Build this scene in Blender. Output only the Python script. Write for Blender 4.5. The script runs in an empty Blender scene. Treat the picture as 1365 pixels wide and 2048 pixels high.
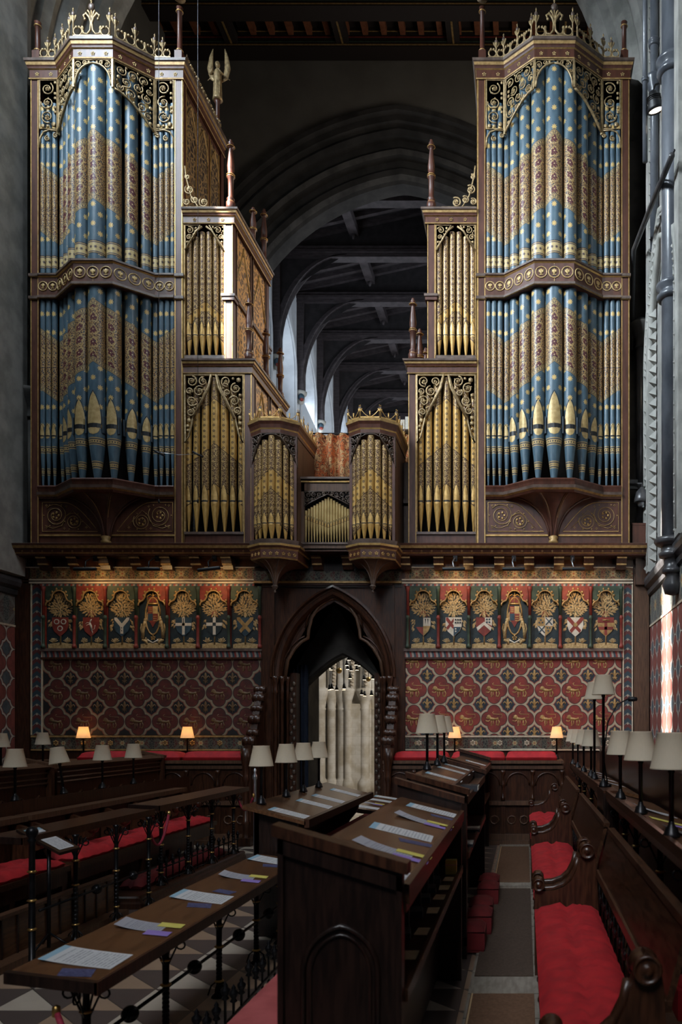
import bpy, math, random
from mathutils import Matrix, Vector
PI = math.pi
sin, cos = math.sin, math.cos
SC = bpy.context.scene
COL = SC.collection

# ---------------------------------------------------------------- camera, world, lights, exposure
ZC = 1.70                      # eye height above the paving
SP = 1600.0                    # focal length in pixels of the 2048 px side
cam_d = bpy.data.cameras.new('camera')
cam = bpy.data.objects.new('camera', cam_d); COL.objects.link(cam)
cam.location = (0, 0, ZC); cam.rotation_euler = (PI/2, 0, 0)
cam_d.sensor_fit = 'AUTO'; cam_d.sensor_width = 36; cam_d.lens = 36*SP/2048
cam_d.shift_x = (682.5-1050)/2048; cam_d.shift_y = (1455-1024)/2048
cam_d.clip_start = 0.05; cam_d.clip_end = 200
cam_d.dof.use_dof = True; cam_d.dof.focus_distance = 11.6; cam_d.dof.aperture_fstop = 3.2
SC.camera = cam
SC.view_settings.view_transform = 'Standard'; SC.view_settings.look = 'None'
SC.view_settings.gamma = 1; SC.view_settings.use_curve_mapping = False
SC.view_settings.exposure = 0.0
W = bpy.data.worlds.new('world'); SC.world = W; W.use_nodes = True
W.node_tree.nodes['Background'].inputs[0].default_value = (0.62, 0.78, 1.0, 1)
W.node_tree.nodes['Background'].inputs[1].default_value = 0.022

def aim(o, tgt):
    o.rotation_euler = (Vector(tgt)-o.location).to_track_quat('-Z', 'Y').to_euler()
def area(name, loc, tgt, sx, sy, power, col, spread=PI):
    l = bpy.data.lights.new(name, 'AREA'); l.shape = 'RECTANGLE'; l.size = sx; l.size_y = sy
    l.energy = power; l.color = col; l.spread = spread
    o = bpy.data.objects.new(name, l); COL.objects.link(o); o.location = loc; aim(o, tgt); return o
def spot(name, loc, tgt, power, col, ang, blend=.15, rad=.05):
    l = bpy.data.lights.new(name, 'SPOT'); l.energy = power; l.color = col
    l.spot_size = math.radians(ang); l.spot_blend = blend; l.shadow_soft_size = rad
    o = bpy.data.objects.new(name, l); COL.objects.link(o); o.location = loc; aim(o, tgt); return o
# daylight through the high windows of the choir (south side, behind and left of the viewer; north side weaker)
area('window_light_south_near', (-7.5, 9.0, 13.0), (-5.2, 12, 9.6), 1.6, 3.4, 270, (0.76, 0.89, 1.0), math.radians(110))
area('window_light_south', (-7.4, 4.6, 12.5), (1.2, 12, 7.2), 2.0, 4.0, 390, (0.80, 0.91, 1.0), math.radians(62))
area('window_light_north', (1.6, 6.0, 12.0), (-2.5, 12, 7.6), 2.0, 3.0, 48, (0.86, 0.93, 1.0), math.radians(72))
area('window_light_east', (-1.5, -3.0, 10.0), (-.6, 7.5, .8), 3.5, 4.0, 115, (0.88, 0.93, 1.0), math.radians(60))
area('wing_side_fill', (0.9, 16.4, 9.0), (-4.0, 13.2, 7.4), 1.4, 3.0, 95, (1.0, 0.78, 0.50), math.radians(120))  # added warm lamp, no window here: lights the wings' side panels
area('crossing_fill', (1.9, 15.6, 12.5), (-4.5, 18.4, 14.5), 1.4, 3.0, 55, (1.0, 0.93, 0.84), math.radians(150))  # added lamp, no window here: brightens the arch wall and ceiling
# sun beams: lamps behind an added unseen plate, shaped by its slots (see wall_sun_mask)
SUNS = [((-12.5, 3.0, 20.0), [(-4.56, 12.0, 7.35), (-4.36, 12.0, 7.35), (-4.36, 12.0, 10.3), (-4.56, 12.0, 10.3)], 150000),
        ((-13.0, 5.2, 12.5), [(1.92, 10.45, 1.0), (1.92, 11.15, 1.0), (1.92, 11.15, 4.5), (1.92, 10.45, 4.5)], 190000)]
for a_, q_, p_ in SUNS: spot('sun_beam', a_, tuple(sum(v[i] for v in q_)/4 for i in range(3)), p_, (1, .93, .84), 22, .1, .06)

# ---------------------------------------------------------------- shader expressions
class E:
    """a scalar socket with arithmetic"""
    def __init__(s, t, k): s.t = t; s.k = k
    def op(s, o, *a):
        n = s.t.nodes.new('ShaderNodeMath'); n.operation = o
        for i, x in enumerate((s,)+a):
            if isinstance(x, E): s.t.links.new(x.k, n.inputs[i])
            else: n.inputs[i].default_value = x
        return E(s.t, n.outputs[0])
    def __add__(s, o): return s.op('ADD', o)
    __radd__ = __add__
    def __mul__(s, o): return s.op('MULTIPLY', o)
    __rmul__ = __mul__
    def __sub__(s, o): return s.op('SUBTRACT', o)
    def __rsub__(s, o): return (s*-1.0)+o
    def __truediv__(s, o): return s.op('DIVIDE', o)
    def lt(s, o): return s.op('LESS_THAN', o)
    def gt(s, o): return s.op('GREATER_THAN', o)
    def fr(s): return s.op('FRACT')
    def fl(s): return s.op('FLOOR')
    def ab(s): return s.op('ABSOLUTE')
    def mn(s, o): return s.op('MINIMUM', o)
    def mx(s, o): return s.op('MAXIMUM', o)
    def sn(s): return s.op('SINE')
    def cs(s): return s.op('COSINE')
    def sq(s): return s.op('SQRT')
def rad2(a, b): return (a*a+b*b).sq()
class Mat:
    def __init__(s, name, rough=.5, metal=0., spec=.5):
        s.m = bpy.data.materials.new(name); s.m.use_nodes = True; s.t = s.m.node_tree
        s.b = s.t.nodes['Principled BSDF']; s.b.inputs['Roughness'].default_value = rough
        s.b.inputs['Metallic'].default_value = metal; s.b.inputs['Specular IOR Level'].default_value = spec
    def sep(s, out):
        n = s.t.nodes.new('ShaderNodeSeparateXYZ'); s.t.links.new(out, n.inputs[0])
        return [E(s.t, n.outputs[i]) for i in range(3)]
    def obj(s): s.tc = s.t.nodes.new('ShaderNodeTexCoord'); return s.tc.outputs['Object']
    def uv(s, name):
        n = s.t.nodes.new('ShaderNodeUVMap'); n.uv_map = name; return s.sep(n.outputs[0])
    def vec(s, x, y, z=0.):
        n = s.t.nodes.new('ShaderNodeCombineXYZ')
        for i, q in enumerate((x, y, z)):
            if isinstance(q, E): s.t.links.new(q.k, n.inputs[i])
            else: n.inputs[i].default_value = q
        return n.outputs[0]
    def noise(s, v, sc, det=3, dist=0., rough=.55):
        n = s.t.nodes.new('ShaderNodeTexNoise'); n.inputs['Scale'].default_value = sc
        n.inputs['Detail'].default_value = det; n.inputs['Distortion'].default_value = dist
        n.inputs['Roughness'].default_value = rough
        s.t.links.new(v, n.inputs['Vector']); return E(s.t, n.outputs[0])
    def voro(s, v, sc, feat='F1'):
        n = s.t.nodes.new('ShaderNodeTexVoronoi'); n.feature = feat; n.inputs['Scale'].default_value = sc
        s.t.links.new(v, n.inputs['Vector']); return E(s.t, n.outputs['Distance'])
    def mix(s, f, a, b):
        n = s.t.nodes.new('ShaderNodeMix'); n.data_type = 'RGBA'
        for i, q in ((0, f), (6, a), (7, b)):
            if isinstance(q, E): s.t.links.new(q.k, n.inputs[i])
            elif isinstance(q, tuple): n.inputs[i].default_value = (*q, 1)
            elif isinstance(q, (int, float)): n.inputs[i].default_value = q
            else: s.t.links.new(q, n.inputs[i])
        return n.outputs[2]
    def ss(s, x, a, b):
        n = s.t.nodes.new('ShaderNodeMapRange'); n.interpolation_type = 'SMOOTHSTEP'
        s.t.links.new(x.k, n.inputs[0]); n.inputs[1].default_value = a; n.inputs[2].default_value = b
        return E(s.t, n.outputs[0])
    def base(s, c):
        if isinstance(c, tuple): s.b.inputs['Base Color'].default_value = (*c, 1)
        else: s.t.links.new(c, s.b.inputs['Base Color'])
        return s.m
    def bump(s, h, st=.3, d=.01):
        n = s.t.nodes.new('ShaderNodeBump'); n.inputs['Strength'].default_value = st
        n.inputs['Distance'].default_value = d; s.t.links.new(h.k, n.inputs['Height'])
        s.t.links.new(n.outputs[0], s.b.inputs['Normal'])
def noisy(name, c1, c2, sc=6, rough=.5, metal=0., stretch=(1, 1, 1), bump=0., det=4, spec=.5):
    m = Mat(name, rough, metal, spec); x, y, z = m.sep(m.obj())
    v = m.vec(x*stretch[0], y*stretch[1], z*stretch[2]); n = m.noise(v, sc, det)
    m.base(m.mix(m.ss(n, .3, .7), c1, c2))
    if bump: m.bump(n, bump, .01)
    return m.m
M = {}
M['oak'] = noisy('dark oak', (.022, .0080, .0038), (.066, .024, .011), 9, .32, stretch=(6, 6, .7), bump=.08)
M['oak_h'] = noisy('dark oak lengthwise', (.024, .010, .005), (.075, .031, .015), 9, .28, stretch=(6, .7, 6), bump=.06)
M['oak_x'] = noisy('dark oak crosswise', (.024, .010, .005), (.07, .029, .014), 9, .3, stretch=(.7, 6, 6), bump=.06)
M['oak_black'] = noisy('blackened oak', (.008, .004, .003), (.022, .010, .007), 9, .3, stretch=(6, 6, .7))
M['oak_mid'] = noisy('mid brown oak', (.06, .028, .014), (.12, .058, .030), 10, .45, stretch=(6, 6, .5), bump=.1)
M['desk'] = noisy('polished desk top', (.070, .030, .013), (.135, .060, .026), 8, .26, stretch=(6, .6, 6))
M['case'] = noisy('organ case paint', (.055, .0175, .0095), (.100, .034, .020), 5, .42, stretch=(3, 3, .6))
M['case_lip'] = noisy('worn case moulding', (.070, .045, .034), (.15, .105, .085), 9, .38)
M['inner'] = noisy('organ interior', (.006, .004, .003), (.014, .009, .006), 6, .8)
M['gold'] = noisy('gold leaf', (.42, .25, .075), (.62, .40, .15), 14, .42, .55)
M['gold_dull'] = noisy('gold paint', (.26, .155, .05), (.46, .29, .11), 18, .5, .25)
M['gold_bright'] = noisy('cream gold', (.42, .285, .11), (.58, .42, .19), 20, .45, .2)
M['carved'] = noisy('gilded carving', (.22, .15, .075), (.50, .36, .18), 22, .45, .3, bump=.2)
M['carved_dark'] = noisy('dark carving', (.04, .026, .02), (.12, .08, .055), 22, .4, .1)
M['cream'] = noisy('cream paint', (.42, .35, .25), (.60, .51, .38), 14, .6)
M['red'] = noisy('red paint', (.15, .020, .013), (.24, .036, .022), 12, .6)
M['green'] = noisy('green paint', (.022, .040, .024), (.045, .070, .042), 12, .6)
M['blue'] = noisy('blue paint', (.012, .035, .055), (.028, .065, .095), 12, .6)
M['white'] = noisy('white paint', (.5, .45, .36), (.66, .60, .5), 14, .6)
M['navy'] = noisy('dark background paint', (.006, .014, .018), (.014, .028, .034), 12, .6)
M['leaf'] = noisy('painted leaves', (.30, .19, .07), (.52, .37, .17), 40, .6)
M['iron'] = noisy('black iron', (.006, .006, .007), (.016, .015, .016), 20, .35, .6)
M['brass'] = noisy('brass', (.45, .27, .08), (.65, .42, .15), 10, .3, .9)
M['chrome'] = noisy('steel', (.4, .42, .45), (.6, .62, .65), 10, .3, .9)
M['velvet'] = noisy('red velvet', (.34, .008, .014), (.50, .014, .020), 9, .75, bump=.25)
M['velvet_d'] = noisy('dark red velvet', (.12, .006, .008), (.20, .012, .014), 9, .8)
M['pink'] = noisy('faded red velvet', (.36, .07, .07), (.46, .10, .10), 9, .8)
M['rope'] = noisy('crimson rope', (.22, .012, .03), (.32, .02, .05), 60, .7)
M['stone'] = noisy('pale stone', (.24, .24, .22), (.40, .39, .36), 3.5, .85, bump=.2, det=6)
M['stone_warm'] = noisy('honey stone', (.42, .35, .26), (.66, .58, .47), 2.5, .85, bump=.2, det=6)
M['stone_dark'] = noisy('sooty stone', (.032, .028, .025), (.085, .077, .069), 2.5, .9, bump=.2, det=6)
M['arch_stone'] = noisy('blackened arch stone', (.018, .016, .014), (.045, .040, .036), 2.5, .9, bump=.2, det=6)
M['marble'] = noisy('grey marble', (.055, .062, .075), (.15, .16, .18), 3, .28, stretch=(1, 1, .5), det=7)
M['marble_d'] = noisy('dark marble', (.03, .03, .032), (.075, .072, .075), 5, .3, det=7)
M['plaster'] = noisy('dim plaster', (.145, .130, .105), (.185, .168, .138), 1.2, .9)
M['white_wall'] = noisy('nave plaster', (.44, .47, .51), (.60, .64, .68), 1.5, .9)
M['beam'] = noisy('nave beam', (.026, .020, .022), (.055, .043, .047), 5, .7, stretch=(1, 1, 3))
M['beam_dk'] = noisy('nave boarding', (.010, .008, .009), (.022, .018, .02), 5, .8)
M['carpet'] = noisy('brown carpet', (.13, .065, .034), (.18, .095, .052), 60, .95)
M['carpet_d'] = noisy('worn dark carpet', (.062, .040, .027), (.092, .060, .042), 60, .95)
M['black'] = noisy('black', (.004, .004, .005), (.008, .008, .01), 10, .5)
M['curtain_b'] = noisy('navy curtain', (.004, .008, .020), (.008, .016, .035), 12, .9)
M['yellow'] = noisy('yellow card', (.60, .52, .10), (.66, .58, .14), 8, .7)
M['lilac'] = noisy('lilac card', (.26, .17, .50), (.32, .22, .56), 8, .7)
M['bluecard'] = noisy('dark blue card', (.03, .035, .10), (.10, .10, .20), 60, .6)
M['buff'] = noisy('buff card', (.60, .42, .22), (.70, .50, .28), 12, .8)
M['book'] = noisy('dark book cloth', (.012, .014, .016), (.03, .03, .035), 12, .6)
M['page'] = noisy('page edges', (.5, .48, .42), (.62, .6, .54), 30, .8)
M['slab'] = noisy('pale boards', (.22, .19, .155), (.34, .30, .25), 6, .6, stretch=(5, 1, 1))

def paper_mat(name, bg, band):
    m = Mat(name, .7); x, y, z = m.uv('UVMap')
    ln = ((x*19.).fr()).gt(.52)*(m.noise(m.vec(y*26., (x*19.).fl()*7.3, 0.), 1., 2).gt(.44))
    inb = (x.gt(.17))*(x.lt(.95))*(y.gt(.08))*(y.lt(.92))*((x*4.1).fr().gt(.12))
    c = m.mix(ln*inb*.62, bg, (.16, .17, .20))
    return m.base(m.mix(x.lt(.10), c, (.26, .42, .52)) if band else c)
M['paper'] = paper_mat('printed paper', (.58, .58, .58), True)
M['leaflet'] = paper_mat('grey leaflet paper', (.36, .355, .39), False)
def shade_mat(name, lit):
    m = Mat(name, .85); x, y, z = m.sep(m.obj())
    n = m.noise(m.vec(x*3, y*3, z*.4), 60, 2)
    m.base(m.mix(n, (.66, .57, .42), (.76, .67, .52)))
    tr = m.t.nodes.new('ShaderNodeBsdfTranslucent'); tr.inputs[0].default_value = (.80, .62, .40, 1)
    mx = m.t.nodes.new('ShaderNodeMixShader'); mx.inputs[0].default_value = .35
    out = m.t.nodes['Material Output']
    m.t.links.new(m.b.outputs[0], mx.inputs[1]); m.t.links.new(tr.outputs[0], mx.inputs[2])
    m.t.links.new(mx.outputs[0], out.inputs[0])
    if lit:
        m.b.inputs['Emission Color'].default_value = (1, .42, .09, 1)
        m.b.inputs['Emission Strength'].default_value = lit
    return m.m
M['shade'] = shade_mat('linen lampshade', 0)
M['shade_lit'] = shade_mat('glowing lampshade', .62)
def glow(name, col, st):
    m = Mat(name); m.base((0.02, .02, .02)); m.b.inputs['Emission Color'].default_value = (*col, 1)
    m.b.inputs['Emission Strength'].default_value = st; return m.m
M['bulb'] = glow('lamp bulb', (1, .80, .55), 4)
M['bulb_w'] = glow('flood lamp glass', (1, .86, .68), 3.0)
M['daylight'] = glow('daylit glass', (.80, .90, 1.0), 1.1)

# --- painted organ pipes: UVMap = (arc, height), aux = (height + chevron drop, radius)
GOLDC = (.62, .46, .20)
def filigree(m, u, v, sc=1.):
    """gold scrolls over dark, as 0..1 mask"""
    w = m.noise(m.vec(u*sc, v*sc, 3.), 40, 2)
    d = m.voro(m.vec(u*sc+w*.02, v*sc*.85+w*.02, 0.), 42, 'DISTANCE_TO_EDGE')
    a = d.lt(.10)
    b = ((m.voro(m.vec(u*sc+.13, v*sc+.31, 1.), 95, 'F1')).lt(.25))
    return a.mx(b)*w.gt(.38)
def star(m, u, v, cu, cv, R, rays=5., off=0.):
    """staggered stars on a lattice"""
    row = (v/cv).fl(); sh = ((row*.5).fr())*1.0
    a = (u/cu+sh+.5).fr()-.5; b = (v/cv).fr()-.5
    du = a*cu; dv = b*cv; r = rad2(du, dv)
    th = dv.op('ARCTAN2', du)
    lim = ((th*rays).cs().ab())*(.62*R)+(.38*R)
    return r.lt(lim)
def pipe_mat(name, lo, hi, gband, fband):
    """blue pipe: diaper between lo and hi (in chevron height); gband = plain height of the gold band; fband = list of small dotted bands"""
    m = Mat(name, .42); u, v, _ = m.uv('UVMap'); vp, rr, _ = m.uv('aux')
    n = m.noise(m.vec(u*2, v*.6), 7, 4)
    blue = m.mix(m.ss(n, .3, .7), (.046, .084, .115), (.082, .138, .178))
    st_ = star(m, u, v, .20, .14, .041, 4.)*(v.gt(lo-1.02) if fband else 1.0)
    c = m.mix(st_, blue, (.62, .42, .145))
    dark = m.mix(m.noise(m.vec(u, v), 30, 2).gt(.5), (.060, .014, .014), (.03, .03, .045))
    dia = m.mix(filigree(m, u, v), dark, (.42, .265, .10))
    # burgundy flowers down the middle of the diaper
    cv = .185; b = ((vp/cv).fr()-.5)*cv; r = rad2(u, b)+(rr.lt(.07))*9.; th = b.op('ARCTAN2', u)
    fl = r.lt(((th*2.5).cs().ab())*.026+.026)
    dia = m.mix(fl, dia, (.085, .014, .022))
    dia = m.mix(r.lt(.009), dia, (.6, .45, .25))
    dia = m.mix((r-.062).ab().lt(.0045), dia, (.46, .33, .15))
    inside = vp.gt(lo)*vp.lt(hi)
    c = m.mix(inside, c, dia)
    def border(c, x, w=.040, dots=.034):
        t = x/w                                   # -1..1 across the border
        c = m.mix(t.ab().lt(1.15), c, (.02, .02, .03))
        c = m.mix(t.ab().lt(.92), c, (.46, .32, .13))
        c = m.mix(t.ab().lt(.68), c, (.02, .02, .03))
        c = m.mix(t.ab().lt(.44), c, (.46, .32, .13))
        q = ((u/dots).fr()-.5)*dots
        return m.mix(rad2(q, x).lt(w*.26), c, (.03, .025, .04))
    c = border(c, vp-lo); c = border(c, vp-hi)
    if gband:
        x = v-gband; c = m.mix(x.ab().lt(.098), c, (.02, .02, .03)); c = m.mix(x.ab().lt(.085), c, (.46, .32, .13)); c = m.mix(x.ab().lt(.075), c, (.04, .03, .05))
        c = m.mix(x.ab().lt(.062), c, (.50, .38, .18))
        q = ((u/.07).fr()-.5)*.07; r = rad2(q, x); th = x.op('ARCTAN2', q)
        c = m.mix(r.lt(((th*3.).cs().ab())*.016+.008), c, (.05, .03, .04))
    for f in fband: 
        x = v-f; c = m.mix(x.ab().lt(.052), c, (.46, .32, .13)); c = m.mix(x.ab().lt(.040), c, (.03, .04, .06))
        c = m.mix(x.ab().lt(.024), c, (.46, .32, .13)); q = ((u/.042).fr()-.5)*.042
        c = m.mix(rad2(q, x).lt(.011), c, (.03, .03, .04))
    m.base(c); m.bump(m.noise(m.vec(u, v*.3), 12, 3), .05, .01)
    return m.m
def gold_pipe_mat(name, cuts, cols):
    """gold pipe with zones by chevron height: cuts descending; zones alternate diaper / rosettes / plain"""
    m = Mat(name, .38, .25); u, v, _ = m.uv('UVMap'); vp, rr, _ = m.uv('aux')
    n = m.noise(m.vec(u*3, v), 9, 4)
    gold = m.mix(m.ss(n, .3, .7), (.38, .21, .05), (.56, .345, .105))
    dia = m.mix(filigree(m, u, v, 1.25), (.060, .018, .010), (.52, .35, .14))
    cv = .085; b = ((v/cv).fr()-.5)*cv; r = rad2(u, b); th = b.op('ARCTAN2', u)
    ros = r.lt(((th*4.).cs().ab())*.012+.010)*(r.gt(.006))
    dia = m.mix(ros, dia, (.05, .02, .015))
    rg = m.mix(ros, gold, (.05, .03, .018))
    zone = {'d': dia, 'r': rg, 'p': gold}
    c = zone[cols[0]]
    for cut, k in zip(cuts, cols[1:]):
        c = m.mix(vp.lt(cut), c, zone[k])
        c = m.mix((vp-cut).ab().lt(.007), c, (.06, .03, .015))
    return m.base(c)

# --- wall painting: lions' quatrefoils and fleur cells, from object coordinates (metres)
def quatre_mat(name, axis, x0, z0, px, pz, pal=0):
    m = Mat(name, .62); p = m.sep(m.obj()); x = p[axis]; z = p[2]
    a = ((x-x0)/px+.5).fr()-.5; b = ((z-z0)/pz+.5).fr()-.5
    A = a.ab(); B = b.ab()
    d = rad2(A-.235, B).mn(rad2(A, B-.235))-.232
    n = m.noise(m.vec(x, p[1], z), 9, 4)
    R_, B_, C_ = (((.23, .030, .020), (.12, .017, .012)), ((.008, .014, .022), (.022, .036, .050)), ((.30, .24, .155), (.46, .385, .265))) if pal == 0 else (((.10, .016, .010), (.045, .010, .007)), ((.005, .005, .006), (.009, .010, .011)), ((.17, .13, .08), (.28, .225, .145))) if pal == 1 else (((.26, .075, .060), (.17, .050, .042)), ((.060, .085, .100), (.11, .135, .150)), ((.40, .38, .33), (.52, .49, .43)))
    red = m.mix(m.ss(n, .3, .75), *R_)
    blue = m.mix(m.ss(n, .3, .75), *B_)
    c = m.mix(d.gt(0.0), red, (.015, .012, .012))
    c = m.mix(d.gt(.022), c, m.mix(n, *C_))
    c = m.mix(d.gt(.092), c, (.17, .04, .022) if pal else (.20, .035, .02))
    c = m.mix(d.gt(.118), c, blue)
    m.base(c); m.bump(n, .05, .005); return m.m
def frieze_mat(name, axis, pitch, h, z0, c0, c1, c2):
    m = Mat(name, .6); p = m.sep(m.obj()); x = p[axis]; z = p[2]-z0
    a = ((x/pitch).fr()-.5)*pitch; r = rad2(a, z); th = z.op('ARCTAN2', a)
    fil = m.voro(m.vec(x, p[1], z), 26, 'DISTANCE_TO_EDGE').lt(.09)
    dg = (((x/pitch+z/pitch).fr()-.5).ab().lt(.07)).mx(((x/pitch-z/pitch).fr()-.5).ab().lt(.07))
    c = m.mix(((x/pitch*2.+.25).fr()).gt(.5), c0, c1)
    c = m.mix(fil, c, c2); c = m.mix(dg, c, c2)
    c = m.mix(r.lt(((th*3.).cs().ab())*(h*.14)+h*.17), c, (.34, .26, .13))
    c = m.mix(r.lt(h*.09), c, (.30, .08, .03))
    return m.base(c)
def tile_mat():
    m = Mat('marble floor tiles', .35); x, y, z = m.sep(m.obj())
    s = .40
    a = x/s; b = y/s
    fa = a.fr(); fb = b.fr()
    sel = (fa+fb).gt(1.0)
    k2 = ((a.fl()*.5).fr()).gt(.25)
    n = m.noise(m.vec(x, y, z), 5, 6)
    c = m.mix(sel, m.mix(n, (.40, .34, .27), (.58, .50, .41)), m.mix(n, (.070, .052, .047), (.12, .092, .082)))
    c = m.mix(k2*(sel.lt(.5)), c, m.mix(n, (.30, .20, .135), (.40, .28, .19)))
    g = (fa.lt(.012)).mx(fb.lt(.012)).mx((fa+fb-1.0).ab().lt(.012))
    return m.base(m.mix(g, c, (.04, .035, .03)))
def ashlar_mat(name, c1, c2, mort, w=.5, h=.28, axis=0):
    m = Mat(name, .85); p = m.sep(m.obj()); x = p[0]+p[1]; z = p[2]
    row = (z/h).fl(); fx_ = ((x/w+row*.5).fr()); fz_ = (z/h).fr()
    n = m.noise(m.vec(p[0], p[1], p[2]), 2.2, 7)
    c = m.mix(m.ss(n, .3, .7), c1, c2); g = (fx_.lt(.015)).mx(fz_.lt(.025))
    c = m.mix(g*.6, c, mort); m.bump(n, .2, .02)
    return m.base(c)
M['ashlar'] = ashlar_mat('ashlar stone', (.20, .195, .18), (.33, .32, .30), (.13, .125, .11))
M['ashlar_warm'] = ashlar_mat('warm ashlar', (.46, .40, .31), (.68, .645, .59), (.40, .36, .3), .7, .34)
M['tiles'] = tile_mat()
def curtain_mat():
    m = Mat('patterned orange curtain', .9); x, y, z = m.sep(m.obj())
    n = m.noise(m.vec(x, y, z), 9, 3, 1.2); l = ((n*7.).fr()-.5).ab().lt(.12)
    c = m.mix(m.ss(n, .4, .6), (.50, .12, .03), (.58, .34, .15)); return m.base(m.mix(l, c, (.06, .02, .015)))
M['curtain'] = curtain_mat()
def chevron_mat(name, axis, pitch, x0):
    m = Mat(name, .6); p = m.sep(m.obj()); x = p[axis]-x0; z = p[2]
    t = (z/pitch+x.ab()/pitch*.8).fr(); b = ((z/pitch+.15).fr()-.5)*pitch
    c = m.mix(t.gt(.5), (.10, .020, .018), (.022, .045, .060)); c = m.mix((t-.5).ab().lt(.05), c, (.13, .15, .14))
    c = m.mix((x.ab()+b.ab()).lt(.020), c, (.34, .30, .22)); return m.base(c)
def twist_mat():
    m = Mat('twisted ribbon paint', .6); x, y, z = m.sep(m.obj())
    t = (x/.0925+((z*40.).sn())*.08).fr()
    c = m.mix(t.gt(.33), (.24, .035, .025), (.30, .27, .23)); return m.base(m.mix(t.gt(.66), c, (.03, .06, .08)))
M['twist'] = twist_mat()
def roofpaint():
    m = Mat('painted crossing ceiling', .8); x, y, z = m.sep(m.obj())
    return m.base((.02, .012, .009))
M['ceil'] = roofpaint()

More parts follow.
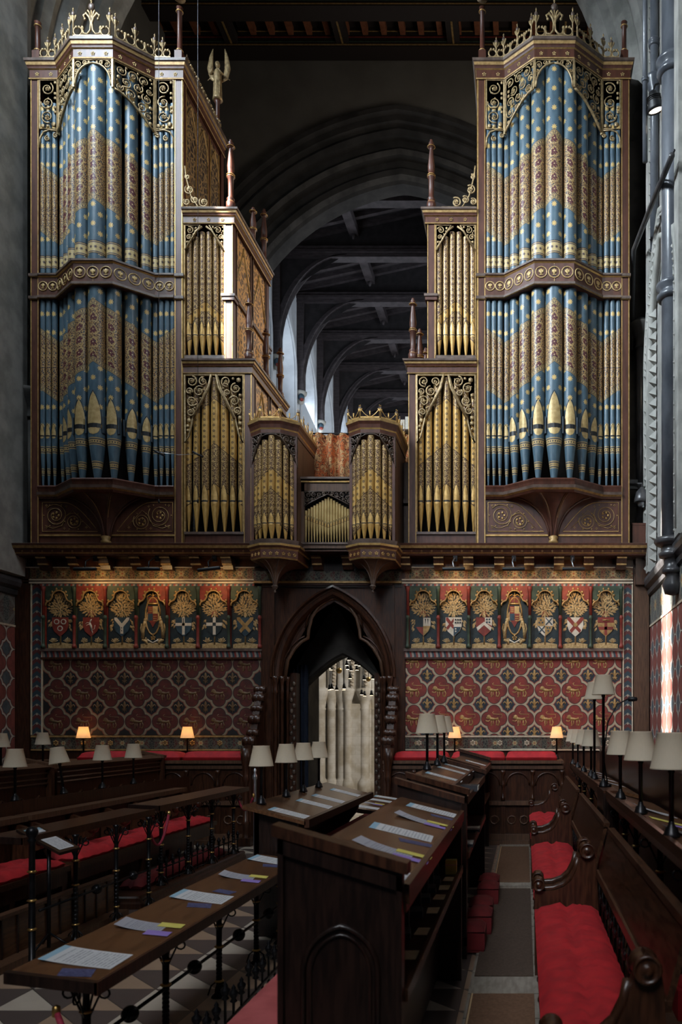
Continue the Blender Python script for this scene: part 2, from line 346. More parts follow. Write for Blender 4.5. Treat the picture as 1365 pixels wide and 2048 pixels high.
# ---------------------------------------------------------------- mesh builder
class MB:
    def __init__(s, T=None): s.v = []; s.f = []; s.mi = []; s.sm = []; s.mats = []; s.uv = []; s.aux = []; s.T = T; s.has = False
    def mid(s, m):
        if isinstance(m, str): m = M[m]
        if m not in s.mats: s.mats.append(m)
        return s.mats.index(m)
    def add(s, vs, fs, m, smooth=False, uv=None, aux=None):
        o = len(s.v); k = s.mid(m)
        if s.T is not None: vs = [s.T @ Vector(q) for q in vs]
        s.v += [tuple(q) for q in vs]
        for f in fs:
            s.f.append([o+i for i in f]); s.mi.append(k); s.sm.append(smooth)
            s.uv += [uv[i] for i in f] if uv else [(0, 0)]*len(f)
            s.aux += [aux[i] for i in f] if aux else [(0, 0)]*len(f)
        if uv: s.has = True
        return s
    def box(s, x0, x1, y0, y1, z0, z1, m):
        return s.add([(x, y, z) for z in (z0, z1) for y in (y0, y1) for x in (x0, x1)],
              [(0, 2, 3, 1), (4, 5, 7, 6), (0, 1, 5, 4), (1, 3, 7, 5), (3, 2, 6, 7), (2, 0, 4, 6)], m)
    def prism(s, poly, y0, y1, m, ax='y', m2=None):
        """polygon (a,b) extruded along an axis: 'y' -> (a,y,b), 'x' -> (x,a,b), 'z' -> (a,b,z)"""
        f = {'y': lambda a, b, t: (a, t, b), 'x': lambda a, b, t: (t, a, b), 'z': lambda a, b, t: (a, b, t)}[ax]
        n = len(poly); vs = [f(a, b, y0) for a, b in poly]+[f(a, b, y1) for a, b in poly]
        s.add(vs, [list(range(n)), list(range(2*n-1, n-1, -1))], m)
        return s.add(vs, [(i, n+i, n+(i+1) % n, (i+1) % n) for i in range(n)], m2 or m)
    def tube(s, path, r, m, sides=6, closed=False, smooth=True, flat=1.0, nrm=None):
        P = [Vector(p) for p in path]; n = len(P)
        if not isinstance(r, (list, tuple)): r = [r]*n
        vs = []; up = None
        for i, p in enumerate(P):
            if closed: t = P[(i+1) % n]-P[i-1]
            else: t = P[min(i+1, n-1)]-P[max(i-1, 0)]
            if t.length < 1e-9: t = Vector((0, 0, 1))
            t.normalize()
            if nrm is not None: up = Vector(nrm)
            elif up is None: up = Vector((0, 1, 0)) if abs(t.y) < .9 else Vector((1, 0, 0))
            a = t.cross(up)
            if a.length < 1e-6: a = t.orthogonal()
            a.normalize(); b = a.cross(t).normalized(); up = b
            for k in range(sides):
                w = 2*PI*(k+.5)/sides; vs.append(p+a*(cos(w)*r[i])+b*(sin(w)*r[i]*flat))
        fs = []
        for i in range(n if closed else n-1):
            j = (i+1) % n
            for k in range(sides): q = (k+1) % sides; fs.append((i*sides+k, i*sides+q, j*sides+q, j*sides+k))
        if not closed: fs += [list(range(sides))[::-1], [(n-1)*sides+k for k in range(sides)]]
        return s.add(vs, fs, m, smooth)
    def lathe(s, prof, c, m, seg=12, smooth=True, ax='z', arc=None):
        """prof [(r,h)] about a vertical axis at c"""
        vs = []; n = len(prof); cx, cy, cz = c
        for r, h in prof:
            for k in range(seg):
                w = 2*PI*k/seg
                a, b = r*cos(w), r*sin(w)
                vs.append({'z': (cx+a, cy+b, cz+h), 'y': (cx+a, cy+h, cz+b), 'x': (cx+h, cy+a, cz+b)}[ax])
        fs = [(i*seg+k, i*seg+(k+1) % seg, (i+1)*seg+(k+1) % seg, (i+1)*seg+k) for i in range(n-1) for k in range(seg)]
        if prof[0][0] > 1e-5: fs.append(list(range(seg))[::-1])
        if prof[-1][0] > 1e-5: fs.append([(n-1)*seg+k for k in range(seg)])
        return s.add(vs, fs, m, smooth)
    def blob(s, c, rx, ry, rz, m, seg=8, rings=5):
        vs = [(c[0], c[1], c[2]-rz)]
        for i in range(1, rings):
            a = PI*i/rings
            for k in range(seg): w = 2*PI*k/seg; vs.append((c[0]+rx*sin(a)*cos(w), c[1]+ry*sin(a)*sin(w), c[2]-rz*cos(a)))
        vs.append((c[0], c[1], c[2]+rz)); L = len(vs)-1
        fs = [(0, 1+(k+1) % seg, 1+k) for k in range(seg)]
        for i in range(rings-2):
            for k in range(seg): q = (k+1) % seg; a = 1+i*seg; fs.append((a+k, a+q, a+seg+q, a+seg+k))
        a = 1+(rings-2)*seg; fs += [(L, a+k, a+(k+1) % seg) for k in range(seg)]
        return s.add(vs, fs, m, True)
    def sweep(s, prof, path, m, closed=False, mats=None):
        """moulding: prof [(out,z)] carried along a plan path with mitred corners; outside is to the right of travel"""
        P = [Vector((p[0], p[1])) for p in path]; n = len(P); vs = []; k = len(prof)
        for i in range(n):
            d1 = (P[i]-P[i-1]) if (i > 0 or closed) else (P[1]-P[0])
            d2 = (P[(i+1) % n]-P[i]) if (i < n-1 or closed) else d1
            if i == 0 and not closed: d1 = d2
            d1 = d1.normalized(); d2 = d2.normalized()
            n1 = Vector((d1.y, -d1.x)); n2 = Vector((d2.y, -d2.x)); q = (n1+n2)
            q = q/max(q.length_squared/2, .3)
            for o, z in prof: vs.append((P[i].x+q.x*o, P[i].y+q.y*o, z))
        for j in range(k-1):
            fs = [(i*k+j, ((i+1) % n)*k+j, ((i+1) % n)*k+j+1, i*k+j+1) for i in range(n if closed else n-1)]
            s.add(vs, fs, mats[j] if mats else m)
        if not closed: s.add(vs, [list(range(k))[::-1], [(n-1)*k+j for j in range(k)]], m)
        return s
    def build(s, name, parent=None, org=(0, 0, 0)):
        me = bpy.data.meshes.new(name); ox, oy, oz = org
        me.from_pydata([(a-ox, b-oy, c-oz) for a, b, c in s.v], [], s.f)
        for m in s.mats: me.materials.append(m)
        me.polygons.foreach_set('material_index', s.mi); me.polygons.foreach_set('use_smooth', s.sm)
        if s.has:
            l = me.uv_layers.new(name='UVMap'); l.data.foreach_set('uv', [c for q in s.uv for c in q])
            l = me.uv_layers.new(name='aux'); l.data.foreach_set('uv', [c for q in s.aux for c in q])
        me.update()
        import bmesh
        bm = bmesh.new(); bm.from_mesh(me); bmesh.ops.recalc_face_normals(bm, faces=bm.faces); bm.to_mesh(me); bm.free()
        o = bpy.data.objects.new(name, me); COL.objects.link(o)
        if parent is not None: o.parent = parent
        else: o.location = org
        return o
def thing(name, label, cat, loc=(0, 0, 0), rz=0, group=None, kind=None):
    o = bpy.data.objects.new(name, None); COL.objects.link(o); o.location = loc; o.rotation_euler = (0, 0, rz)
    return tag(o, label, cat, group, kind)
def tag(o, label, cat=None, group=None, kind=None):
    if label: o['label'] = label
    if cat: o['category'] = cat
    if group: o['group'] = group
    if kind: o['kind'] = kind
    return o
def struct(o, label=None): o['kind'] = 'structure'; (label and tag(o, label)); return o
def dup(root, loc=None, rz=None, label=None, parent=None):
    c = root.copy(); COL.objects.link(c)
    if parent is not None: c.parent = parent
    if loc is not None: c.location = loc
    if rz is not None: c.rotation_euler = (0, 0, rz)
    if label: c['label'] = label
    for ch in root.children: dup(ch, parent=c)
    return c
# ---------------------------------------------------------------- facade helpers (the organ front stands 12 m from the viewer)
S = 12.0/SP
YF = 12.0
def fx(px): return (px-1050)*S
def fz(py): return ZC-(py-1455)*S
def fili_mat(name, ax, sc, bg, fg, thr=.12):
    m = Mat(name, .5); p = m.sep(m.obj())
    v = m.vec(p[ax], p[2], 0.) ; w = m.noise(v, 9, 2)
    d = m.voro(m.vec(p[ax]+w*.06, p[2]*.8, 0.), sc, 'DISTANCE_TO_EDGE').lt(thr)
    e = m.voro(m.vec(p[ax]+.3, p[2], 1.), sc*2, 'F1').lt(.28)
    g = d.mx(e); c = m.mix(g, bg, fg); m.bump(g, .6, .02); return m.base(c)
M['fili'] = fili_mat('gilded side tracery', 1, 13, (.018, .008, .005), (.24, .145, .055), .10)
M['fili_sunlit'] = fili_mat('sunlit gilded tracery', 1, 13, (.05, .017, .006), (.50, .26, .07), .13)  # brighter, warmer copy of the side tracery: sunlight put into its colour
PT = dict(lo=fz(424), hi=fz(300))
M['pipe_up'] = pipe_mat('upper pipe paint', fz(424), fz(300), fz(523), [])
M['pipe_lo'] = pipe_mat('lower pipe paint', fz(740), fz(629), 0, [fz(899), fz(943)])
M['pipe_wing'] = gold_pipe_mat('wing pipe gilding', [fz(598), fz(618), fz(648)], 'drdp')
M['pipe_wlow'] = gold_pipe_mat('lower wing pipe gilding', [fz(795), fz(885), fz(965)], 'drdp')
M['pipe_ch'] = gold_pipe_mat('small tower pipe gilding', [fz(958), fz(998), fz(1052)], 'drdp')
M['pipe_pl'] = noisy('plain gold pipe', (.44, .30, .11), (.58, .42, .18), 9, .36, .25)
M['pipe_blue'] = noisy('pipe ear paint', (.03, .045, .06), (.05, .07, .09), 9, .5)

def FT(x0, y0, x1, y1, z=0):
    return Matrix.Translation((x0, y0, z)) @ Matrix.Rotation(math.atan2(y1-y0, x1-x0), 4, 'Z')
def flen(x0, y0, x1, y1): return math.hypot(x1-x0, y1-y0)
def inside(poly, x, y):
    r = False; n = len(poly)
    for i in range(n):
        (x1, y1), (x2, y2) = poly[i], poly[(i+1) % n]
        if (y1 > y) != (y2 > y) and x < (x2-x1)*(y-y1)/(y2-y1)+x1: r = not r
    return r
def edist(poly, x, y):
    b = 1e9; n = len(poly)
    for i in range(n):
        (x1, y1), (x2, y2) = poly[i], poly[(i+1) % n]; dx, dy = x2-x1, y2-y1
        t = max(0, min(1, ((x-x1)*dx+(y-y1)*dy)/(dx*dx+dy*dy+1e-12)))
        b = min(b, math.hypot(x-x1-t*dx, y-y1-t*dy))
    return b
def spiral(cx, cz, R, a0, d, turns=1.5, end=.32, n=20):
    return [(cx+R*(1-(1-end)*(i/(n-1))**.9)*cos(a0+d*turns*2*PI*i/(n-1)), 0, cz+R*(1-(1-end)*(i/(n-1))**.9)*sin(a0+d*turns*2*PI*i/(n-1))) for i in range(n)]
def rosette(mb, x, z, r, mat, y=0):
    mb.blob((x, y-.004, z), r*.42, r*.5, r*.42, mat, 6, 4)
    for k in range(5):
        a = 2*PI*k/5+.3; mb.blob((x+cos(a)*r*.62, y, z+sin(a)*r*.62), r*.40, r*.35, r*.40, mat, 5, 3)
def carve(mb, poly, rmin, rmax, tr, mat='carved', seed=1, rim=True, y=0):
    """fill an outline with packed leafy scrolls"""
    rnd = random.Random(seed)
    if rim: mb.tube([(a, y, b) for a, b in poly], tr*1.25, mat, 4, True, nrm=(0, 1, 0))
    xs = [p[0] for p in poly]; zs = [p[1] for p in poly]; st = rmin*.42
    g = []; x = min(xs)
    while x < max(xs):
        z = min(zs)
        while z < max(zs):
            if inside(poly, x, z):
                d = edist(poly, x, z)-tr*.5
                if d > rmin*.45: g.append([min(d, rmax), x, z])
            z += st
        x += st
    c = []
    while g and len(c) < 80:
        b = max(g, key=lambda q: q[0]+q[2]*.003)
        if b[0] < rmin*.45: break
        r, bx, bz = b; c.append((r, bx, bz)); ng = []
        for q in g:
            d = math.hypot(q[1]-bx, q[2]-bz)-r*.96
            if d > rmin*.45: ng.append([min(q[0], d), q[1], q[2]])
        g = ng
    for i, (r, bx, bz) in enumerate(c):
        if r >= rmin:
            a0 = rnd.uniform(0, 6.28); d = 1 if i % 2 else -1
            P = spiral(bx, bz, r*.93, a0, d, 1.25, .38, 18)
            mb.tube([(p[0], y, p[2]) for p in P], [tr*(1-.3*k/17) for k in range(18)], mat, 5, nrm=(0, 1, 0))
            rosette(mb, bx, bz, r*.34, mat, y)
            for k in range(2):
                a = rnd.uniform(0, 6.28); mb.blob((bx+cos(a)*r*.66, y, bz+sin(a)*r*.66), r*.16, tr*.9, r*.16, mat, 5, 3)
        else:
            mb.blob((bx, y, bz), r*.85, tr, r*.85, mat, 5, 3)
def fleur(mb, x, z, h, mat, y=0, t=.004):
    """fleur-de-lis of height h centred at x,z"""
    k = h/2
    mb.blob((x, y, z+k*.28), k*.22, t, k*.72, mat, 6, 5)
    for s in (-1, 1):
        P = [(x+s*k*.08, y, z-k*.25), (x+s*k*.22, y, z+k*.18), (x+s*k*.45, y, z+k*.42), (x+s*k*.66, y, z+k*.28), (x+s*k*.62, y, z+k*.02)]
        mb.tube(P, [k*.07, k*.11, k*.13, k*.12, k*.06], mat, 4, flat=max(.2, t/(k*.12)), nrm=(0, 1, 0))
        mb.tube([(x+s*k*.05, y, z-k*.3), (x+s*k*.22, y, z-k*.55), (x+s*k*.36, y, z-k*.62)], [k*.07, k*.09, k*.04], mat, 4, flat=.3, nrm=(0, 1, 0))
    mb.box(x-k*.36, x+k*.36, y-t*1.5, y+t, z-k*.36, z-k*.22, mat)
    mb.tube([(x, y, z-k*.3), (x, y, z-k*.92)], [k*.12, k*.03], mat, 4, flat=.3, nrm=(0, 1, 0))
def flower(mb, x, z, r, mat, y=0, t=.004, n=5):
    for k in range(n):
        a = 2*PI*k/n+PI/2; mb.blob((x+cos(a)*r*.6, y, z+sin(a)*r*.6), r*.34, t, r*.34, mat, 5, 3)
    mb.blob((x, y, z), r*.2, t*1.3, r*.2, mat, 5, 3)

def pipe(parent, org, cx, cy, r, zt, zb, zf, mat, dropf, face=0., seg=18, mouth=None, name='pipe', ears=False, zm=None, mmat='gold_bright'):
    """one organ pipe; zt top, zb where the foot cone starts, zf foot tip; mouth=(tip, slit, low)"""
    mb = MB(); rows = [(zt, r), (zb, r)] if zf is None else [(zt, r), (zb, r), (zf, r*.26)]
    vs = []; uv = []; au = []
    for z, q in rows:
        for k in range(seg+1):
            w = -PI+2*PI*k/seg; x = cx+q*sin(w+face); y = cy-q*cos(w+face)
            vs.append((x, y, z)); uv.append((w*r, z)); au.append((z+dropf(cx+r*sin(w+face)), r))
    L = seg+1
    fs = [(i*L+k, i*L+k+1, (i+1)*L+k+1, (i+1)*L+k) for i in range(len(rows)-1) for k in range(seg)]
    mb.add(vs, fs, mat, True, uv, au)
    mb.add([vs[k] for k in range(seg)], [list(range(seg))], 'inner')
    p = mb.build(name, parent, org)
    if mouth:
        tip, slit, low = mouth; m2 = MB(); q = r+.0025; n = 9
        def pt(w, z, rr=q): return (cx+rr*sin(w+face), cy-rr*cos(w+face), z)
        Wd = .95; vs = []
        for i in range(n):
            t = i/(n-1); z = slit+(tip-slit)*t; w = Wd*(cos(t*PI/2)**.75)*(1-.12*(1-t)) if t < 1 else 0
            for j in range(5): vs.append(pt(w*(j-2)/2, z))
        m2.add(vs, [(i*5+j, i*5+j+1, i*5+5+j+1, i*5+5+j) for i in range(n-1) for j in range(4)], mmat, True)
        vs = []
        for i in range(6):
            t = i/5; z = slit-.28*(slit-low)-(slit-low)*.72*t; w = Wd*.74*math.sqrt(max(0, 1-t*t))
            qq = q if z > zb else r+.0025
            for j in range(5): vs.append(pt(w*(j-2)/2, z, qq))
        m2.add(vs, [(i*5+j, i*5+j+1, i*5+5+j+1, i*5+5+j) for i in range(5) for j in range(4)], mmat, True)
        vs = [pt(Wd*.9*(j-2)/2, z, r+.0035) for z in (slit-.30*(slit-low), slit+.16*(slit-low)) for j in range(5)]
        m2.add(vs, [(j, j+1, 5+j+1, 5+j) for j in range(4)], 'black')
        # thin painted outline of the mouth
        out = [pt(Wd*1.04*(cos(t*PI/2)**.75)*s, slit+(tip+.02-slit)*t, r+.003) for s in (-1, 1) for t in ([i/10 for i in range(11)] if s == -1 else [1-i/10 for i in range(11)])]
        m2.tube(out, .003, 'black', 3)
        if ears:
            for s in (-1, 1):
                c = pt(s*1.12, (slit+low)/2, r+.012); m2.box(c[0]-.009, c[0]+.009, c[1]-.030, c[1]+.02, low+.03, slit+.13, 'pipe_blue')
        m2.build('pipe_mouth', p, org)
    return p

def crest_unit(mb, a, z, w, mat='carved', tr=.0115):
    """open ring with two curled horns"""
    r = w*.46
    P = [(a+r*cos(t), 0, z+r+.01+r*sin(t)*1.05) for t in [PI*.62+i*(PI*1.76)/12 for i in range(13)]]
    mb.tube(P, tr, mat, 5, nrm=(0, 1, 0))
    mb.blob(P[0], tr*1.9, tr*1.6, tr*1.9, mat, 6, 4); mb.blob(P[-1], tr*1.9, tr*1.6, tr*1.9, mat, 6, 4)
def crest_post(mb, a, z, h, mat='carved', w=.036):
    mb.tube([(a, 0, z), (a, 0, z+h*.5), (a, 0, z+h*.68)], [w*.35, w*.3, w*.8], mat, 6)
    mb.blob((a, 0, z+h*.75), w*.8, w*.7, h*.10, 'case_lip', 7, 5)
    for s in (-1, 1): mb.tube([(a, 0, z+h*.45), (a+s*w*.9, 0, z+h*.62), (a+s*w*1.1, 0, z+h*.72)], [w*.2, w*.3, w*.35], mat, 5)
    mb.tube([(a, 0, z+h*.82), (a, 0, z+h)], [w*.3, w*.12], mat, 5); mb.blob((a, 0, z+h*.93), w*.38, w*.38, h*.035, mat, 6, 4)
def crest(mb, a0, a1, z, units, h, big=0):
    L = a1-a0; w = L/units
    mb.box(a0, a1, -.012, .012, z, z+.014, 'carved')
    for i in range(units):
        if big and i in (units//2-1, units//2): continue
        crest_unit(mb, a0+w*(i+.5), z, w)
    for i in range(units+1):
        if big and i in (units//2,): continue
        e = i in (0, units) or (i % 2 == 0 and units > 3 and not big)
        if e: crest_post(mb, a0+w*i, z, h)
        else: mb.tube([(a0+w*i, 0, z), (a0+w*i, 0, z+w*.9)], [.006, .02], 'carved', 6); mb.blob((a0+w*i, 0, z+w*.95), .024, .016, .028, 'carved', 6, 4)
    if big:
        c = (a0+a1)/2
        for s in (-1, 1):
            P = [(c+s*w*1.0, 0, z+1.3*w*.55), (c+s*w*.85, 0, z+1.3*w*.1+.02), (c+s*w*.45, 0, z+.03), (c+s*w*.13, 0, z+1.3*w*.5), (c+s*w*.05, 0, z+1.3*w*1.1), (c+s*w*.22, 0, z+1.3*w*1.55), (c+s*w*.58, 0, z+1.3*w*1.9), (c+s*w*.88, 0, z+1.3*w*1.75), (c+s*w*.72, 0, z+1.3*w*1.45)]
            mb.tube(P, [.015, .015, .015, .015, .017, .017, .016, .015, .011], 'carved', 6, nrm=(0, 1, 0))
            mb.blob(P[-1], .02, .016, .02, 'carved', 6, 4); mb.blob(P[-3], .02, .018, .022, 'carved', 6, 4)
            mb.tube([(c, 0, z+1.3*w*1.3), (c+s*w*.25, 0, z+1.3*w*2.0), (c+s*w*.4, 0, z+1.3*w*2.15)], [.012, .012, .016], 'carved', 6, nrm=(0, 1, 0))
        mb.tube([(c, 0, z+1.3*w*.8), (c, 0, z+1.3*w*2.2)], .012, 'carved', 6)
        mb.blob((c, 0, z+1.3*w*2.45), .05, .03, .055, 'case_lip', 8, 6); mb.tube([(c, 0, z+1.3*w*2.6), (c, 0, z+1.3*w*3.15)], [.016, .005], 'carved', 6)
        mb.blob((c, 0, z+1.3*w*2.95), .018, .018, .012, 'carved', 6, 4)
def pinnacle_prof(h, r):
    return [(r*1.25, 0), (r*1.25, h*.12), (r, h*.13), (r, h*.16), (r*1.1, h*.17), (r*.7, h*.20), (r*.72, h*.30), (r*.8, h*.45), (r*1.1, h*.47), (r*1.1, h*.485), (r*.75, h*.50), (r*.95, h*.58), (r*.98, h*.62), (r*.5, h*.85), (r*.45, h*.875), (r*.95, h*.885), (r*.95, h*.895), (r*.5, h*.91), (r*.75, h*.94), (r*.35, h*.97), (r*.4, h*.985), (0, h)]
def pinnacle(parent, org, x, y, z, h, r, name='pinnacle'):
    mb = MB(); mb.lathe(pinnacle_prof(h, r), (x, y, z), 'case', 10)
    for q in (.125, .475, .50, .89): mb.lathe([(r*1.12, h*q-.004), (r*1.16, h*q), (r*1.12, h*q+.004)], (x, y, z), 'gold', 10)
    return mb.build(name, parent, org)
def cornice(mb, path, z0, z1, p=1., lines=True):
    """frieze with gold fillets and a projecting worn top edge, z0 bottom z1 top"""
    H = z1-z0
    pr = [(-.02, z0), (.018*p, z0), (.022*p, z0+H*.06), (.012*p, z0+H*.09), (.012*p, z0+H*.48), (.03*p, z0+H*.52), (.035*p, z0+H*.60), (.045*p, z0+H*.66), (.052*p, z0+H*.80), (.068*p, z0+H*.84), (.072*p, z0+H*.96), (.055*p, z1), (-.02, z1)]
    ms = ['case', 'gold_dull', 'gold_dull', 'case', 'gold_dull', 'case', 'case', 'gold_dull', 'case_lip', 'case_lip', 'case_lip', 'case']
    mb.sweep(pr, path, 'case', mats=ms)

# ---------------------------------------------------------------- the tall organ towers
def make_tower(xc, label):
    zb = fz(1090); org = (0, 0, zb)
    R = thing('organ_tower', label, 'organ', (xc, YF, zb), 0, 'tall blue-piped organ towers')
    P = -.37; w0 = 38*S; w1 = 97*S; WO = 152*S; WI = 136*S; D = 1.66
    plan = [(-WO, 0), (-w1, 0), (-w0, P), (w0, P), (w1, 0), (WO, 0)]
    faces = [(-WI, 0, -w1, 0), (-w1, 0, -w0, P), (-w0, P, w0, P), (w0, P, w1, 0), (w1, 0, WI, 0)]
    # frame: corner posts with gilt edges
    for s in (-1, 1):
        for y0, y1 in ((0, .13), (D-.13, D)):
            a, b = sorted((s*WO, s*WI)); mb = MB(); mb.box(a, b, y0, y1, zb, fz(156), 'case')
            if y0 == 0:
                for q in (a+.008, b-.008): mb.box(q-.006, q+.006, -.006, .01, zb, fz(156), 'gold')
                for yy in (.012, .118): mb.box(*( sorted((s*WO-s*.01, s*WO+s*.006))), yy-.006, yy+.006, zb, fz(156), 'gold')
            for zz in (fz(551), fz(596)): mb.box(a-.02, b+.02, y0-.03, y1+.02, zz-.02, zz+.02, 'case_lip'); mb.box(a-.014, b+.014, y0-.022, y1+.014, zz-.028, zz-.02, 'gold_dull')
            mb.build('post', R, org)
        # side wall with gilded tracery
        mb = MB(); x = s*(WO-.05); mb.box(x-.02, x+.02, .13, D-.13, zb, fz(156), 'case')
        n = 3; L = (D-.26)/n
        for z0, z1 in ((fz(1080), fz(600)), (fz(545), fz(170))):
            for i in range(n):
                ya, yb = .13+L*i+.05, .13+L*(i+1)-.05
                xo = x+s*.022; mb.box(*sorted((x, xo)), ya, yb, z0, z1, 'fili')
                for yy in (ya, yb): mb.box(*sorted((x, xo+s*.012)), yy-.008, yy+.008, z0, z1, 'gold')
                mb.tube([(xo, ya, z1-.5), (xo, ya+.04, z1-.28), (xo, (ya+yb)/2, z1-.06), (xo, yb-.04, z1-.28), (xo, yb, z1-.5)], .016, 'gold_dull', 5)
        mb.build('side_panel', R, org)
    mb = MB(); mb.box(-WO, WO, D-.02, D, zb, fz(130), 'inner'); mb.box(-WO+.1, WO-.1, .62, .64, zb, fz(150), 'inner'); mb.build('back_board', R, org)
    # cornice and roof
    mb = MB(); cp = [(-WO, D)]+plan+[(WO, D)]; cornice(mb, cp, fz(160), fz(121))
    top = [(x*1.0, y) for x, y in cp]; mb.prism(top, fz(124), fz(122), 'case', 'z'); mb.prism(top, fz(160)+.001, fz(158), 'inner', 'z')
    for (x0, y0, x1, y1), n in zip([(-WO, 0, -w1, 0)]+faces[1:4]+[(w1, 0, WO, 0)], (2, 3, 3, 3, 2)):
        L = flen(x0, y0, x1, y1); mb.T = FT(x0, y0, x1, y1)
        for i in range(n): flower(mb, L*(i+.5)/n, fz(150), .034, 'gold_bright', -.016)
    mb.T = None; c = mb.build('cornice', R, org)
    # cresting
    for i, ((x0, y0, x1, y1), n, h, big) in enumerate(zip([(-WO+.16, 0, -w1-.01, 0)]+faces[1:4]+[(w1+.01, 0, WO-.16, 0)], (2, 4, 4, 4, 2), (.33, .36, .42, .36, .33), (0, 0, 1, 0, 0))):
        L = flen(x0, y0, x1, y1); mb = MB(FT(x0, y0, x1, y1) @ Matrix.Translation((0, -.05, 0))); z = fz(121)
        if n == 2: crest_unit(mb, L*.28, z, L*.5); crest_unit(mb, L*.78, z, L*.45); crest_post(mb, L*.52, z, .31, w=.036); mb.box(0, L, -.012, .012, z, z+.014, 'carved')
        else: crest(mb, .02, L-.02, z, n, h, big)
        mb.build('cresting', R, org)
    for s in (-1, 1):                                   # cresting running back along the sides
        mb = MB(FT(s*(WO-.02), .2, s*(WO-.02), D-.15)); crest(mb, 0, D-.35, fz(121), 6, .26); mb.build('cresting', R, org)
    # corner shafts above the cornice
    for s in (-1, 1):
        mb = MB(); h = .52 if s*xc > 0 or xc < -3 and s < 0 else 1.0; mb.box(s*(WO-.07)-.055, s*(WO-.07)+.055, .0, .12, fz(121), fz(121)+.16, 'case')
        inner = (s > 0) == (xc < -3); h = .84 if inner else .62
        mb.lathe([(.045, .16), (.052, .19), (.036, .22), (.034, h-.08), (.045, h-.07), (.05, h-.05), (.034, h-.04), (.05, h), (0, h)], (s*(WO-.07), .06, fz(121)), 'case', 12)
        for q in (.19, h-.06): mb.lathe([(.05, q-.008), (.055, q), (.05, q+.008)], (s*(WO-.07), .06, fz(121)), 'gold', 12)
        mb.build('corner_shaft', R, org)
    # carved heads of the upper tier
    zt = fz(160)
    for i, (x0, y0, x1, y1) in enumerate(faces):
        L = flen(x0, y0, x1, y1); mb = MB(FT(x0, y0, x1, y1)); z1 = zt-.005
        def arch(a0, za, a1, zb_, k, n=10):   # curve from (a0,za) to (a1,zb_) bulging
            return [(a0+(a1-a0)*(t/n), za+(zb_-za)*((t/n)**k)) for t in range(n+1)]
        if i == 2:
            hs = L/2; ze = fz(212); pl = []
            for s in (-1, 1):
                cur = [(hs+s*hs*(1-t/8)*.93, ze+(fz(166)-ze)*sin((t/8)*PI/2)**.85) for t in range(9)]
                cur = [(hs+s*hs*.93*cos(t/8*PI/2)**.9, ze+(fz(170)-ze)*(sin(t/8*PI/2)**1.0)*(1+.04*t/8)) for t in range(9)]
                poly = [(hs+s*hs*.985, z1), (hs+s*hs*.985, ze)]+cur+[(hs, z1)]
                carve(mb, poly, .030, .058, .0085, seed=i*3+s); mb.tube([(a, -.012, b) for a, b in cur], .014, 'carved', 5)
            mb.box(-.012, .016, -.02, .02, ze-.02, z1, 'carved'); mb.box(L-.016, L+.012, -.02, .02, ze-.02, z1, 'carved')
        elif i in (1, 3):
            ff = (lambda a: L-a) if i == 1 else (lambda a: a)
            za, zl = fz(216), fz(258+8)
            cur = [(ff(.02+(L-.04)*t/10), za+(zl-za)*(t/10)**1.7) for t in range(11)]
            poly = [(ff(L-.02), z1), (ff(.02), z1)]+cur
            carve(mb, poly, .042, .080, .0100, seed=11+i); mb.tube([(a, -.012, b) for a, b in cur], .015, 'carved', 5)
            mb.box(ff(L)-.016, ff(L)+.016, -.02, .02, zl-.03, z1, 'carved')
        else:
            ff = (lambda a: a) if i == 0 else (lambda a: L-a)    # a=0 at the outer post
            zl = fz(258); poly = [(ff(.015), z1), (ff(.015), zl), (ff(L-.01), zl), (ff(L-.01), z1)]
            carve(mb, poly, .055, .105, .0110, seed=21+i)
            PP = [(ff(.012), 0, fz(296)), (ff(.02), 0, fz(276)), (ff(.07), 0, fz(264)), (ff(.16), 0, fz(260)), (ff(L), 0, fz(262))]
            mb.tube(PP, .013, 'carved', 5, nrm=(0, 1, 0))
            for a, z, r in ((.13, fz(277), .045), (L-.04, fz(271), .04)):
                mb.tube(spiral(ff(a), z, r, 1.5, 1, 1.2), .009, 'carved', 5, nrm=(0, 1, 0)); rosette(mb, ff(a), z, .02, 'carved')
        mb.build('carved_head', R, org)
    # middle band
    mb = MB(); za, zc = fz(596), fz(551)
    pr = [(-.06, za-.02), (.03, za-.02), (.045, za-.012), (.045, za+.02), (.03, za+.03), (.012, za+.04), (.012, zc-.035), (.03, zc-.02), (.045, zc-.01), (.045, zc+.016), (.03, zc+.02), (-.06, zc+.02)]
    bp = [(-WI, 0)]+plan[1:5]+[(WI, 0)]
    mb.sweep(pr, bp, 'case', mats=['case', 'gold_dull', 'case_lip', 'case_lip', 'gold', 'case', 'gold', 'case', 'case_lip', 'case_lip', 'case'])
    mb.prism(bp+[(WI, .1), (-WI, .1)], za, zc, 'case', 'z')
    band = mb.build('middle_band', R, org)
    mb = MB()
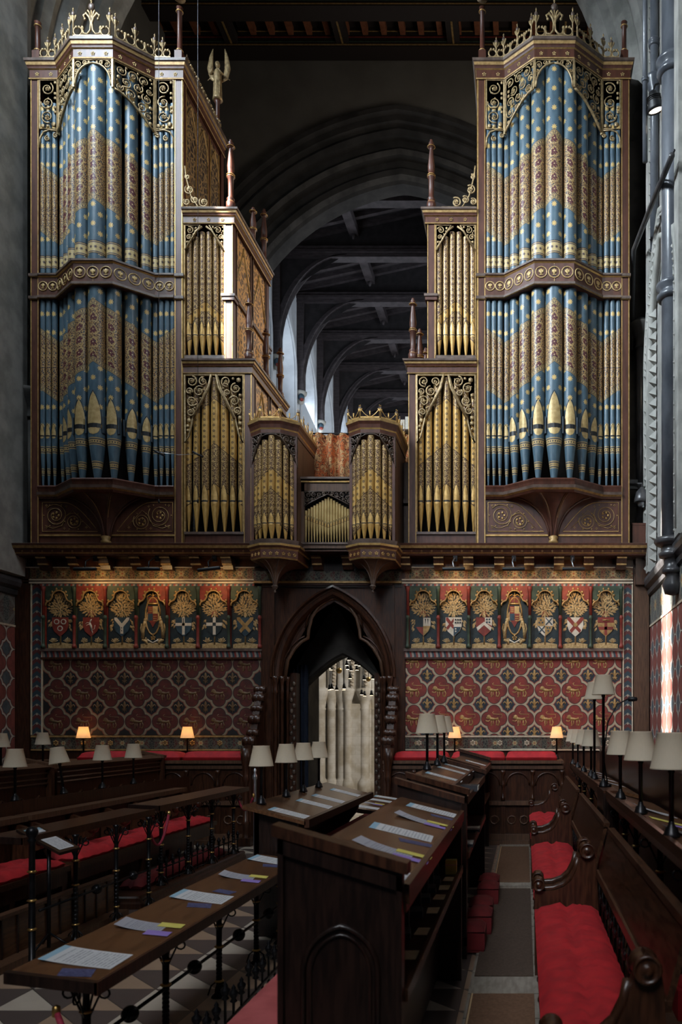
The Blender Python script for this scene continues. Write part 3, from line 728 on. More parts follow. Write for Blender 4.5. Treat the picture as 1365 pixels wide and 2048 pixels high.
    for (x0, y0, x1, y1), n in zip(faces, (2, 3, 3, 3, 2)):
        L = flen(x0, y0, x1, y1); mb.T = FT(x0, y0, x1, y1); zm = (za+zc)/2; r = min(L/n*.46, .082)
        for i in range(n):
            a = L*(i+.5)/n
            mb.tube([(a+r*cos(t*PI/8), -.017, zm+r*.98*sin(t*PI/8)) for t in range(16)], .008, 'gold_bright', 5, True, nrm=(0, 1, 0))
            for s in (-1, 1):
                mb.tube(spiral(a+s*r*.42, zm-r*.15, r*.36, PI/2 if s > 0 else PI/2, s, .9, .35, 10), .006, 'gold_bright', 4, nrm=(0, 1, 0))
            mb.blob((a, -.017, zm+r*.15), r*.26, .006, r*.5, 'gold_bright', 6, 5)
            for q in (-1, 1): mb.blob((a+q*r*.3, -.017, zm+r*.2), r*.17, .006, r*.3, 'gold_bright', 5, 4)
            mb.box(a-r*.3, a+r*.3, -.022, -.01, zm-r*.5, zm-r*.38, 'gold_bright')
    for v in mb.v: pass
    mb.build('fleur_roundels', band, org)
    # shelf under the pipes
    mb = MB(); za, zc = fz(998), fz(972)
    pr = [(-.05, za), (.0, za), (.02, za+.03), (.05, za+.05), (.06, za+.09), (.02, za+.10), (.03, za+.14), (.045, zc-.02), (.03, zc), (-.05, zc)]
    mb.sweep(pr, bp, 'case', mats=['case', 'case', 'gold_dull', 'case_lip', 'case_lip', 'case', 'case', 'case', 'case'])
    mb.prism(bp+[(WI, .5), (-WI, .5)], za+.05, zc-.005, 'case', 'z'); mb.build('pipe_shelf', R, org)
    # coved bracket with ribs
    mb = MB(); out = [(-w1*.98, 0)]+[(-w0, P), (w0, P)]+[(w1*.98, 0)]; zt_, zl = fz(992), fz(1078); n = 9; vs = []
    for i in range(n):
        f = (PI/2)*i/(n-1); k = .08+.92*(1-sin(f)); z = zt_-(zt_-zl)*(1-cos(f))
        vs += [(x*k, y*k-.0, z) for x, y in out]
    mb.add(vs, [(i*4+j, i*4+j+1, i*4+5+j, i*4+4+j) for i in range(n-1) for j in range(3)], 'case', True)
    for j in range(4):
        for dx in (-.018, .018): mb.tube([(vs[i*4+j][0]+dx*(1-i/n), vs[i*4+j][1]-.012, vs[i*4+j][2]) for i in range(n)], .006, 'gold_dull', 4)
        mb.tube([(vs[i*4+j][0], vs[i*4+j][1]-.006, vs[i*4+j][2]) for i in range(n)], .016, 'case', 5)
    b = mb.build('coved_bracket', R, org)
    mb = MB(); mb.lathe([(.03, 0), (.07, .02), (.075, .05), (.055, .07), (.075, .11), (.05, .13)], (0, -.02, fz(1090)), 'gold_dull', 10); mb.build('bracket_foot', b, org)
    # lower boards with painted gold scrolls
    mb = MB(); mb.box(-WI, WI, .03, .07, zb, fz(985), 'case')
    for q in (fz(1070), ): mb.box(-WI, WI, .012, .04, q-.012, q+.012, 'gold')
    mb.build('lower_board', R, org)
    for s in (-1, 1):
        mb = MB(); a = s*(WI-.04); b = s*.14
        fr = [(a, fz(1062)), (a, fz(1004))]+[(a+(b-a)*(.38+.62*t/8), fz(1004)+(fz(1062)-fz(1004))*(1-cos(t/8*PI/2))) for t in range(9)]
        mb.tube([(x, .024, z) for x, z in fr], .006, 'gold', 4, True, nrm=(0, 1, 0))
        for q, zz, r in ((.20, fz(1030), .16), (.47, fz(1042), .12)):
            x = a-s*q; mb.tube([(p[0], .024, p[2]) for p in spiral(x, zz, r*1.1, PI*.8, s, 2.0, .34, 36)], .006, 'gold_dull', 4, nrm=(0, 1, 0))
            for k in range(5): t = k*1.256; mb.blob((x+cos(t)*.045, .024, zz+sin(t)*.045), .02, .004, .02, 'gold', 5, 3)
            for k in range(6): t = k*1.05; mb.blob((x+cos(t)*r*1.12, .024, zz+sin(t)*r*1.12), .012, .004, .012, 'gold_dull', 5, 3)
        mb.tube([(a-s*.04, .024, fz(1050)), (a-s*.16, .024, fz(1056)), (a-s*.30, .024, fz(1050)), (a-s*.36, .024, fz(1030)), (a-s*.46, .024, fz(1020)), (a-s*.60, .024, fz(1040)), (a-s*.72, .024, fz(1056))], .0045, 'gold_dull', 4, nrm=(0, 1, 0))
        for q, zz in ((.06, 1010), (.06, 1054), (.36, 1012), (.66, 1054), (.33, 1056)): flower(mb, a-s*q, fz(zz), .022, 'gold_dull', .024, .004, 4)
        mb.build('painted_scroll', R, org)
    # pipes
    def dr(x):
        ad = abs(x)/S; return (.60*ad if ad < 97 else .60*97-.72*(ad-97))*S
    f1 = .62
    pl = [(0, -34, 17, 0)]+[q for s in (-1, 1) for q in ((s*31, -31, 13.5, 0), (s*56, -14, 12.3, s*f1), (s*77, 3, 10.3, s*f1), (s*93.5, 11, 6.4, s*.3), (s*107, 6, 5.4, 0), (s*119, 6, 5.4, 0), (s*130.5, 6, 5.2, 0))]
    for x, y, r, fc in pl:
        big = r > 10
        pipe(R, org, x*S, y*S, r*S, fz(165 if r > 12 else 205), fz(575), None, 'pipe_up', dr, fc)
        k = 804+abs(x)*.42 if big else 847; sl = 868+(3 if not big else 0)
        pipe(R, org, x*S, y*S, r*S, fz(575), fz(886), fz(981), 'pipe_lo', dr, fc, mouth=(fz(k if big else 850), fz(sl), fz(sl+(19 if big else 6))), ears=big, mmat='gold_bright')
    return R
tower_l = make_tower(fx(213.5), 'tall organ tower of blue starred pipes on the left, lit from the window side')
tower_r = dup(tower_l, (fx(1107.5), YF, fz(1090)), label='tall organ tower of blue starred pipes on the right, by the grey wall shafts')
for ch in [c for c in tower_r.children if c.name.startswith('corner_shaft')]: ch.scale = (-1, 1, 1)

# ---------------------------------------------------------------- stepped wings between the towers and the middle
def make_wing(sx, xc, label):
    zb = fz(1090); org = (0, 0, zb)
    R = thing('organ_wing', label, 'organ', (xc, YF+.02, zb), 0, 'stepped gold-piped organ wings')
    def X(px): return sx*px*S
    def bx(mb, a, b, y0, y1, z0, z1, m): a, b = sorted((X(a), X(b))); mb.box(a, b, y0, y1, z0, z1, m)
    D = 1.7
    def path(a, b): 
        p = [(X(a), 0), (X(b), 0), (X(b), D)]
        return p if sx > 0 else p[::-1]
    # lower stage -59.3..78, upper stage -59.3..40
    for a, b, z0, z1, full in ((62, 78, fz(1090), fz(745), 1), (24, 40, fz(718), fz(445), 1), (-59.3, -57, fz(1090), fz(420), 0)):
        for y0 in ((0, D-.12) if full else (0,)):
            mb = MB(); bx(mb, a, b, y0, y0+.12, z0, z1, 'case')
            if y0 == 0:
                for q in (a+1, b-1): bx(mb, q-.7, q+.7, -.006, .01, z0, z1, 'gold')
            if a == 24:
                bx(mb, a-4, b+4, y0-.03, y0+.15, fz(600), fz(593), 'case'); bx(mb, a-6, b+6, y0-.045, y0+.165, fz(593), fz(588), 'case_lip')
            mb.build('post', R, org)
    for a, z0, z1, wm in ((76, fz(1090), fz(745), 'fili_sunlit'), (38, fz(718), fz(445), 'fili_sunlit')):
        mb = MB(); x = X(a-3); mb.box(x-.02, x+.02, .12, D-.12, z0, z1, 'case'); n = 2; L = (D-.24)/n
        for i in range(n):
            ya, yb = .12+L*i+.06, .12+L*(i+1)-.05; xo = x+sx*.024; mb.box(*sorted((x, xo)), ya, yb, z0+.1, z1-.06, wm)
            for yy in (ya, yb): mb.box(*sorted((x, xo+sx*.015)), yy-.012, yy+.012, z0, z1, 'oak_mid')
            mb.tube([(xo, ya, z1-.75), (xo, (ya*2+yb)/3, z1-.35), (xo, (ya+yb)/2, z1-.1), (xo, (ya+2*yb)/3, z1-.35), (xo, yb, z1-.75)], .02, 'gold_dull', 5)
        mb.box(*sorted((x, x+sx*.06)), .12, D, z0+(z1-z0)*.46, z0+(z1-z0)*.46+.06, 'oak_mid')
        mb.build('side_panel', R, org)
    for a, b, z0, z1 in ((-59.3, 78, fz(747), fz(719)), (-59.3, 42, fz(447), fz(417))):
        mb = MB(); pa = path(a, b) if sx > 0 else path(a, b); cornice(mb, pa, z0, z1, 1.1)
        q = [(X(a), 0), (X(b), 0), (X(b), D), (X(a), D)]; mb.prism(q, z1-.03, z1-.01, 'case', 'z')
        if z1 > fz(430):
            for i in range(3): flower(mb, X(-36+i*28), z0+.06, .03, 'gold_dull', -.02)
        mb.build('cornice', R, org)
    mb = MB(); bx(mb, -59.3, 76, .5, .52, zb, fz(720), 'inner'); bx(mb, -59.3, 38, .5, .52, fz(718), fz(420), 'inner'); bx(mb, -59.3, 76, .5, .52, fz(1090), fz(1060), 'inner'); mb.build('back_board', R, org)
    # lower board and sills
    mb = MB(); bx(mb, -57, 62, .02, .06, zb, fz(1064), 'case'); bx(mb, -57, 62, -.01, .1, fz(1068), fz(1063), 'case_lip')
    bx(mb, -57, 24, .0, .1, fz(718), fz(709), 'case_lip'); mb.build('sill', R, org)
    # carved V-shaped heads
    mb = MB(); zt = fz(749)
    for s in (-1, 1):
        c = 2.5; e = 59*s; poly = [(X(c+e*.99), zt), (X(c+s*7), zt), (X(c+s*13), fz(775)), (X(c+s*42), fz(835)), (X(c+s*50), fz(870)), (X(c+e*.99), fz(885))]
        carve(mb, poly, .050, .088, .0130, seed=5+s)
        mb.tube([(X(c+s*5), -.02, zt), (X(c+s*10), -.02, fz(775)), (X(c+s*41), -.02, fz(836))], .018, 'carved', 5)
    bx(mb, -57, -55, -.01, .03, fz(1063), zt, 'gold_dull'); bx(mb, 60, 62, -.01, .03, fz(1063), zt, 'gold_dull'); bx(mb, -57, 62, -.01, .03, zt-.01, zt+.015, 'gold_dull')
    mb.build('carved_head', R, org)
    mb = MB(); zt = fz(449)
    for s in (-1, 1):
        c = -16.5; e = 40*s; poly = [(X(c+e*.98), zt), (X(c+s*9), zt), (X(c+s*36), fz(492)), (X(c+e*.98), fz(500))]
        carve(mb, poly, .035, .06, .009, seed=8+s)
        mb.tube([(X(c+s*4), -.02, zt-.03), (X(c+s*16), -.02, fz(462)), (X(c+s*38), -.02, fz(500))], .015, 'carved', 5)
    bx(mb, -57, -55.6, -.01, .03, fz(709), zt, 'gold_dull'); bx(mb, 22.6, 24, -.01, .03, fz(709), zt, 'gold_dull')
    mb.build('carved_head', R, org)
    # scrolls leaning on the tower above the upper cornice
    mb = MB()
    for q, zz, r in ((-47, 378, .075), (-36, 398, .06), (-18, 403, .078), (-51, 352, .04), (-52, 402, .055)):
        mb.tube(spiral(X(q), fz(zz), r, 2.2, sx, 1.35), .012, 'carved', 5, nrm=(0, 1, 0)); rosette(mb, X(q), fz(zz), r*.5, 'carved')
    mb.tube([(X(-56), 0, fz(330)), (X(-54), 0, fz(350)), (X(-44), 0, fz(390)), (X(-30), 0, fz(412)), (X(-10), 0, fz(415))], .012, 'carved', 5, nrm=(0, 1, 0))
    mb.box(*sorted((X(-57), X(12))), -.012, .012, fz(417), fz(412), 'carved'); mb.build('carved_scroll', R, org)
    # pinnacles
    for a, y, zt, h in ((33, .06, 417, 1.10), (33, D-.1, 417, 1.05), (33, D*.62, 417, .72), (70, .06, 719, .97), (70, D-.1, 719, .95), (70, D*.5, 719, .9)):
        pinnacle(R, org, X(a), y, fz(zt), h, .055)
    # pipes
    def drw(x): return .8*abs(x/S*sx-2.5)*S
    for x, r in ((-52, 5.6), (-36, 6.6), (-18, 7.6), (1.5, 8.6), (20.5, 7.8), (38, 6.8), (54, 6)):
        pipe(R, org, X(x), .07, r*S, fz(752+abs(x)*.6), fz(1006), fz(1061), 'pipe_wlow', drw, mouth=(fz(968), fz(1000), fz(1007)), seg=14, mmat='gold')
    def dru(x): return .9*abs(x/S*sx+16.5)*S
    for i in range(6):
        x = -50.5+i*13.6; pipe(R, org, X(x), .06, 5.9*S, fz(455+abs(x+16.5)*.7), fz(671), fz(711), 'pipe_wing', dru, mouth=(fz(641), fz(667), fz(671)), seg=14, mmat='gold')
    return R
make_wing(1, fx(425), 'stepped gold-piped organ wing left of the doorway, its white post struck by sun')
make_wing(-1, fx(895), 'stepped gold-piped organ wing right of the doorway, in even shade')

# ---------------------------------------------------------------- small choir case hanging over the doorway
def make_small_case():
    Y0 = 11.61; k = Y0/SP
    def X(px): return (px-1050)*k
    def Z(py): return ZC-(py-1455)*k
    zb = Z(1180); xc = X(647)
    R = thing('small_organ_case', 'small twin-towered organ case hanging over the doorway, gold pipes and gilt crowns', 'organ', (xc, YF-.39, zb)); org = (0, 0, zb)
    for s, cpx in ((-1, 549), (1, 745.5)):
        tx = X(cpx)-xc; w0 = .135; w1 = .33; P = -.16; D = .95
        plan = [(tx-w1, D), (tx-w1, 0), (tx-w0, P), (tx+w0, P), (tx+w1, 0), (tx+w1, D)]
        T = bpy.data.objects.new('side_turret', None); COL.objects.link(T); T.parent = R
        def bld(mb, nm): return mb.build(nm, T, org)
        mb = MB(); z0, z1 = Z(874), Z(846); pr = [(-.03, z0), (.01, z0), (.012, z0+.05), (.02, z0+.07), (.03, z0+.12), (.05, z0+.16), (.055, z1-.01), (.03, z1), (-.03, z1)]
        mb.sweep(pr, plan, 'case', mats=['case', 'case', 'gold', 'case', 'case', 'gold_dull', 'case_lip', 'case_lip']); mb.prism(plan, z1-.03, z1-.01, 'case', 'z'); bld(mb, 'turret_cornice')
        mb = MB()
        for (x0, y0), (x1, y1) in zip(plan[:-1], plan[1:]):
            L = flen(x0, y0, x1, y1); mb.T = FT(x0, y0, x1, y1, 0) @ Matrix.Translation((0, -.03, 0)); n = 1 if L < .4 else 4
            mb.box(0, L, -.008, .008, z1, z1+.02, 'gold'); 
            for i in range(n):
                a0, a1 = L*i/n, L*(i+1)/n
                for q, d in ((a0, 1), (a1, -1)): mb.tube([(q+d*(a1-a0)*t/2, 0, z1+.02+.11*(1-sin(t*PI/2))**1.0+.0) for t in (0, .2, .4, .6, .8, 1)], .006, 'gold', 4)
                crest_post(mb, a0, z1, .19, 'gold', .018); mb.tube([((a0+a1)/2, 0, z1), ((a0+a1)/2, 0, z1+.10)], [.006, .012], 'gold', 5)
            crest_post(mb, L, z1, .19, 'gold', .018)
        bld(mb, 'gilt_crown')
        mb = MB()   # corner posts and plain oak sides
        for q in (-1, 1):
            x = tx+q*w1; mb.box(*sorted((x, x-q*.035)), -.01, D, Z(1083), z0, 'oak_mid'); mb.box(*sorted((x, x-q*.04)), -.02, .02, Z(1083), z0, 'case')
        mb.box(tx-w1, tx+w1, .3, .32, Z(1083), z0, 'inner'); bld(mb, 'turret_side')
        mb = MB()   # carved dark heads on three faces
        for j, (a, b) in enumerate(zip(plan[1:4], plan[2:5])):
            L = flen(*a, *b); mb.T = FT(*a, *b); zt = z0-.005
            if j == 1: poly = [(0, zt), (0, zt-.05), (L*.25, zt-.015), (L*.5, zt-.006), (L*.75, zt-.015), (L, zt-.05), (L, zt)]; mb.tube([(p[0], 0, p[1]) for p in poly], .008, 'carved_dark', 5, True)
            else:
                ff = (lambda t: t) if j == 0 else (lambda t: L-t)
                poly = [(ff(0), zt), (ff(0), zt-.44), (ff(L*.3), zt-.26), (ff(L*.8), zt-.1), (ff(L), zt-.04), (ff(L), zt)]
                carve(mb, poly, .028, .05, .011, 'carved_dark', 31+j)
        bld(mb, 'carved_head')
        mb = MB(); z0b, z1b = Z(1120), Z(1083); pr = [(-.05, z0b-.01), (.0, z0b-.01), (.012, z0b+.01), (.015, z0b+.12), (.03, z0b+.14), (.05, z0b+.17), (.055, z0b+.20), (.02, z0b+.21), (.035, z1b), (-.05, z1b)]
        mb.sweep(pr, plan, 'case', mats=['case', 'gold_dull', 'case', 'gold_dull', 'case', 'gold', 'case_lip', 'case_lip', 'case_lip']); mb.prism(plan, z0b, z1b-.01, 'case', 'z')
        for (a, b), n in zip(zip(plan[1:4], plan[2:5]), (3, 3, 3)):
            L = flen(*a, *b); mb.T = FT(*a, *b)
            for i in range(n): flower(mb, L*(i+.5)/n, z0b+.06, .030, 'gold', -.017, .005, 5)
        bld(mb, 'turret_base')
        mb = MB(); n = 10; out = [(p[0]-tx, p[1]) for p in plan[1:5]]+[(w1, .8), (-w1, .8)]; vs = []; cy = .03
        for i in range(n):
            f = (PI/2)*i/(n-1); kk = .07+.93*(1-sin(f)); z = z0b-(z0b-Z(1172))*(1-cos(f))
            vs += [(tx+x*kk, cy+(y-cy)*kk, z) for x, y in out]
        mb.add(vs, [(i*6+j, i*6+(j+1) % 6, i*6+6+(j+1) % 6, i*6+6+j) for i in range(n-1) for j in range(6)], 'oak_mid', True)
        for j in range(4): mb.tube([vs[i*6+j] for i in range(n)], .007, 'case_lip', 4)
        mb.lathe([(0, -.10), (.012, -.09), (.018, -.07), (.008, -.055), (.02, -.04), (.035, -.03), (.035, -.01), (.05, 0), (.03, .02)], (tx, cy, Z(1172)), 'case_lip', 10); bld(mb, 'coved_corbel')
        def dr(x): return .9*abs(x-tx)
        for x, y, r, fc in ((0, P+.05, .052, 0), (-.096, P+.055, .046, -.1), (.096, P+.055, .046, .1), (-.183, P+.10, .042, -.5), (.183, P+.10, .042, .5), (-.255, P+.155, .036, -.5), (.255, P+.155, .036, .5)):
            pipe(T, org, tx+x, y, r, Z(878+abs(x)*90), Z(1054), Z(1084), 'pipe_ch', dr, fc, mouth=(Z(1032), Z(1051), Z(1055)), seg=12, mmat='gold')
    mb = MB(); x0, x1 = X(594)-xc, X(703)-xc; y = .22
    mb.box(x0, x1, y, y+.06, Z(1093), Z(1078), 'oak_mid'); mb.box(x0, x1, y-.02, y+.06, Z(1082), Z(1078), 'case_lip')
    mb.box(x0, x1, y-.0, y+.06, Z(974), Z(950), 'oak_mid'); mb.box(x0, x1, y-.05, y+.07, Z(950), Z(946), 'case_lip'); mb.box(x0, x1, y-.02, y+.03, Z(956), Z(953), 'gold'); mb.box(x0, x1, y+.2, y+.22, Z(1090), Z(950), 'inner')
    for q in (x0+.0, x1-.05): mb.box(q, q+.05, y-.0, y+.05, Z(1080), Z(950), 'oak_mid')
    mb.box(x0, x1, y+.0, y+.5, Z(1096), Z(1090), 'oak'); mb.build('centre_frame', R, org)
    mb = MB(); c = (x0+x1)/2; h = (x1-x0)/2-.05; cur = [(c+h*t/10, Z(980)-(.17*(abs(t)/10)**1.1)) for t in range(-10, 11)]
    poly = [(c+h, Z(974)), (c-h, Z(974))]+[(c-h, Z(1004))]+cur[2:-2]+[(c+h, Z(1004))]
    mb.T = Matrix.Translation((0, y-.005, 0)); carve(mb, poly, .022, .042, .009, 'carved_dark', 4); mb.build('carved_head', R, org)
    n = 17
    for i in range(n):
        t = (i-(n-1)/2)/((n-1)/2); r = .0235 if abs(t) > .3 else .029; xx = c+h*.97*(t if abs(t) > .01 else t)
        r = h*.97/(n-1)*.98
        zt = Z(984)-.20*abs(t); zm = Z(1046)+.12*abs(t)
        pipe(R, org, xx, y+.05, r, zt, zm-.01, Z(1078), 'pipe_pl', lambda x: 0, mouth=(zm+.05, zm, zm-.01), seg=10, mmat='gold')
    return R
make_small_case()
# ---------------------------------------------------------------- the building
AX = -2.93                      # axis of choir and nave
def at(px, py, Y): return ((px-1050)*Y/SP, Y, ZC-(py-1455)*Y/SP)
YW = 12.25; kW = YW/SP
def wx(px): return (px-1050)*kW
def wz(py): return ZC-(py-1455)*kW
def garch(w, h, n=12, o=0.):
    """pointed arch outline from left springing to right springing, as (x,z) about the axis"""
    if h < w:
        k = 1.15; L = [(-(w+o)*(1-i/n), (h+o)*sin(k*i/n)/sin(k)) for i in range(n+1)]; return L+[(-x, z) for x, z in L[-2::-1]]
    R = (w*w+h*h)/(2*w); c = R-w; r = R+o; t1 = math.acos(min(1, c/r)) if r > c else 0
    L = [(c-r*cos(t1*i/n), r*sin(t1*i/n)) for i in range(n+1)]
    return L+[(-x, z) for x, z in L[-2::-1]]
def arch_sweep(mb, cx, zs, w, h, prof, mat, n=14, mats=None):
    """carry a section [(offset, y)] round a pointed arch"""
    rows = [garch(w, h, n, o) for o, y in prof]; m = len(rows[0])
    vs = [(cx+rows[j][i][0], prof[j][1], zs+rows[j][i][1]) for i in range(m) for j in range(len(prof))]; k = len(prof)
    for j in range(k-1): mb.add(vs, [(i*k+j, i*k+j+1, (i+1)*k+j+1, (i+1)*k+j) for i in range(m-1)], mats[j] if mats else mat, True)
def wall_hole(mb, x0, x1, z0, z1, cx, zs, w, h, y0, y1, mat, zb=None):
    a = garch(w, h); n = len(a)//2; zb = z0 if zb is None else zb
    for s in (0, 1):
        q = [(cx+x, zs+z) for x, z in (a[:n+1] if s == 0 else a[n:][::-1])]
        xe = x0 if s == 0 else x1; e = cx-w if s == 0 else cx+w
        poly = [(xe, zb), (e, zb)]+q+[(cx, z1), (xe, z1)]
        mb.prism(poly, y0, y1, mat)
# floors
mb = MB(); mb.box(-7.78, 1.92, -1.5, 13.4, -.1, 0, 'tiles'); struct(mb.build('floor'), 'pale and brown marble floor laid in triangles')
mb = MB(); mb.box(-9.5, 4.5, 13.4, 46, -.95, -.85, 'stone_warm'); struct(mb.build('floor_nave'))
mb = MB(); mb.box(-.36, .62, 1.2, 11.56, 0.0, .012, 'slab')
for i in range(24): mb.box(-.36, .62, 1.2+i*.43, 1.205+i*.43, .012, .013, 'black')
struct(mb.build('floor_boards'), 'pale board walkway between the stalls')
# side walls
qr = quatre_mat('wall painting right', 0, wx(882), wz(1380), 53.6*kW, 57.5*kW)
ql = quatre_mat('wall painting left', 0, wx(115), wz(1386), 54*kW, 57.2*kW, 1)  # darker palette: the left screen's shade put into the colours
qs = quatre_mat('side wall painting', 1, .2, wz(1386), .40, .44, 2)  # lighter palette: sunlight on the side wall put into the colours
lf = frieze_mat('upper painted frieze', 0, .30, .16, wz(1148), (.12, .035, .018), (.035, .045, .028), (.20, .13, .055))
lf2 = frieze_mat('lower painted frieze', 0, .30, .13, wz(1486), (.020, .018, .016), (.075, .018, .014), (.085, .085, .06))
lfs = frieze_mat('side painted frieze', 1, .5, .3, 3.5, (.04, .06, .06), (.10, .06, .05), (.17, .17, .15))
for nm, X, s in (('wall_left', -7.78, -1), ('wall_right', 1.92, 1)):
    mb = MB(); a, b = sorted((X, X+s*.4)); mb.box(a, b, -1.5, 12.6, 0, 1.1, 'oak'); mb.box(a, b, -1.5, 12.6, 1.1, 3.25, qs)
    mb.box(a, b, -1.5, 12.6, 3.25, 3.72, lfs); mb.box(a, b, 7 if s > 0 else 9, 12.6, 3.72, 16.5, 'ashlar')
    xi = X-s*.012; mb.box(*sorted((X, xi)), 8, 12.6, 3.23, 3.26, 'cream'); w = mb.build(nm); struct(w)
    mb = MB(); pr = [(-.02, 3.70), (.04, 3.72), (.05, 3.78), (.03, 3.80), (.09, 3.84), (.11, 3.90), (.10, 3.96), (0, 4.0), (-.02, 4.0)]
    pa = [(X, 12.6), (X, -1.5)]
    mb.sweep(pr if s > 0 else [(-o, z) for o, z in pr], pa, 'marble_d')
    struct(mb.build('trim_1' if s < 0 else 'trim_2'))
# right wall: blind arch, dogtooth and marble shafts
def shaft(name, x, y, r, z0, z1, rings, mat='marble', cap=None, corbel=False):
    mb = MB(); mb.lathe([(r, z0), (r, z1)], (x, y, 0), mat, 18)
    for z in rings: mb.lathe([(r, z-r*.9), (r*1.35, z-r*.75), (r*1.45, z-r*.5), (r*1.2, z-r*.3), (r*1.15, z), (r*1.45, z+r*.25), (r*1.5, z+r*.5), (r*1.3, z+r*.7), (r, z+r*.8)], (x, y, 0), mat, 18)
    if cap: mb.lathe([(r*1.2, cap), (r*1.25, cap+r*.4), (r*1.05, cap+r*.6), (r*1.2, cap+r*2), (r*2, cap+r*3.5), (r*2.1, cap+r*4), (r*2.3, cap+r*4.4), (r*2.3, cap+r*5), (r*1.4, cap+r*5.2)], (x, y, 0), 'stone_dark' if mat != 'marble' else 'marble', 18)
    if corbel: mb.lathe([(0, z0-r*4.6), (r*.7, z0-r*4.4), (r*.95, z0-r*3.6), (r*.6, z0-r*2.9), (r*.75, z0-r*2.6), (r*1.0, z0-r*2.5), (r*.95, z0-r*2.2), (r*.8, z0-r*2.1), (r*.8, z0-r*1.2), (r*1.2, z0-r*1.1), (r*1.3, z0-r*.8), (r*1.05, z0-r*.6), (r*1.05, z0-r*.1), (r*1.5, z0), (r*1.7, z0+r*.3), (r*1.5, z0+r*.6), (r, z0+r*.7)], (x, y, 0), 'marble_d', 18)
    return struct(mb.build(name))
shaft('trim_3', 1.85, 10.0, .138, 3.98, 13, (7.15, 9.95), corbel=True)
shaft('trim_4', 1.85, 11.4, .06, 8.5, 14, (10.5, 11.45), cap=10.65)
shaft('trim_5', 1.80, 12.35, .075, 4.0, 8.0, (4.1,), 'marble_d', cap=7.55)
shaft('trim_6', 1.62, 10.75, .035, 9.3, 14, (10.4,))
shaft('trim_7', -7.62, 12.35, .09, 4.0, 6.9, (4.15,), 'stone_dark', cap=6.45)
shaft('trim_8', -7.55, 12.6, .12, 4.0, 11.2, (), 'stone_dark', cap=10.9)
for nm, X, s, yc, w in (('trim_9', 1.92, 1, 10.9, .95), ('trim_10', -7.78, -1, 11.5, .95)):
    mb = MB(); a = garch(w, 1.5, 10)
    zs = 6.9
    for o, r, m in ((.0, .05, 'stone'), (.14, .04, 'stone'), (.34, .06, 'stone')):
        P = [(X-s*.06, yc+q*(1+o/w), zs+z*(1+o/1.5)) for q, z in a]; mb.tube([(X-s*.06, P[0][1], 4.1)]+P+[(X-s*.06, P[-1][1], 4.1)], r, m, 6)
    P = [(X-s*.07, yc+q*(1+.24/w), zs+z*(1+.24/1.5)) for q, z in a]
    L = [(X-s*.07, P[0][1], 4.1+.17*i) for i in range(16)]+[tuple(Vector(P[i]).lerp(Vector(P[i+1]), t)) for i in range(len(P)-1) for t in (0, .5)]+[(X-s*.07, P[-1][1], 4.1+.17*i) for i in range(16)]
    for p in L: mb.add([(p[0]-s*.05, p[1], p[2]), (p[0], p[1]-.06, p[2]-.06), (p[0], p[1]+.06, p[2]-.06), (p[0], p[1]+.06, p[2]+.06), (p[0], p[1]-.06, p[2]+.06)], [(0, 1, 2), (0, 2, 3), (0, 3, 4), (0, 4, 1)], 'stone')
    struct(mb.build(nm))
mb = MB()
for x, y, w_ in ((1.86, 11.9, .10), (1.86, 10.55, .12), (1.86, 9.6, .14)): mb.box(x-.04, x+.06, y-w_, y+w_, 4.0, 16, 'stone')
for i in range(76):
    z = 4.1+i*.16; y = 11.62; mb.add([(1.80, y, z+.06), (1.9, y-.07, z), (1.9, y+.07, z), (1.9, y+.07, z+.13), (1.9, y-.07, z+.13)], [(0, 1, 2), (0, 2, 3), (0, 3, 4), (0, 4, 1)], 'stone')
mb.box(-7.8, -7.62, 11.6, 12.25, 4.0, 16, 'stone')
struct(mb.build('trim_11'))
# east crossing arch above the organ, on dark piers
mb = MB(); pr = [(1.1, 12.62), (.62, 12.62), (.60, 12.72), (.50, 12.74), (.42, 12.86), (.44, 12.98), (.34, 13.02), (.24, 13.10), (.20, 13.2), (.24, 13.3), (.1, 13.34), (0, 13.45), (-.02, 13.6), (0, 13.8), (.10, 13.9), (.22, 13.95), (.24, 14.1), (.5, 14.3)]
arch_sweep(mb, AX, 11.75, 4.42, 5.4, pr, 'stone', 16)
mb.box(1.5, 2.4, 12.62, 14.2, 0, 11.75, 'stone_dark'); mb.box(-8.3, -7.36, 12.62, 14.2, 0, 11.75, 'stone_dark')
for x in (1.62, -7.5):
    for dy in (0, .3, .6): mb.lathe([(.11, 0), (.11, 10.9)], (x, 12.72+dy, 0), 'stone_dark', 10)
    for dx, dy in ((0, .1), (0, .55)): mb.lathe([(.14, 10.95), (.16, 11.0), (.13, 11.05), (.15, 11.35), (.24, 11.6), (.26, 11.66), (.3, 11.7), (.3, 11.78)], (x, 12.62+dy, 0), 'stone_dark', 12)
a_ = garch(4.42+1.05, 6.35, 14); n_ = len(a_)//2
struct(mb.build('wall_crossing'))
# added unseen plate on the south side, slots cut to shape the sun patches
XS = -7.82
def slot_poly(a, q):
    r = []
    for v in q: t = (XS-a[0])/(v[0]-a[0]); r.append((a[1]+(v[1]-a[1])*t, a[2]+(v[2]-a[2])*t))
    return r
mb = MB(); ye = -6.0
for a, q, p_ in SUNS[::-1]:
    r = slot_poly(a, q); ys = [p[0] for p in r]; zs_ = [p[1] for p in r]; y0, y1, z0, z1 = min(ys), max(ys), min(zs_), max(zs_)
    mb.box(XS-.03, XS, ye, y0, 3.7, 26, 'ashlar'); mb.box(XS-.03, XS, y0, y1, 3.7, z0, 'ashlar'); mb.box(XS-.03, XS, y0, y1, z1, 26, 'ashlar'); ye = y1
mb.box(XS-.03, XS, ye, 9.0, 3.7, 26, 'ashlar')
struct(mb.build('wall_sun_mask'))
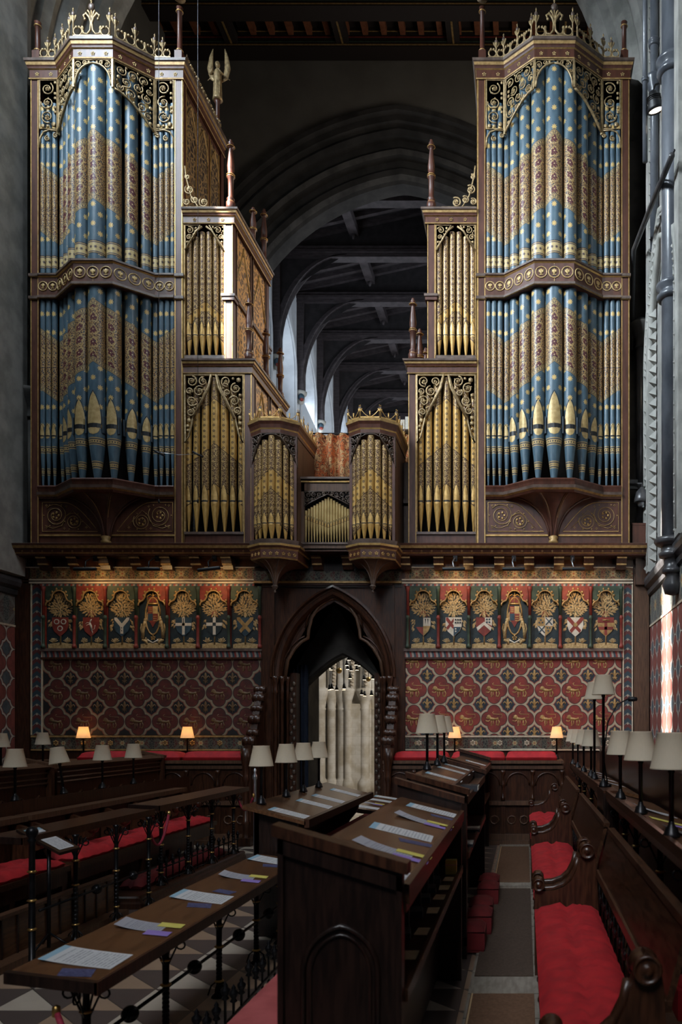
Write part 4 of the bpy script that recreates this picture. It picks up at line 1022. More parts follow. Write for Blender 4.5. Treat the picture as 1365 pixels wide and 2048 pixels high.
# crossing side walls (transepts), plain and dim
mb = MB(); mb.box(-8.4, -8.1, 14.2, 18.4, 0, 17.3, 'plaster'); mb.box(2.2, 2.5, 14.2, 18.4, 0, 17.3, 'plaster'); struct(mb.build('wall_transept'))
# west crossing wall with the great moulded arch
mb = MB(); W4, H4, ZS = 4.3, 4.95, 9.8
R4 = (W4*W4+H4*H4)/(2*W4); wo = W4+1.2; ho = math.sqrt((R4+1.2)**2-(R4-W4)**2)
wall_hole(mb, -8.4, 2.5, -.9, 17.3, AX, ZS, wo, ho, 18.4, 19.6, 'plaster')
pr = [(1.22, 18.42), (1.20, 18.30), (1.08, 18.28), (1.04, 18.38), (.92, 18.40), (.88, 18.55), (.80, 18.50), (.72, 18.58), (.70, 18.75), (.58, 18.78), (.50, 18.72), (.42, 18.80), (.40, 18.98), (.28, 19.02), (.20, 18.95), (.10, 19.0), (.04, 19.12), (0, 19.2), (0, 19.6)]
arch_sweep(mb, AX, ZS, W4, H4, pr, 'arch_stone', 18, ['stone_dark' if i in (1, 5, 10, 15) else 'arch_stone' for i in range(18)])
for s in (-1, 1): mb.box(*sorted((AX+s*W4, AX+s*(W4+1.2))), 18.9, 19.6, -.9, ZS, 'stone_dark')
struct(mb.build('wall_back'), 'dim plastered wall with great moulded stone arch')
# painted ceiling of the crossing
M['rafter'] = noisy('red brown rafter', (.19, .060, .024), (.28, .095, .04), 9, .7)
mb = MB(); mb.box(-8.4, 2.5, 12.6, 18.4, 17.45, 17.55, 'ceil')
for i in range(26): x = -8.2+i*.42; mb.box(x-.06, x+.06, 14.2, 18.2, 17.28, 17.46, 'rafter')
for y0, z0 in ((18.0, 17.02), (16.9, 16.95)):
    mb.box(-8.4, 2.5, y0, y0+.38, z0, 17.44, 'ceil')
    for dz, m in ((.03, 'gold_dull'), (.10, 'green'), (.2, 'red'), (.33, 'gold_dull')): mb.box(-8.4, 2.5, y0-.012, y0, z0+dz, z0+dz+.022, m)
for x in (-6.6, -4.1, -1.6, .9): mb.box(x-.14, x+.14, 14.2, 18.2, 17.1, 17.45, 'ceil'); mb.box(x-.02, x+.02, 14.2, 18.2, 17.085, 17.1, 'gold_dull')
struct(mb.build('ceiling'), 'dark painted timber ceiling with gilt and red lines')
# ---------------------------------------------------------------- nave beyond: clerestory wall, windows and trusses
B0, BP = 20.8, 2.46; XW = -7.3
mb = MB(); mg = []
for i in range(-1, 9):
    ya, yb = B0+BP*i, B0+BP*(i+1); c = (ya+yb)/2
    if yb < 19.7: continue
    a = garch(.86, 1.35, 8); n = len(a)//2; zs = 12.95
    for s in (0, 1):
        q = [(c+x, zs+z) for x, z in (a[:n+1] if s == 0 else a[n:][::-1])]; e = ya if s == 0 else yb
        mb.prism([(e, 6), (q[0][0], 6)]+q+[(c, 15.5), (e, 15.5)], XW-.75, XW, 'white_wall', 'x')
    mb.tube([(XW+.02, c+x*1.1, zs+z*1.06) for x, z in [(a[0][0], -4)]+a+[(a[-1][0], -4)]], .05, 'white_wall', 6)
    g = MB(); g.prism([(c-.8, 7)]+[(c+x, zs+z) for x, z in a]+[(c+.8, 7)], XW-.62, XW-.58, 'daylight', 'x'); 
    for dz in range(12): g.box(XW-.58, XW-.56, c-.78, c+.78, 7.2+dz*.5, 7.23+dz*.5, 'iron')
    g.box(XW-.58, XW-.54, c-.04, c+.04, 7, 14, 'white_wall'); struct(g.build('window_%d' % (i+2)))
mb.box(XW-.75, XW, 18.9, B0-BP+.6, 6, 15.5, 'white_wall')
struct(mb.build('wall_nave'))
mb = MB(); mb.box(1.44, 1.9, 19.6, 46, -.9, 15.5, 'plaster'); mb.box(-9, 3, 45.8, 46, -.9, 17, 'beam_dk'); struct(mb.build('wall_nave_north'))
mb = MB()
for s in (-1, 1): mb.add([(AX, 19.2, 16.75), (AX+s*4.6, 19.2, 15.75), (AX+s*4.6, 46, 15.75), (AX, 46, 16.75)], [(0, 1, 2, 3)], 'beam_dk')
for i in range(66):
    y = 19.5+i*.41
    for s in (-1, 1): mb.add([(AX, y-.06, 16.6), (AX, y+.06, 16.6), (AX+s*4.5, y+.06, 15.62), (AX+s*4.5, y-.06, 15.62), (AX, y-.06, 16.76), (AX, y+.06, 16.76), (AX+s*4.5, y+.06, 15.78), (AX+s*4.5, y-.06, 15.78)], [(0, 1, 2, 3), (0, 3, 7, 4), (1, 5, 6, 2), (4, 7, 6, 5)], 'beam')
for x in (-4.95, -.9): mb.box(x-.13, x+.13, 19.5, 45, 15.95, 16.2, 'beam')
roof = struct(mb.build('ceiling_nave'), 'low dark timber nave roof on arched trusses')
mb = MB(); H = MB()
mb.box(-7.3, 1.44, -.15, .15, 15.3, 15.62, 'beam'); mb.box(-7.3, 1.44, -.19, .19, 15.42, 15.5, 'beam')
for s in (-1, 1):
    X0 = AX+s*4.37
    mb.box(*sorted((X0, X0-s*.22)), -.13, .13, 12.5, 15.4, 'beam')
    P = []
    for t in range(15):
        f = t/14*PI/2; P.append((X0-s*(.2+1.95*(1-cos(f))), 12.75+2.62*sin(f)))
    for r0, r1, w in ((0, .24, .11), (.0, .07, .15)):
        vs = []
        for j, (x, z) in enumerate(P):
            f = j/14*PI/2; nx, nz = s*cos(f), sin(f)
            nx, nz = s*cos(f)*1, sin(f)
            for q, yy in ((r0, -w), (r0, w), (r1, w), (r1, -w)): vs.append((x+nx*q*.8, yy, z+nz*q*.35))
        mb.add(vs, [(j*4+k, j*4+(k+1) % 4, j*4+4+(k+1) % 4, j*4+4+k) for j in range(14) for k in range(4)], 'beam')
    mb.add([(X0, -.04, 13.4), (X0, -.04, 15.3), (X0-s*1.9, -.04, 15.3), (X0-s*.6, -.04, 14.5)], [(0, 1, 2, 3)], 'beam_dk')
mb.add([(-7.3, 0, 15.5), (AX, 0, 15.5), (1.44, 0, 15.5), (1.44, 0, 15.66), (AX, 0, 16.62), (-7.3, 0, 15.66)], [(0, 1, 4, 5), (1, 2, 3, 4)], 'beam_dk')
for x in (-4.95, -.9): mb.tube([(x, -.12, 16.0), (x, -.16, 15.8)], [.09, .03], 'beam', 6)
tr = mb.build('roof_truss', roof)
mb = MB()
for s in (-1, 1):
    X0 = AX+s*4.37; mb.lathe([(0, -.38), (.08, -.34), (.13, -.22), (.12, -.12), (.2, -.04), (.2, .03), (0, .04)], (X0-s*.1, 0, 12.45), 'stone', 8)
    mb.blob((X0-s*.14, -.1, 12.28), .11, .1, .12, 'blue'); mb.blob((X0-s*.16, -.12, 12.2), .07, .07, .06, 'red')
cb = mb.build('stone_corbel', tr); tr.location = (0, B0, 0)
for i in range(1, 10): dup(tr, (0, B0+BP*i, 0), parent=roof)
for i in range(0, 5): area('nave_window_light', (XW+.25, B0+BP*(i*1.6-.3), 11.6), (AX, B0+BP*(i*1.6), 13.5), 1.4, 3, 60, (.78, .88, 1.0))
area('nave_daylight', (-1.0, 24, 7), (-6.9, 30, 2.0), 1.5, 3, 440, (1, .93, .82))
area('nave_north_window', (1.2, 24, 12.5), (-7.3, 26, 12.5), 2.5, 3, 230, (.80, .89, 1.0))
area('nave_north_window', (1.2, 32, 12.5), (-7.3, 33, 12.5), 3, 3, 230, (.80, .89, 1.0))

M['gold_shaded'] = noisy('shaded gold paint', (.09, .050, .020), (.17, .10, .04), 18, .6)  # darker gold for the left lions and fleurs: shade put into the colour
# ---------------------------------------------------------------- painted choir screen with the doorway
mb = MB(); x0, x1 = wx(524), wx(812)
cx = wx(668); w = wx(776)-wx(668); zs = wz(1355); h = wz(1190)-zs
mb.box(wx(30), x0, YW, 12.62, 0, wz(1105), 'oak'); mb.box(x1, wx(1300), YW, 12.62, 0, wz(1105), 'oak')
wall_hole(mb, x0, x1, 0, wz(1105), cx, zs, w, h, YW-.02, YW+.3, 'oak')
scr = struct(mb.build('wall_screen'), 'oak choir screen painted with arms and lions')
# posts and rails of the screen
mb = MB()
for a, b, t in ((33, 62, .05), (1268, 1298, .05), (524, 547, .04), (786, 811, .04)): mb.box(wx(a), wx(b), YW-t, YW+.01, 0, wz(1137), 'oak_mid' if a > 1200 else 'oak')
mb.box(wx(1270), wx(1322), YW-.12, YW+.01, wz(1172), wz(1108), 'oak'); mb.build('screen_post', scr)
for a, b in ((50, 560), (790, 1266)):
    mb = MB(); mb.box(wx(a), wx(b), YW-.03, YW, wz(1160), wz(1137), lf)
    for p, q in ((1137, 1135), (1162, 1159), (1168, 1164.5)): mb.box(wx(a), wx(b), YW-.05, YW, wz(p), wz(q), 'cream')
    mb.build('painted_frieze', scr)
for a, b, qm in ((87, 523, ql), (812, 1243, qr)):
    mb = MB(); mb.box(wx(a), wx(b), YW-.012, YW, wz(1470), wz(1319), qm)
    # lions and fleurs painted on the pattern
    X0, Z0, px, pz = (wx(115), wz(1386), 54*kW, 57.2*kW) if a < 500 else (wx(882), wz(1380), 53.6*kW, 57.5*kW)
    def lion(mb, x, z, s, mat):
        y = YW-.014; L = lambda P, r: mb.tube([(x+p*s, y, z+q*s) for p, q in P], [k*s*1.35 for k in r] if isinstance(r, list) else r*s*1.35, mat, 4, flat=.12, nrm=(0, 1, 0))
        L([(-.30, .06), (-.12, .04), (.08, .02), (.28, .06)], [.09, .10, .07, .09])
        mb.blob((x-.36*s, y, z+.16*s), .15*s, .004, .15*s, mat, 6, 4); L([(-.44, .12), (-.52, .10)], .04); L([(-.36, .26), (-.26, .18), (-.24, .04)], .06)
        L([(-.26, .0), (-.36, -.12), (-.50, -.10), (-.56, -.06)], .035); L([(-.18, -.02), (-.20, -.22), (-.16, -.38), (-.24, -.40)], .035); L([(-.08, 0), (-.06, -.2), (-.10, -.34)], .03)
        L([(.26, .0), (.34, -.16), (.28, -.36), (.20, -.38)], .04); L([(.16, 0), (.14, -.2), (.18, -.34), (.10, -.36)], .035)
        L([(.34, .10), (.50, .14), (.50, .34), (.20, .34), (-.05, .36), (-.12, .46), (-.02, .52)], .022)
    for i in range(-3, 12):
        for j in range(-2, 2):
            x, z = X0+i*px, Z0+j*pz
            if wx(a)+.09 < x < wx(b)-.09 and wz(1470)+.08 < z < wz(1319)+.02: lion(mb, x, z-.012, .235, 'gold_dull' if a > 500 else 'gold_shaded')
            x += px/2; z += pz/2
            if wx(a)+.06 < x < wx(b)-.06 and wz(1470)+.02 < z < wz(1319)-.06: fleur(mb, x, z, .19, 'gold_dull' if a > 500 else 'gold_shaded', YW-.014, .004)
    for q in (a+40*i for i in range(2, 11, 3)): mb.box(wx(q)-.002, wx(q)+.002, YW-.0135, YW-.012, wz(1470), wz(1319), 'black')
    mb.build('lion_painting', scr)
    mb = MB(); mb.box(wx(a-22 if a < 500 else a), wx(b if a < 500 else b+22), YW-.03, YW, wz(1498), wz(1474), lf2)
    for p, q in ((1474.5, 1471), (1501, 1498)): mb.box(wx(a-22 if a < 500 else a), wx(b if a < 500 else b+22), YW-.045, YW, wz(p), wz(q), 'cream' if a > 500 else 'gold_dull')
    n = 8
    for i in range(n): flower(mb, wx(a+(b-a)*(i+.5)/n), wz(1486), .05, 'cream' if a > 500 else 'gold_dull', YW-.035, .008, 6)
    mb.build('rosette_frieze', scr)
    mb = MB(); mb.box(wx(a-3), wx(b+3), YW-.06, YW, wz(1303), wz(1297), 'case_lip'); mb.box(wx(a-3), wx(b+3), YW-.03, YW, wz(1315), wz(1303), 'twist'); mb.box(wx(a-3), wx(b+3), YW-.05, YW, wz(1319), wz(1315), 'oak')
    mb.box(wx(a-3), wx(b+3), YW-.05, YW, wz(1173), wz(1169), 'twist'); mb.build('twisted_rail', scr)
    q = (65, 86) if a < 500 else (1247, 1265)
    mb = MB(); cm = chevron_mat('border strip %d' % a, 0, .1425, wx(sum(q)/2)); mb.box(wx(q[0]), wx(q[1]), YW-.02, YW, wz(1470), wz(1168), cm)
    for u in q: mb.box(wx(u)-.009, wx(u)+.009, YW-.035, YW, wz(1470), wz(1166), 'cream')
    mb.build('border_strip', scr)
# fourteen painted panels with trees and shields
def shield_poly(x, z, w, h): return [(x-w, z+h), (x+w, z+h), (x+w, z+h*.1), (x+w*.75, z-h*.45), (x, z-h), (x-w*.75, z-h*.45), (x-w, z+h*.1)]
def charges(mb, k, x, z, w, h, y):
    F = lambda P, m, d=.004: mb.prism([(x+a*w, z+b*h) for a, b in P], y-d, y, m)
    C = lambda a, b, r, m, d=.006: mb.lathe([(r*w, -d), (r*w, 0)], (x+a*w, y, z+b*h), m, 12, False, 'y')
    base = {'discs': 'red', 'horse': 'red', 'pall': 'blue', 'cross': 'blue', 'quad': 'navy', 'saltire_g': 'blue', 'part1': 'navy', 'part2': 'white', 'chev': 'red', 'quart': 'white', 'saltire_r': 'white', 'cross_r': 'gold_dull'}[k]
    mb.prism(shield_poly(x, z, w, h), y-.003, y, base); y -= .003
    if k == 'discs':
        for a, b in ((-.42, .55), (.42, .55), (0, -.15)): C(a, b, .34, 'white'); C(a, b, .22, 'red', .008)
    elif k == 'horse':
        T = lambda P, r: mb.tube([(x+a*w, y, z+b*h) for a, b in P], [q*w for q in r], 'white', 4, flat=.4, nrm=(0, 1, 0))
        T([(.05, -.35), (.0, .1), (-.15, .45)], [.15, .17, .13]); T([(-.15, .45), (0, .72), (.1, .8), (-.12, .72)], [.12, .10, .08, .06]); T([(-.1, .4), (-.5, .45), (-.7, .3)], [.05, .05, .04]); T([(-.08, .3), (-.5, .2), (-.6, .1)], [.05, .05, .04]); T([(.05, -.3), (.2, -.55), (.1, -.8)], [.09, .07, .05]); T([(.1, -.3), (.4, -.2), (.5, .2)], [.04, .05, .04])
    elif k == 'pall':
        F([(-.9, .98), (-.62, .98), (0, .35), (.62, .98), (.9, .98), (.9, .75), (.17, 0), (.17, -.7), (-.17, -.7), (-.17, 0), (-.9, .75)], 'white')
        for b in (-.1, -.4): F([(-.04, b-.06), (.04, b-.06), (.04, b+.08), (-.04, b+.08)], 'black', .007)
    elif k == 'cross': F([(-.16, 1), (.16, 1), (.16, -.8), (-.16, -.8)], 'white'); F([(-.97, .42), (.97, .42), (.97, .12), (-.97, .12)], 'white'); F([(-.04, .9), (.04, .9), (.04, .3), (-.04, .3)], 'black', .007)
    elif k == 'quad': F([(-.17, 1), (.17, 1), (.17, -.8), (-.17, -.8)], 'white'); F([(-.97, .45), (.97, .45), (.97, .12), (-.97, .12)], 'white'); F([(-.2, .46), (.2, .46), (.2, .11), (-.2, .11)], 'navy', .007)
    elif k in ('saltire_g', 'saltire_r'):
        m = 'gold_dull' if k[-1] == 'g' else 'red'
        F([(-1, 1), (-.65, 1), (.72, -.35), (.5, -.62), (-1, .75)], m); F([(1, 1), (.65, 1), (-.72, -.35), (-.5, -.62), (1, .75)], m, .005)
        if m == 'red': C(0, .22, .26, 'gold_dull', .009)
    elif k == 'cross_r':
        F([(-1, 1), (1, 1), (1, .45), (-1, .45)], 'red'); F([(-.17, .5), (.17, .5), (.17, -.85), (-.17, -.85)], 'red'); F([(-.95, .02), (.95, .02), (.85, -.28), (-.85, -.28)], 'red')
        mb.tube([(x-.4*w, y-.005, z+.68*h), (x, y-.005, z+.72*h), (x+.45*w, y-.005, z+.66*h)], .1*w, 'gold_dull', 4)
    elif k == 'chev': F([(-.95, -.05), (0, .55), (.95, -.05), (.8, -.4), (0, .2), (-.8, -.4)], 'white'); F([(.1, .98), (.98, .98), (.98, .1), (.1, .5)], 'white', .005); [C(.35+.32*(i % 2), .78-.3*(i//2), .12, 'blue', .008) for i in range(4)]
    elif k == 'quart':
        F([(0, .1), (.98, .1), (.7, -.45), (0, -.98)], 'gold_dull'); F([(-.98, .98), (0, .98), (0, .1), (-.98, .1)], 'gold_dull')
        for a, b in ((.5, .55), (-.4, -.3)): F([(a-.45, b+.38), (a-.33, b+.4), (a+.45, b-.3), (a+.33, b-.36)], 'blue', .006); F([(a+.45, b+.38), (a+.33, b+.4), (a-.45, b-.3), (a-.33, b-.36)], 'blue', .007)
        for a, b in ((-.5, .72), (-.7, .45), (-.3, .45), (.3, -.1), (.6, -.1), (.4, -.4)): C(a, b, .11, 'blue', .007)
    elif k == 'part2': F([(-.95, .98), (-.7, .98), (0, .2), (0, -.2), (-.2, -.1), (-.95, .7)], 'red'); F([(-.95, -.1), (-.7, -.3), (0, .55), (0, .9)], 'red', .005); [C(.25+.28*(i % 3), .75-.3*(i//3), .11, 'navy', .008) for i in range(6)]; F([(0, 0), (.9, 0), (.7, -.45), (0, -.95)], 'blue', .005); [C(.25, -.2-.25*i, .1, 'white', .008) for i in range(2)]
    elif k == 'part1': F([(0, .95), (.9, .95), (.9, .1), (0, .1)], 'white'); F([(-.9, 0), (0, 0), (0, -.9), (-.5, -.5)], 'red'); F([(0, .1), (.9, .1), (.6, -.45), (0, -.95)], 'gold_dull', .005); [F([(.2+.3*i, .85), (.35+.3*i, .85), (.3+.3*i, .2)], 'navy', .007) for i in range(2)]
def make_panel(a, b, k, lab, red, seed):
    rnd = random.Random(seed); mb = MB(); c = (a+b)/2; W = (b-a)/2; z0, z1 = wz(1297), wz(1173); H = z1-z0; y = YW-.004
    mb.box(a, b, y, YW, z0, z1, 'navy'); sp = 'red' if red else 'green'
    # trefoil arched head
    r1 = W*.52; zt2 = z1-H*.075; zc_ = zt2-r1; zl = z1-H*.30; q2 = W*.50
    P = [(c-W*.97, zl-.02)]+[(c-W*.47-q2*cos(t), zl+q2*.62*sin(t)) for t in (.1, .5, .9, 1.25)]+[(c-r1*.93, zc_+r1*.0+.012)]
    P += [(c-r1*cos(t), zc_+r1*sin(t)) for t in (.3, .6, .9, 1.25, PI/2)]
    full = P+[(2*c-x, z) for x, z in P[-2::-1]]
    for half in (P, [(2*c-x, z) for x, z in P]):
        e = a if half is P else b; mb.prism([(e, z1), (e, half[0][1])]+half+[(c, z1)], y-.045, y-.002, sp, m2='black')
    mb.tube([(x, y-.05, z) for x, z in full], .014, 'gold_dull', 4, nrm=(0, 1, 0)); 
    for i in range(1, len(full)-1, 2): x, z = full[i]; d = Vector((x-c, z-zl)).normalized(); mb.blob((x+d.x*.03, y-.05, z+d.y*.03), .02, .006, .022, 'gold_dull', 5, 3)
    # grassy ground and small plants
    mb.prism([(a+.02, z0), (b-.02, z0), (b-.02, z0+H*.07), (c, z0+H*.10), (a+.02, z0+H*.07)], y-.004, y, 'leaf')
    for s in (-1, 1):
        for j in range(7):
            t = PI*(.15+.7*j/6); q = .055+.02*rnd.random(); X_, Z_ = c+s*W*.52, z0+H*.09
            mb.tube([(X_, y-.004, Z_), (X_+q*cos(t), y-.004, Z_+q*sin(t)*1.2)], [.004, .008], 'leaf', 4, flat=.5)
    if k == 'royal':
        T = lambda P_, r, m='gold_dull': mb.tube([(c+p*W, y-.006, z0+q*H) for p, q in P_], r, m, 5, flat=.5, nrm=(0, 1, 0))
        mb.lathe([(W*.50, -.005), (W*.50, 0)], (c, y, z0+H*.52), 'leaf', 20, False, 'y')
        T([(.54*cos(t*.35), .52+.30*sin(t*.35)) for t in range(19)], .014)
        q = [(c-W*.36, z0+H*.68), (c+W*.36, z0+H*.68), (c+W*.36, z0+H*.48), (c, z0+H*.34), (c-W*.36, z0+H*.48)]; mb.prism(q, y-.010, y, 'red')
        mb.box(c, c+W*.36, y-.012, y, z0+H*.56, z0+H*.68, 'gold_bright'); mb.box(c-W*.34, c, y-.012, y, z0+H*.45, z0+H*.56, 'blue')
        for i in range(3): mb.box(c-W*.3, c-W*.05, y-.014, y, z0+H*(.585+.03*i), z0+H*(.597+.03*i), 'gold'); mb.box(c+W*.05, c+W*.3, y-.014, y, z0+H*(.44+.035*i), z0+H*(.452+.035*i), 'gold')
        T([(-.40, .72), (.40, .72)], .016, 'gold'); T([(-.38, .74), (-.42, .84), (-.2, .87), (0, .84), (.2, .87), (.42, .84), (.38, .74)], .010, 'gold'); mb.prism([(c-W*.32, z0+H*.74), (c+W*.32, z0+H*.74), (c+W*.34, z0+H*.82), (c, z0+H*.84), (c-W*.34, z0+H*.82)], y-.008, y, 'red')
        T([(0, .72), (0, .93)], .009, 'gold'); T([(-.07, .9), (.07, .9)], .008, 'gold')
        for s in (-1, 1):
            T([(s*.75, .16), (s*.72, .30), (s*.62, .40), (s*.55, .44)], .028, 'leaf'); T([(s*.66, .36), (s*.42, .36)], .014, 'leaf'); T([(s*.8, .14), (s*.5, .12), (s*.45, .07)], .02, 'leaf'); T([(s*.8, .2), (s*.9, .32), (s*.82, .4)], .010, 'leaf'); mb.blob((c+s*W*.54, y-.006, z0+H*.46), .03, .01, .032, 'leaf', 6, 4)
        T([(-.4, .14), (0, .09), (.4, .14)], .012, 'white'); flower(mb, c, z0+H*.17, .045, 'gold', y-.006)
    else:
        mb.tube([(c, y-.004, z0+H*.06), (c, y-.004, z0+H*.7)], [.014, .010], 'leaf', 5, flat=.4, nrm=(0, 1, 0))
        for s in (-1, 1):
            for q in (.25, .6): mb.tube([(c, y-.004, z0+H*.52), (c+s*W*q*.6, y-.004, z0+H*.62), (c+s*W*q, y-.004, z0+H*.70)], .006, 'leaf', 4, flat=.5, nrm=(0, 1, 0))
            mb.tube([(c+s*W*.05, y-.006, z0+H*.60), (c+s*W*.28, y-.006, z0+H*.50)], .008, 'red' if seed % 2 else 'green', 4, flat=.5, nrm=(0, 1, 0))
        pts = []; tries = 0
        while len(pts) < 80 and tries < 1500:
            tries += 1; t = rnd.uniform(0, 6.28); q = math.sqrt(rnd.random()); X_ = c+q*cos(t)*W*.88; Z_ = z0+H*(.705+.185*q*sin(t))
            if abs(X_-c) > W*.42 and Z_ > z1-H*.25: continue
            if all(math.hypot(X_-p[0], Z_-p[1]) > .027 for p in pts): pts.append((X_, Z_))
        for s in (-1, 1):
            for j in range(8): pts.append((c+s*W*rnd.uniform(.58, .84), z0+H*rnd.uniform(.30, .46)))
        for j, (X_, Z_) in enumerate(pts):
            d = Vector((X_-c, Z_-(z0+H*.62))); 
            if d.length < 1e-3: d = Vector((0, 1))
            d.normalize(); n_ = Vector((-d.y, d.x)); L = .036; wd = .0165
            if seed % 3 == 2 and j % 2: flower(mb, X_, Z_, .021, 'leaf', y-.005, .004); continue
            q = [Vector((X_, Z_))-d*L*.8, Vector((X_, Z_))+n_*wd, Vector((X_, Z_))+d*L, Vector((X_, Z_))-n_*wd]
            mb.add([(v.x, y-.004-(.004 if i_ in (1, 3) else 0), v.y) for i_, v in enumerate(q)]+[(X_, y-.011, Z_)], [(0, 1, 4), (1, 2, 4), (2, 3, 4), (3, 0, 4)], 'leaf')
        charges(mb, k, c, z0+H*.345, W*.60, H*.155, y-.010)
    o = mb.build('heraldic_panel', scr); tag(o, lab); return o
kinds = [('discs', 'red shield with three pale discs under a tree'), ('horse', 'red shield with a rearing white horse under a tree'), ('pall', 'blue shield with a white pall under a tree'), ('royal', 'crowned royal arms with beasts, left row'), ('cross', 'blue shield with a white cross under a tree'), ('quad', 'dark shield with a white cross and dark centre'), ('saltire_g', 'blue shield with a gold diagonal cross')]
kr = [('part1', 'divided dark and white shield under a tree'), ('part2', 'shield with red bands beside dark discs'), ('chev', 'red shield with white chevron under a tree'), ('royal', 'crowned royal arms with beasts, right row'), ('quart', 'quartered pale shield with blue diagonal crosses'), ('saltire_r', 'white shield with a red diagonal cross'), ('cross_r', 'gold shield with red cross and red top')]
for r_, (L_, x_, p_) in enumerate(((kinds, 91, 61.6), (kr, 817, 60.8))):
    for i, (k, lab) in enumerate(L_):
        make_panel(wx(x_+p_*i+3.5), wx(x_+p_*(i+1)-3.5), k, lab, i in (1, 3, 5), 3*i+r_)
    mb = MB()
    for i in range(8):
        X_ = wx(x_+p_*i); z0, z1 = wz(1297), wz(1173); m = 'red' if i % 2 else 'green'; m2 = 'green' if i % 2 else 'red'
        mb.box(X_-.02, X_+.02, YW-.04, YW, z0, z1, m2)
        mb.lathe([(.034, 0), (.034, .04), (.026, .05), (.022, .07), (.022, .44), (.030, .45), (.030, .475), (.022, .485), (.021, .50)], (X_, YW-.055, z0), m, 10); mb.lathe([(.021, .50), (.021, .86), (.032, .89), (.034, .94)], (X_, YW-.055, z0), m2, 10)
    mb.build('colonnette_row', scr)
# carved oak doorway: mouldings round the arch, cusps, colonnettes
mb = MB()
arch_sweep(mb, cx, zs, w, h, [(.14, YW-.02), (.13, YW-.09), (.10, YW-.10), (.08, YW-.05), (.055, YW-.04), (.04, YW-.08), (.0, YW-.07), (-.03, YW-.02), (-.05, YW+.05), (-.09, YW+.06), (-.10, YW+.12), (-.10, YW+.30)], 'oak', 14)
mb.box(wx(548), wx(791), YW-.07, YW, wz(1172), wz(1166), 'oak'); mb.box(wx(548), wx(552), YW-.07, YW, wz(1355), wz(1168), 'oak'); mb.box(wx(787), wx(791), YW-.07, YW, wz(1355), wz(1168), 'oak')
mb.build('arch_moulding', scr)
mb = MB()
for s in (-1, 1):
    a = garch(w-.09, h-.1, 10); n = len(a)//2; out = [(cx+s*abs(x)*1.0, zs+z) for x, z in a[:n+1]]
    C = (cx+s*.40, wz(1276)); inn = [(cx+s*(w-.07), zs-.05), (cx+s*.71, wz(1320)), (cx+s*.60, wz(1296)), (cx+s*.50, wz(1283)), C, (cx+s*.39, wz(1258)), (cx+s*.345, wz(1235)), (cx+s*.24, wz(1213)), (cx+s*.1, wz(1200)), (cx, wz(1196))]
    mb.prism(out+inn[::-1], YW+.03, YW+.12, 'oak'); mb.tube([(x, YW+.03, z) for x, z in inn], .028, 'oak_mid', 6); mb.tube([(x+s*.05, YW+.02, z+.03) for x, z in inn[:5]], .014, 'oak', 5); mb.tube([(x+s*.05, YW+.02, z+.02) for x, z in inn[5:]], .014, 'oak', 5)
mb.build('cusped_head', scr)
for s in (-1, 1):
    mb = MB()
    for dx, dy, r in ((.045, -.07, .032), (-.045, -.03, .026), (-.10, .06, .022), (.10, -.03, .02)):
        X_ = cx+s*(w+dx); Y_ = YW+dy
        mb.lathe([(r*1.7, 0), (r*1.7, .25), (r*1.2, .3), (r, .34), (r, 2.22), (r*1.3, 2.24), (r, 2.28), (r*1.1, 2.36), (r*1.7, 2.44), (r*1.8, 2.48)], (X_, Y_, 0), 'oak', 10)
    mb.build('colonnette', scr)
    mb = MB(); X_ = cx+s*(w-.17); mb.box(X_-.055, X_+.055, YW+.10, YW+.30, 0, wz(1345), 'oak')
    for i in range(26):
        z = .25+i*.085; mb.blob((X_-s*.02*(1 if i % 2 else -1), YW+.095, z), .032, .02, .042, 'carved_dark', 6, 4)
    mb.build('vine_post', scr)
# stone passage behind the doorway, with its own pointed arch
mb = MB(); c2 = (687-1050)*13.05/SP; z2 = ZC-(1368-1455)*13.05/SP
wall_hole(mb, -7.3, 1.5, 0, 4.2, c2, z2, .615, .46, 13.05, 13.35, 'stone_dark'); mb.box(-7.3, c2-.615, 13.35, 13.9, 0, 4.2, 'stone_dark'); mb.box(c2+.615, 1.5, 13.35, 13.9, 0, 4.2, 'stone_dark'); mb.box(-7.36, 1.5, 12.55, 13.9, 4.2, wz(1100), 'beam_dk')
arch_sweep(mb, c2, z2, .615, .46, [(.12, 13.05), (.12, 13.0), (.04, 13.0), (0, 13.06)], 'stone_dark', 10)
mb.box(-6.2, c2-1.1, 12.6, 13.1, 0, 4.2, 'stone_dark'); mb.box(c2+.70, 1.4, 12.6, 13.1, 0, 4.2, 'stone_dark')
struct(mb.build('door_1'), 'pointed stone doorway through to the nave')
# loft: floor, front beam, corbels
mb = MB(); mb.box(-7.7, wx(1262)+.1, 12.0, 14.0, fz(1108), fz(1092), 'oak')
for a, b in ((0, 505), (795, 1315)):
    mb.box(fx(a), fx(b), 12.05, 12.3, fz(1112), fz(1091), 'oak')
    mb.sweep([(-.1, fz(1111)), (.02, fz(1111)), (.03, fz(1108)), (.05, fz(1106)), (.06, fz(1101)), (.10, fz(1099)), (.12, fz(1094)), (.13, fz(1090)), (.08, fz(1088)), (-.1, fz(1088))], [(fx(a), 12.0), (fx(b), 12.0)], 'case', mats=['case', 'case', 'gold_dull', 'case', 'case', 'gold_dull', 'case', 'case_lip', 'case_lip'])
    for i in range(int((b-a)/20)): flower(mb, fx(a+10+i*20), fz(1104), .018, 'gold_dull', 11.93, .004, 4)
mb.box(fx(500), fx(800), 12.2, 12.3, fz(1170), fz(1100), 'oak_black'); mb.box(fx(500), fx(800), 12.16, 12.2, fz(1162), fz(1158), 'gold_dull'); mb.box(fx(500), fx(800), 12.17, 12.2, fz(1158), fz(1138), lf2)
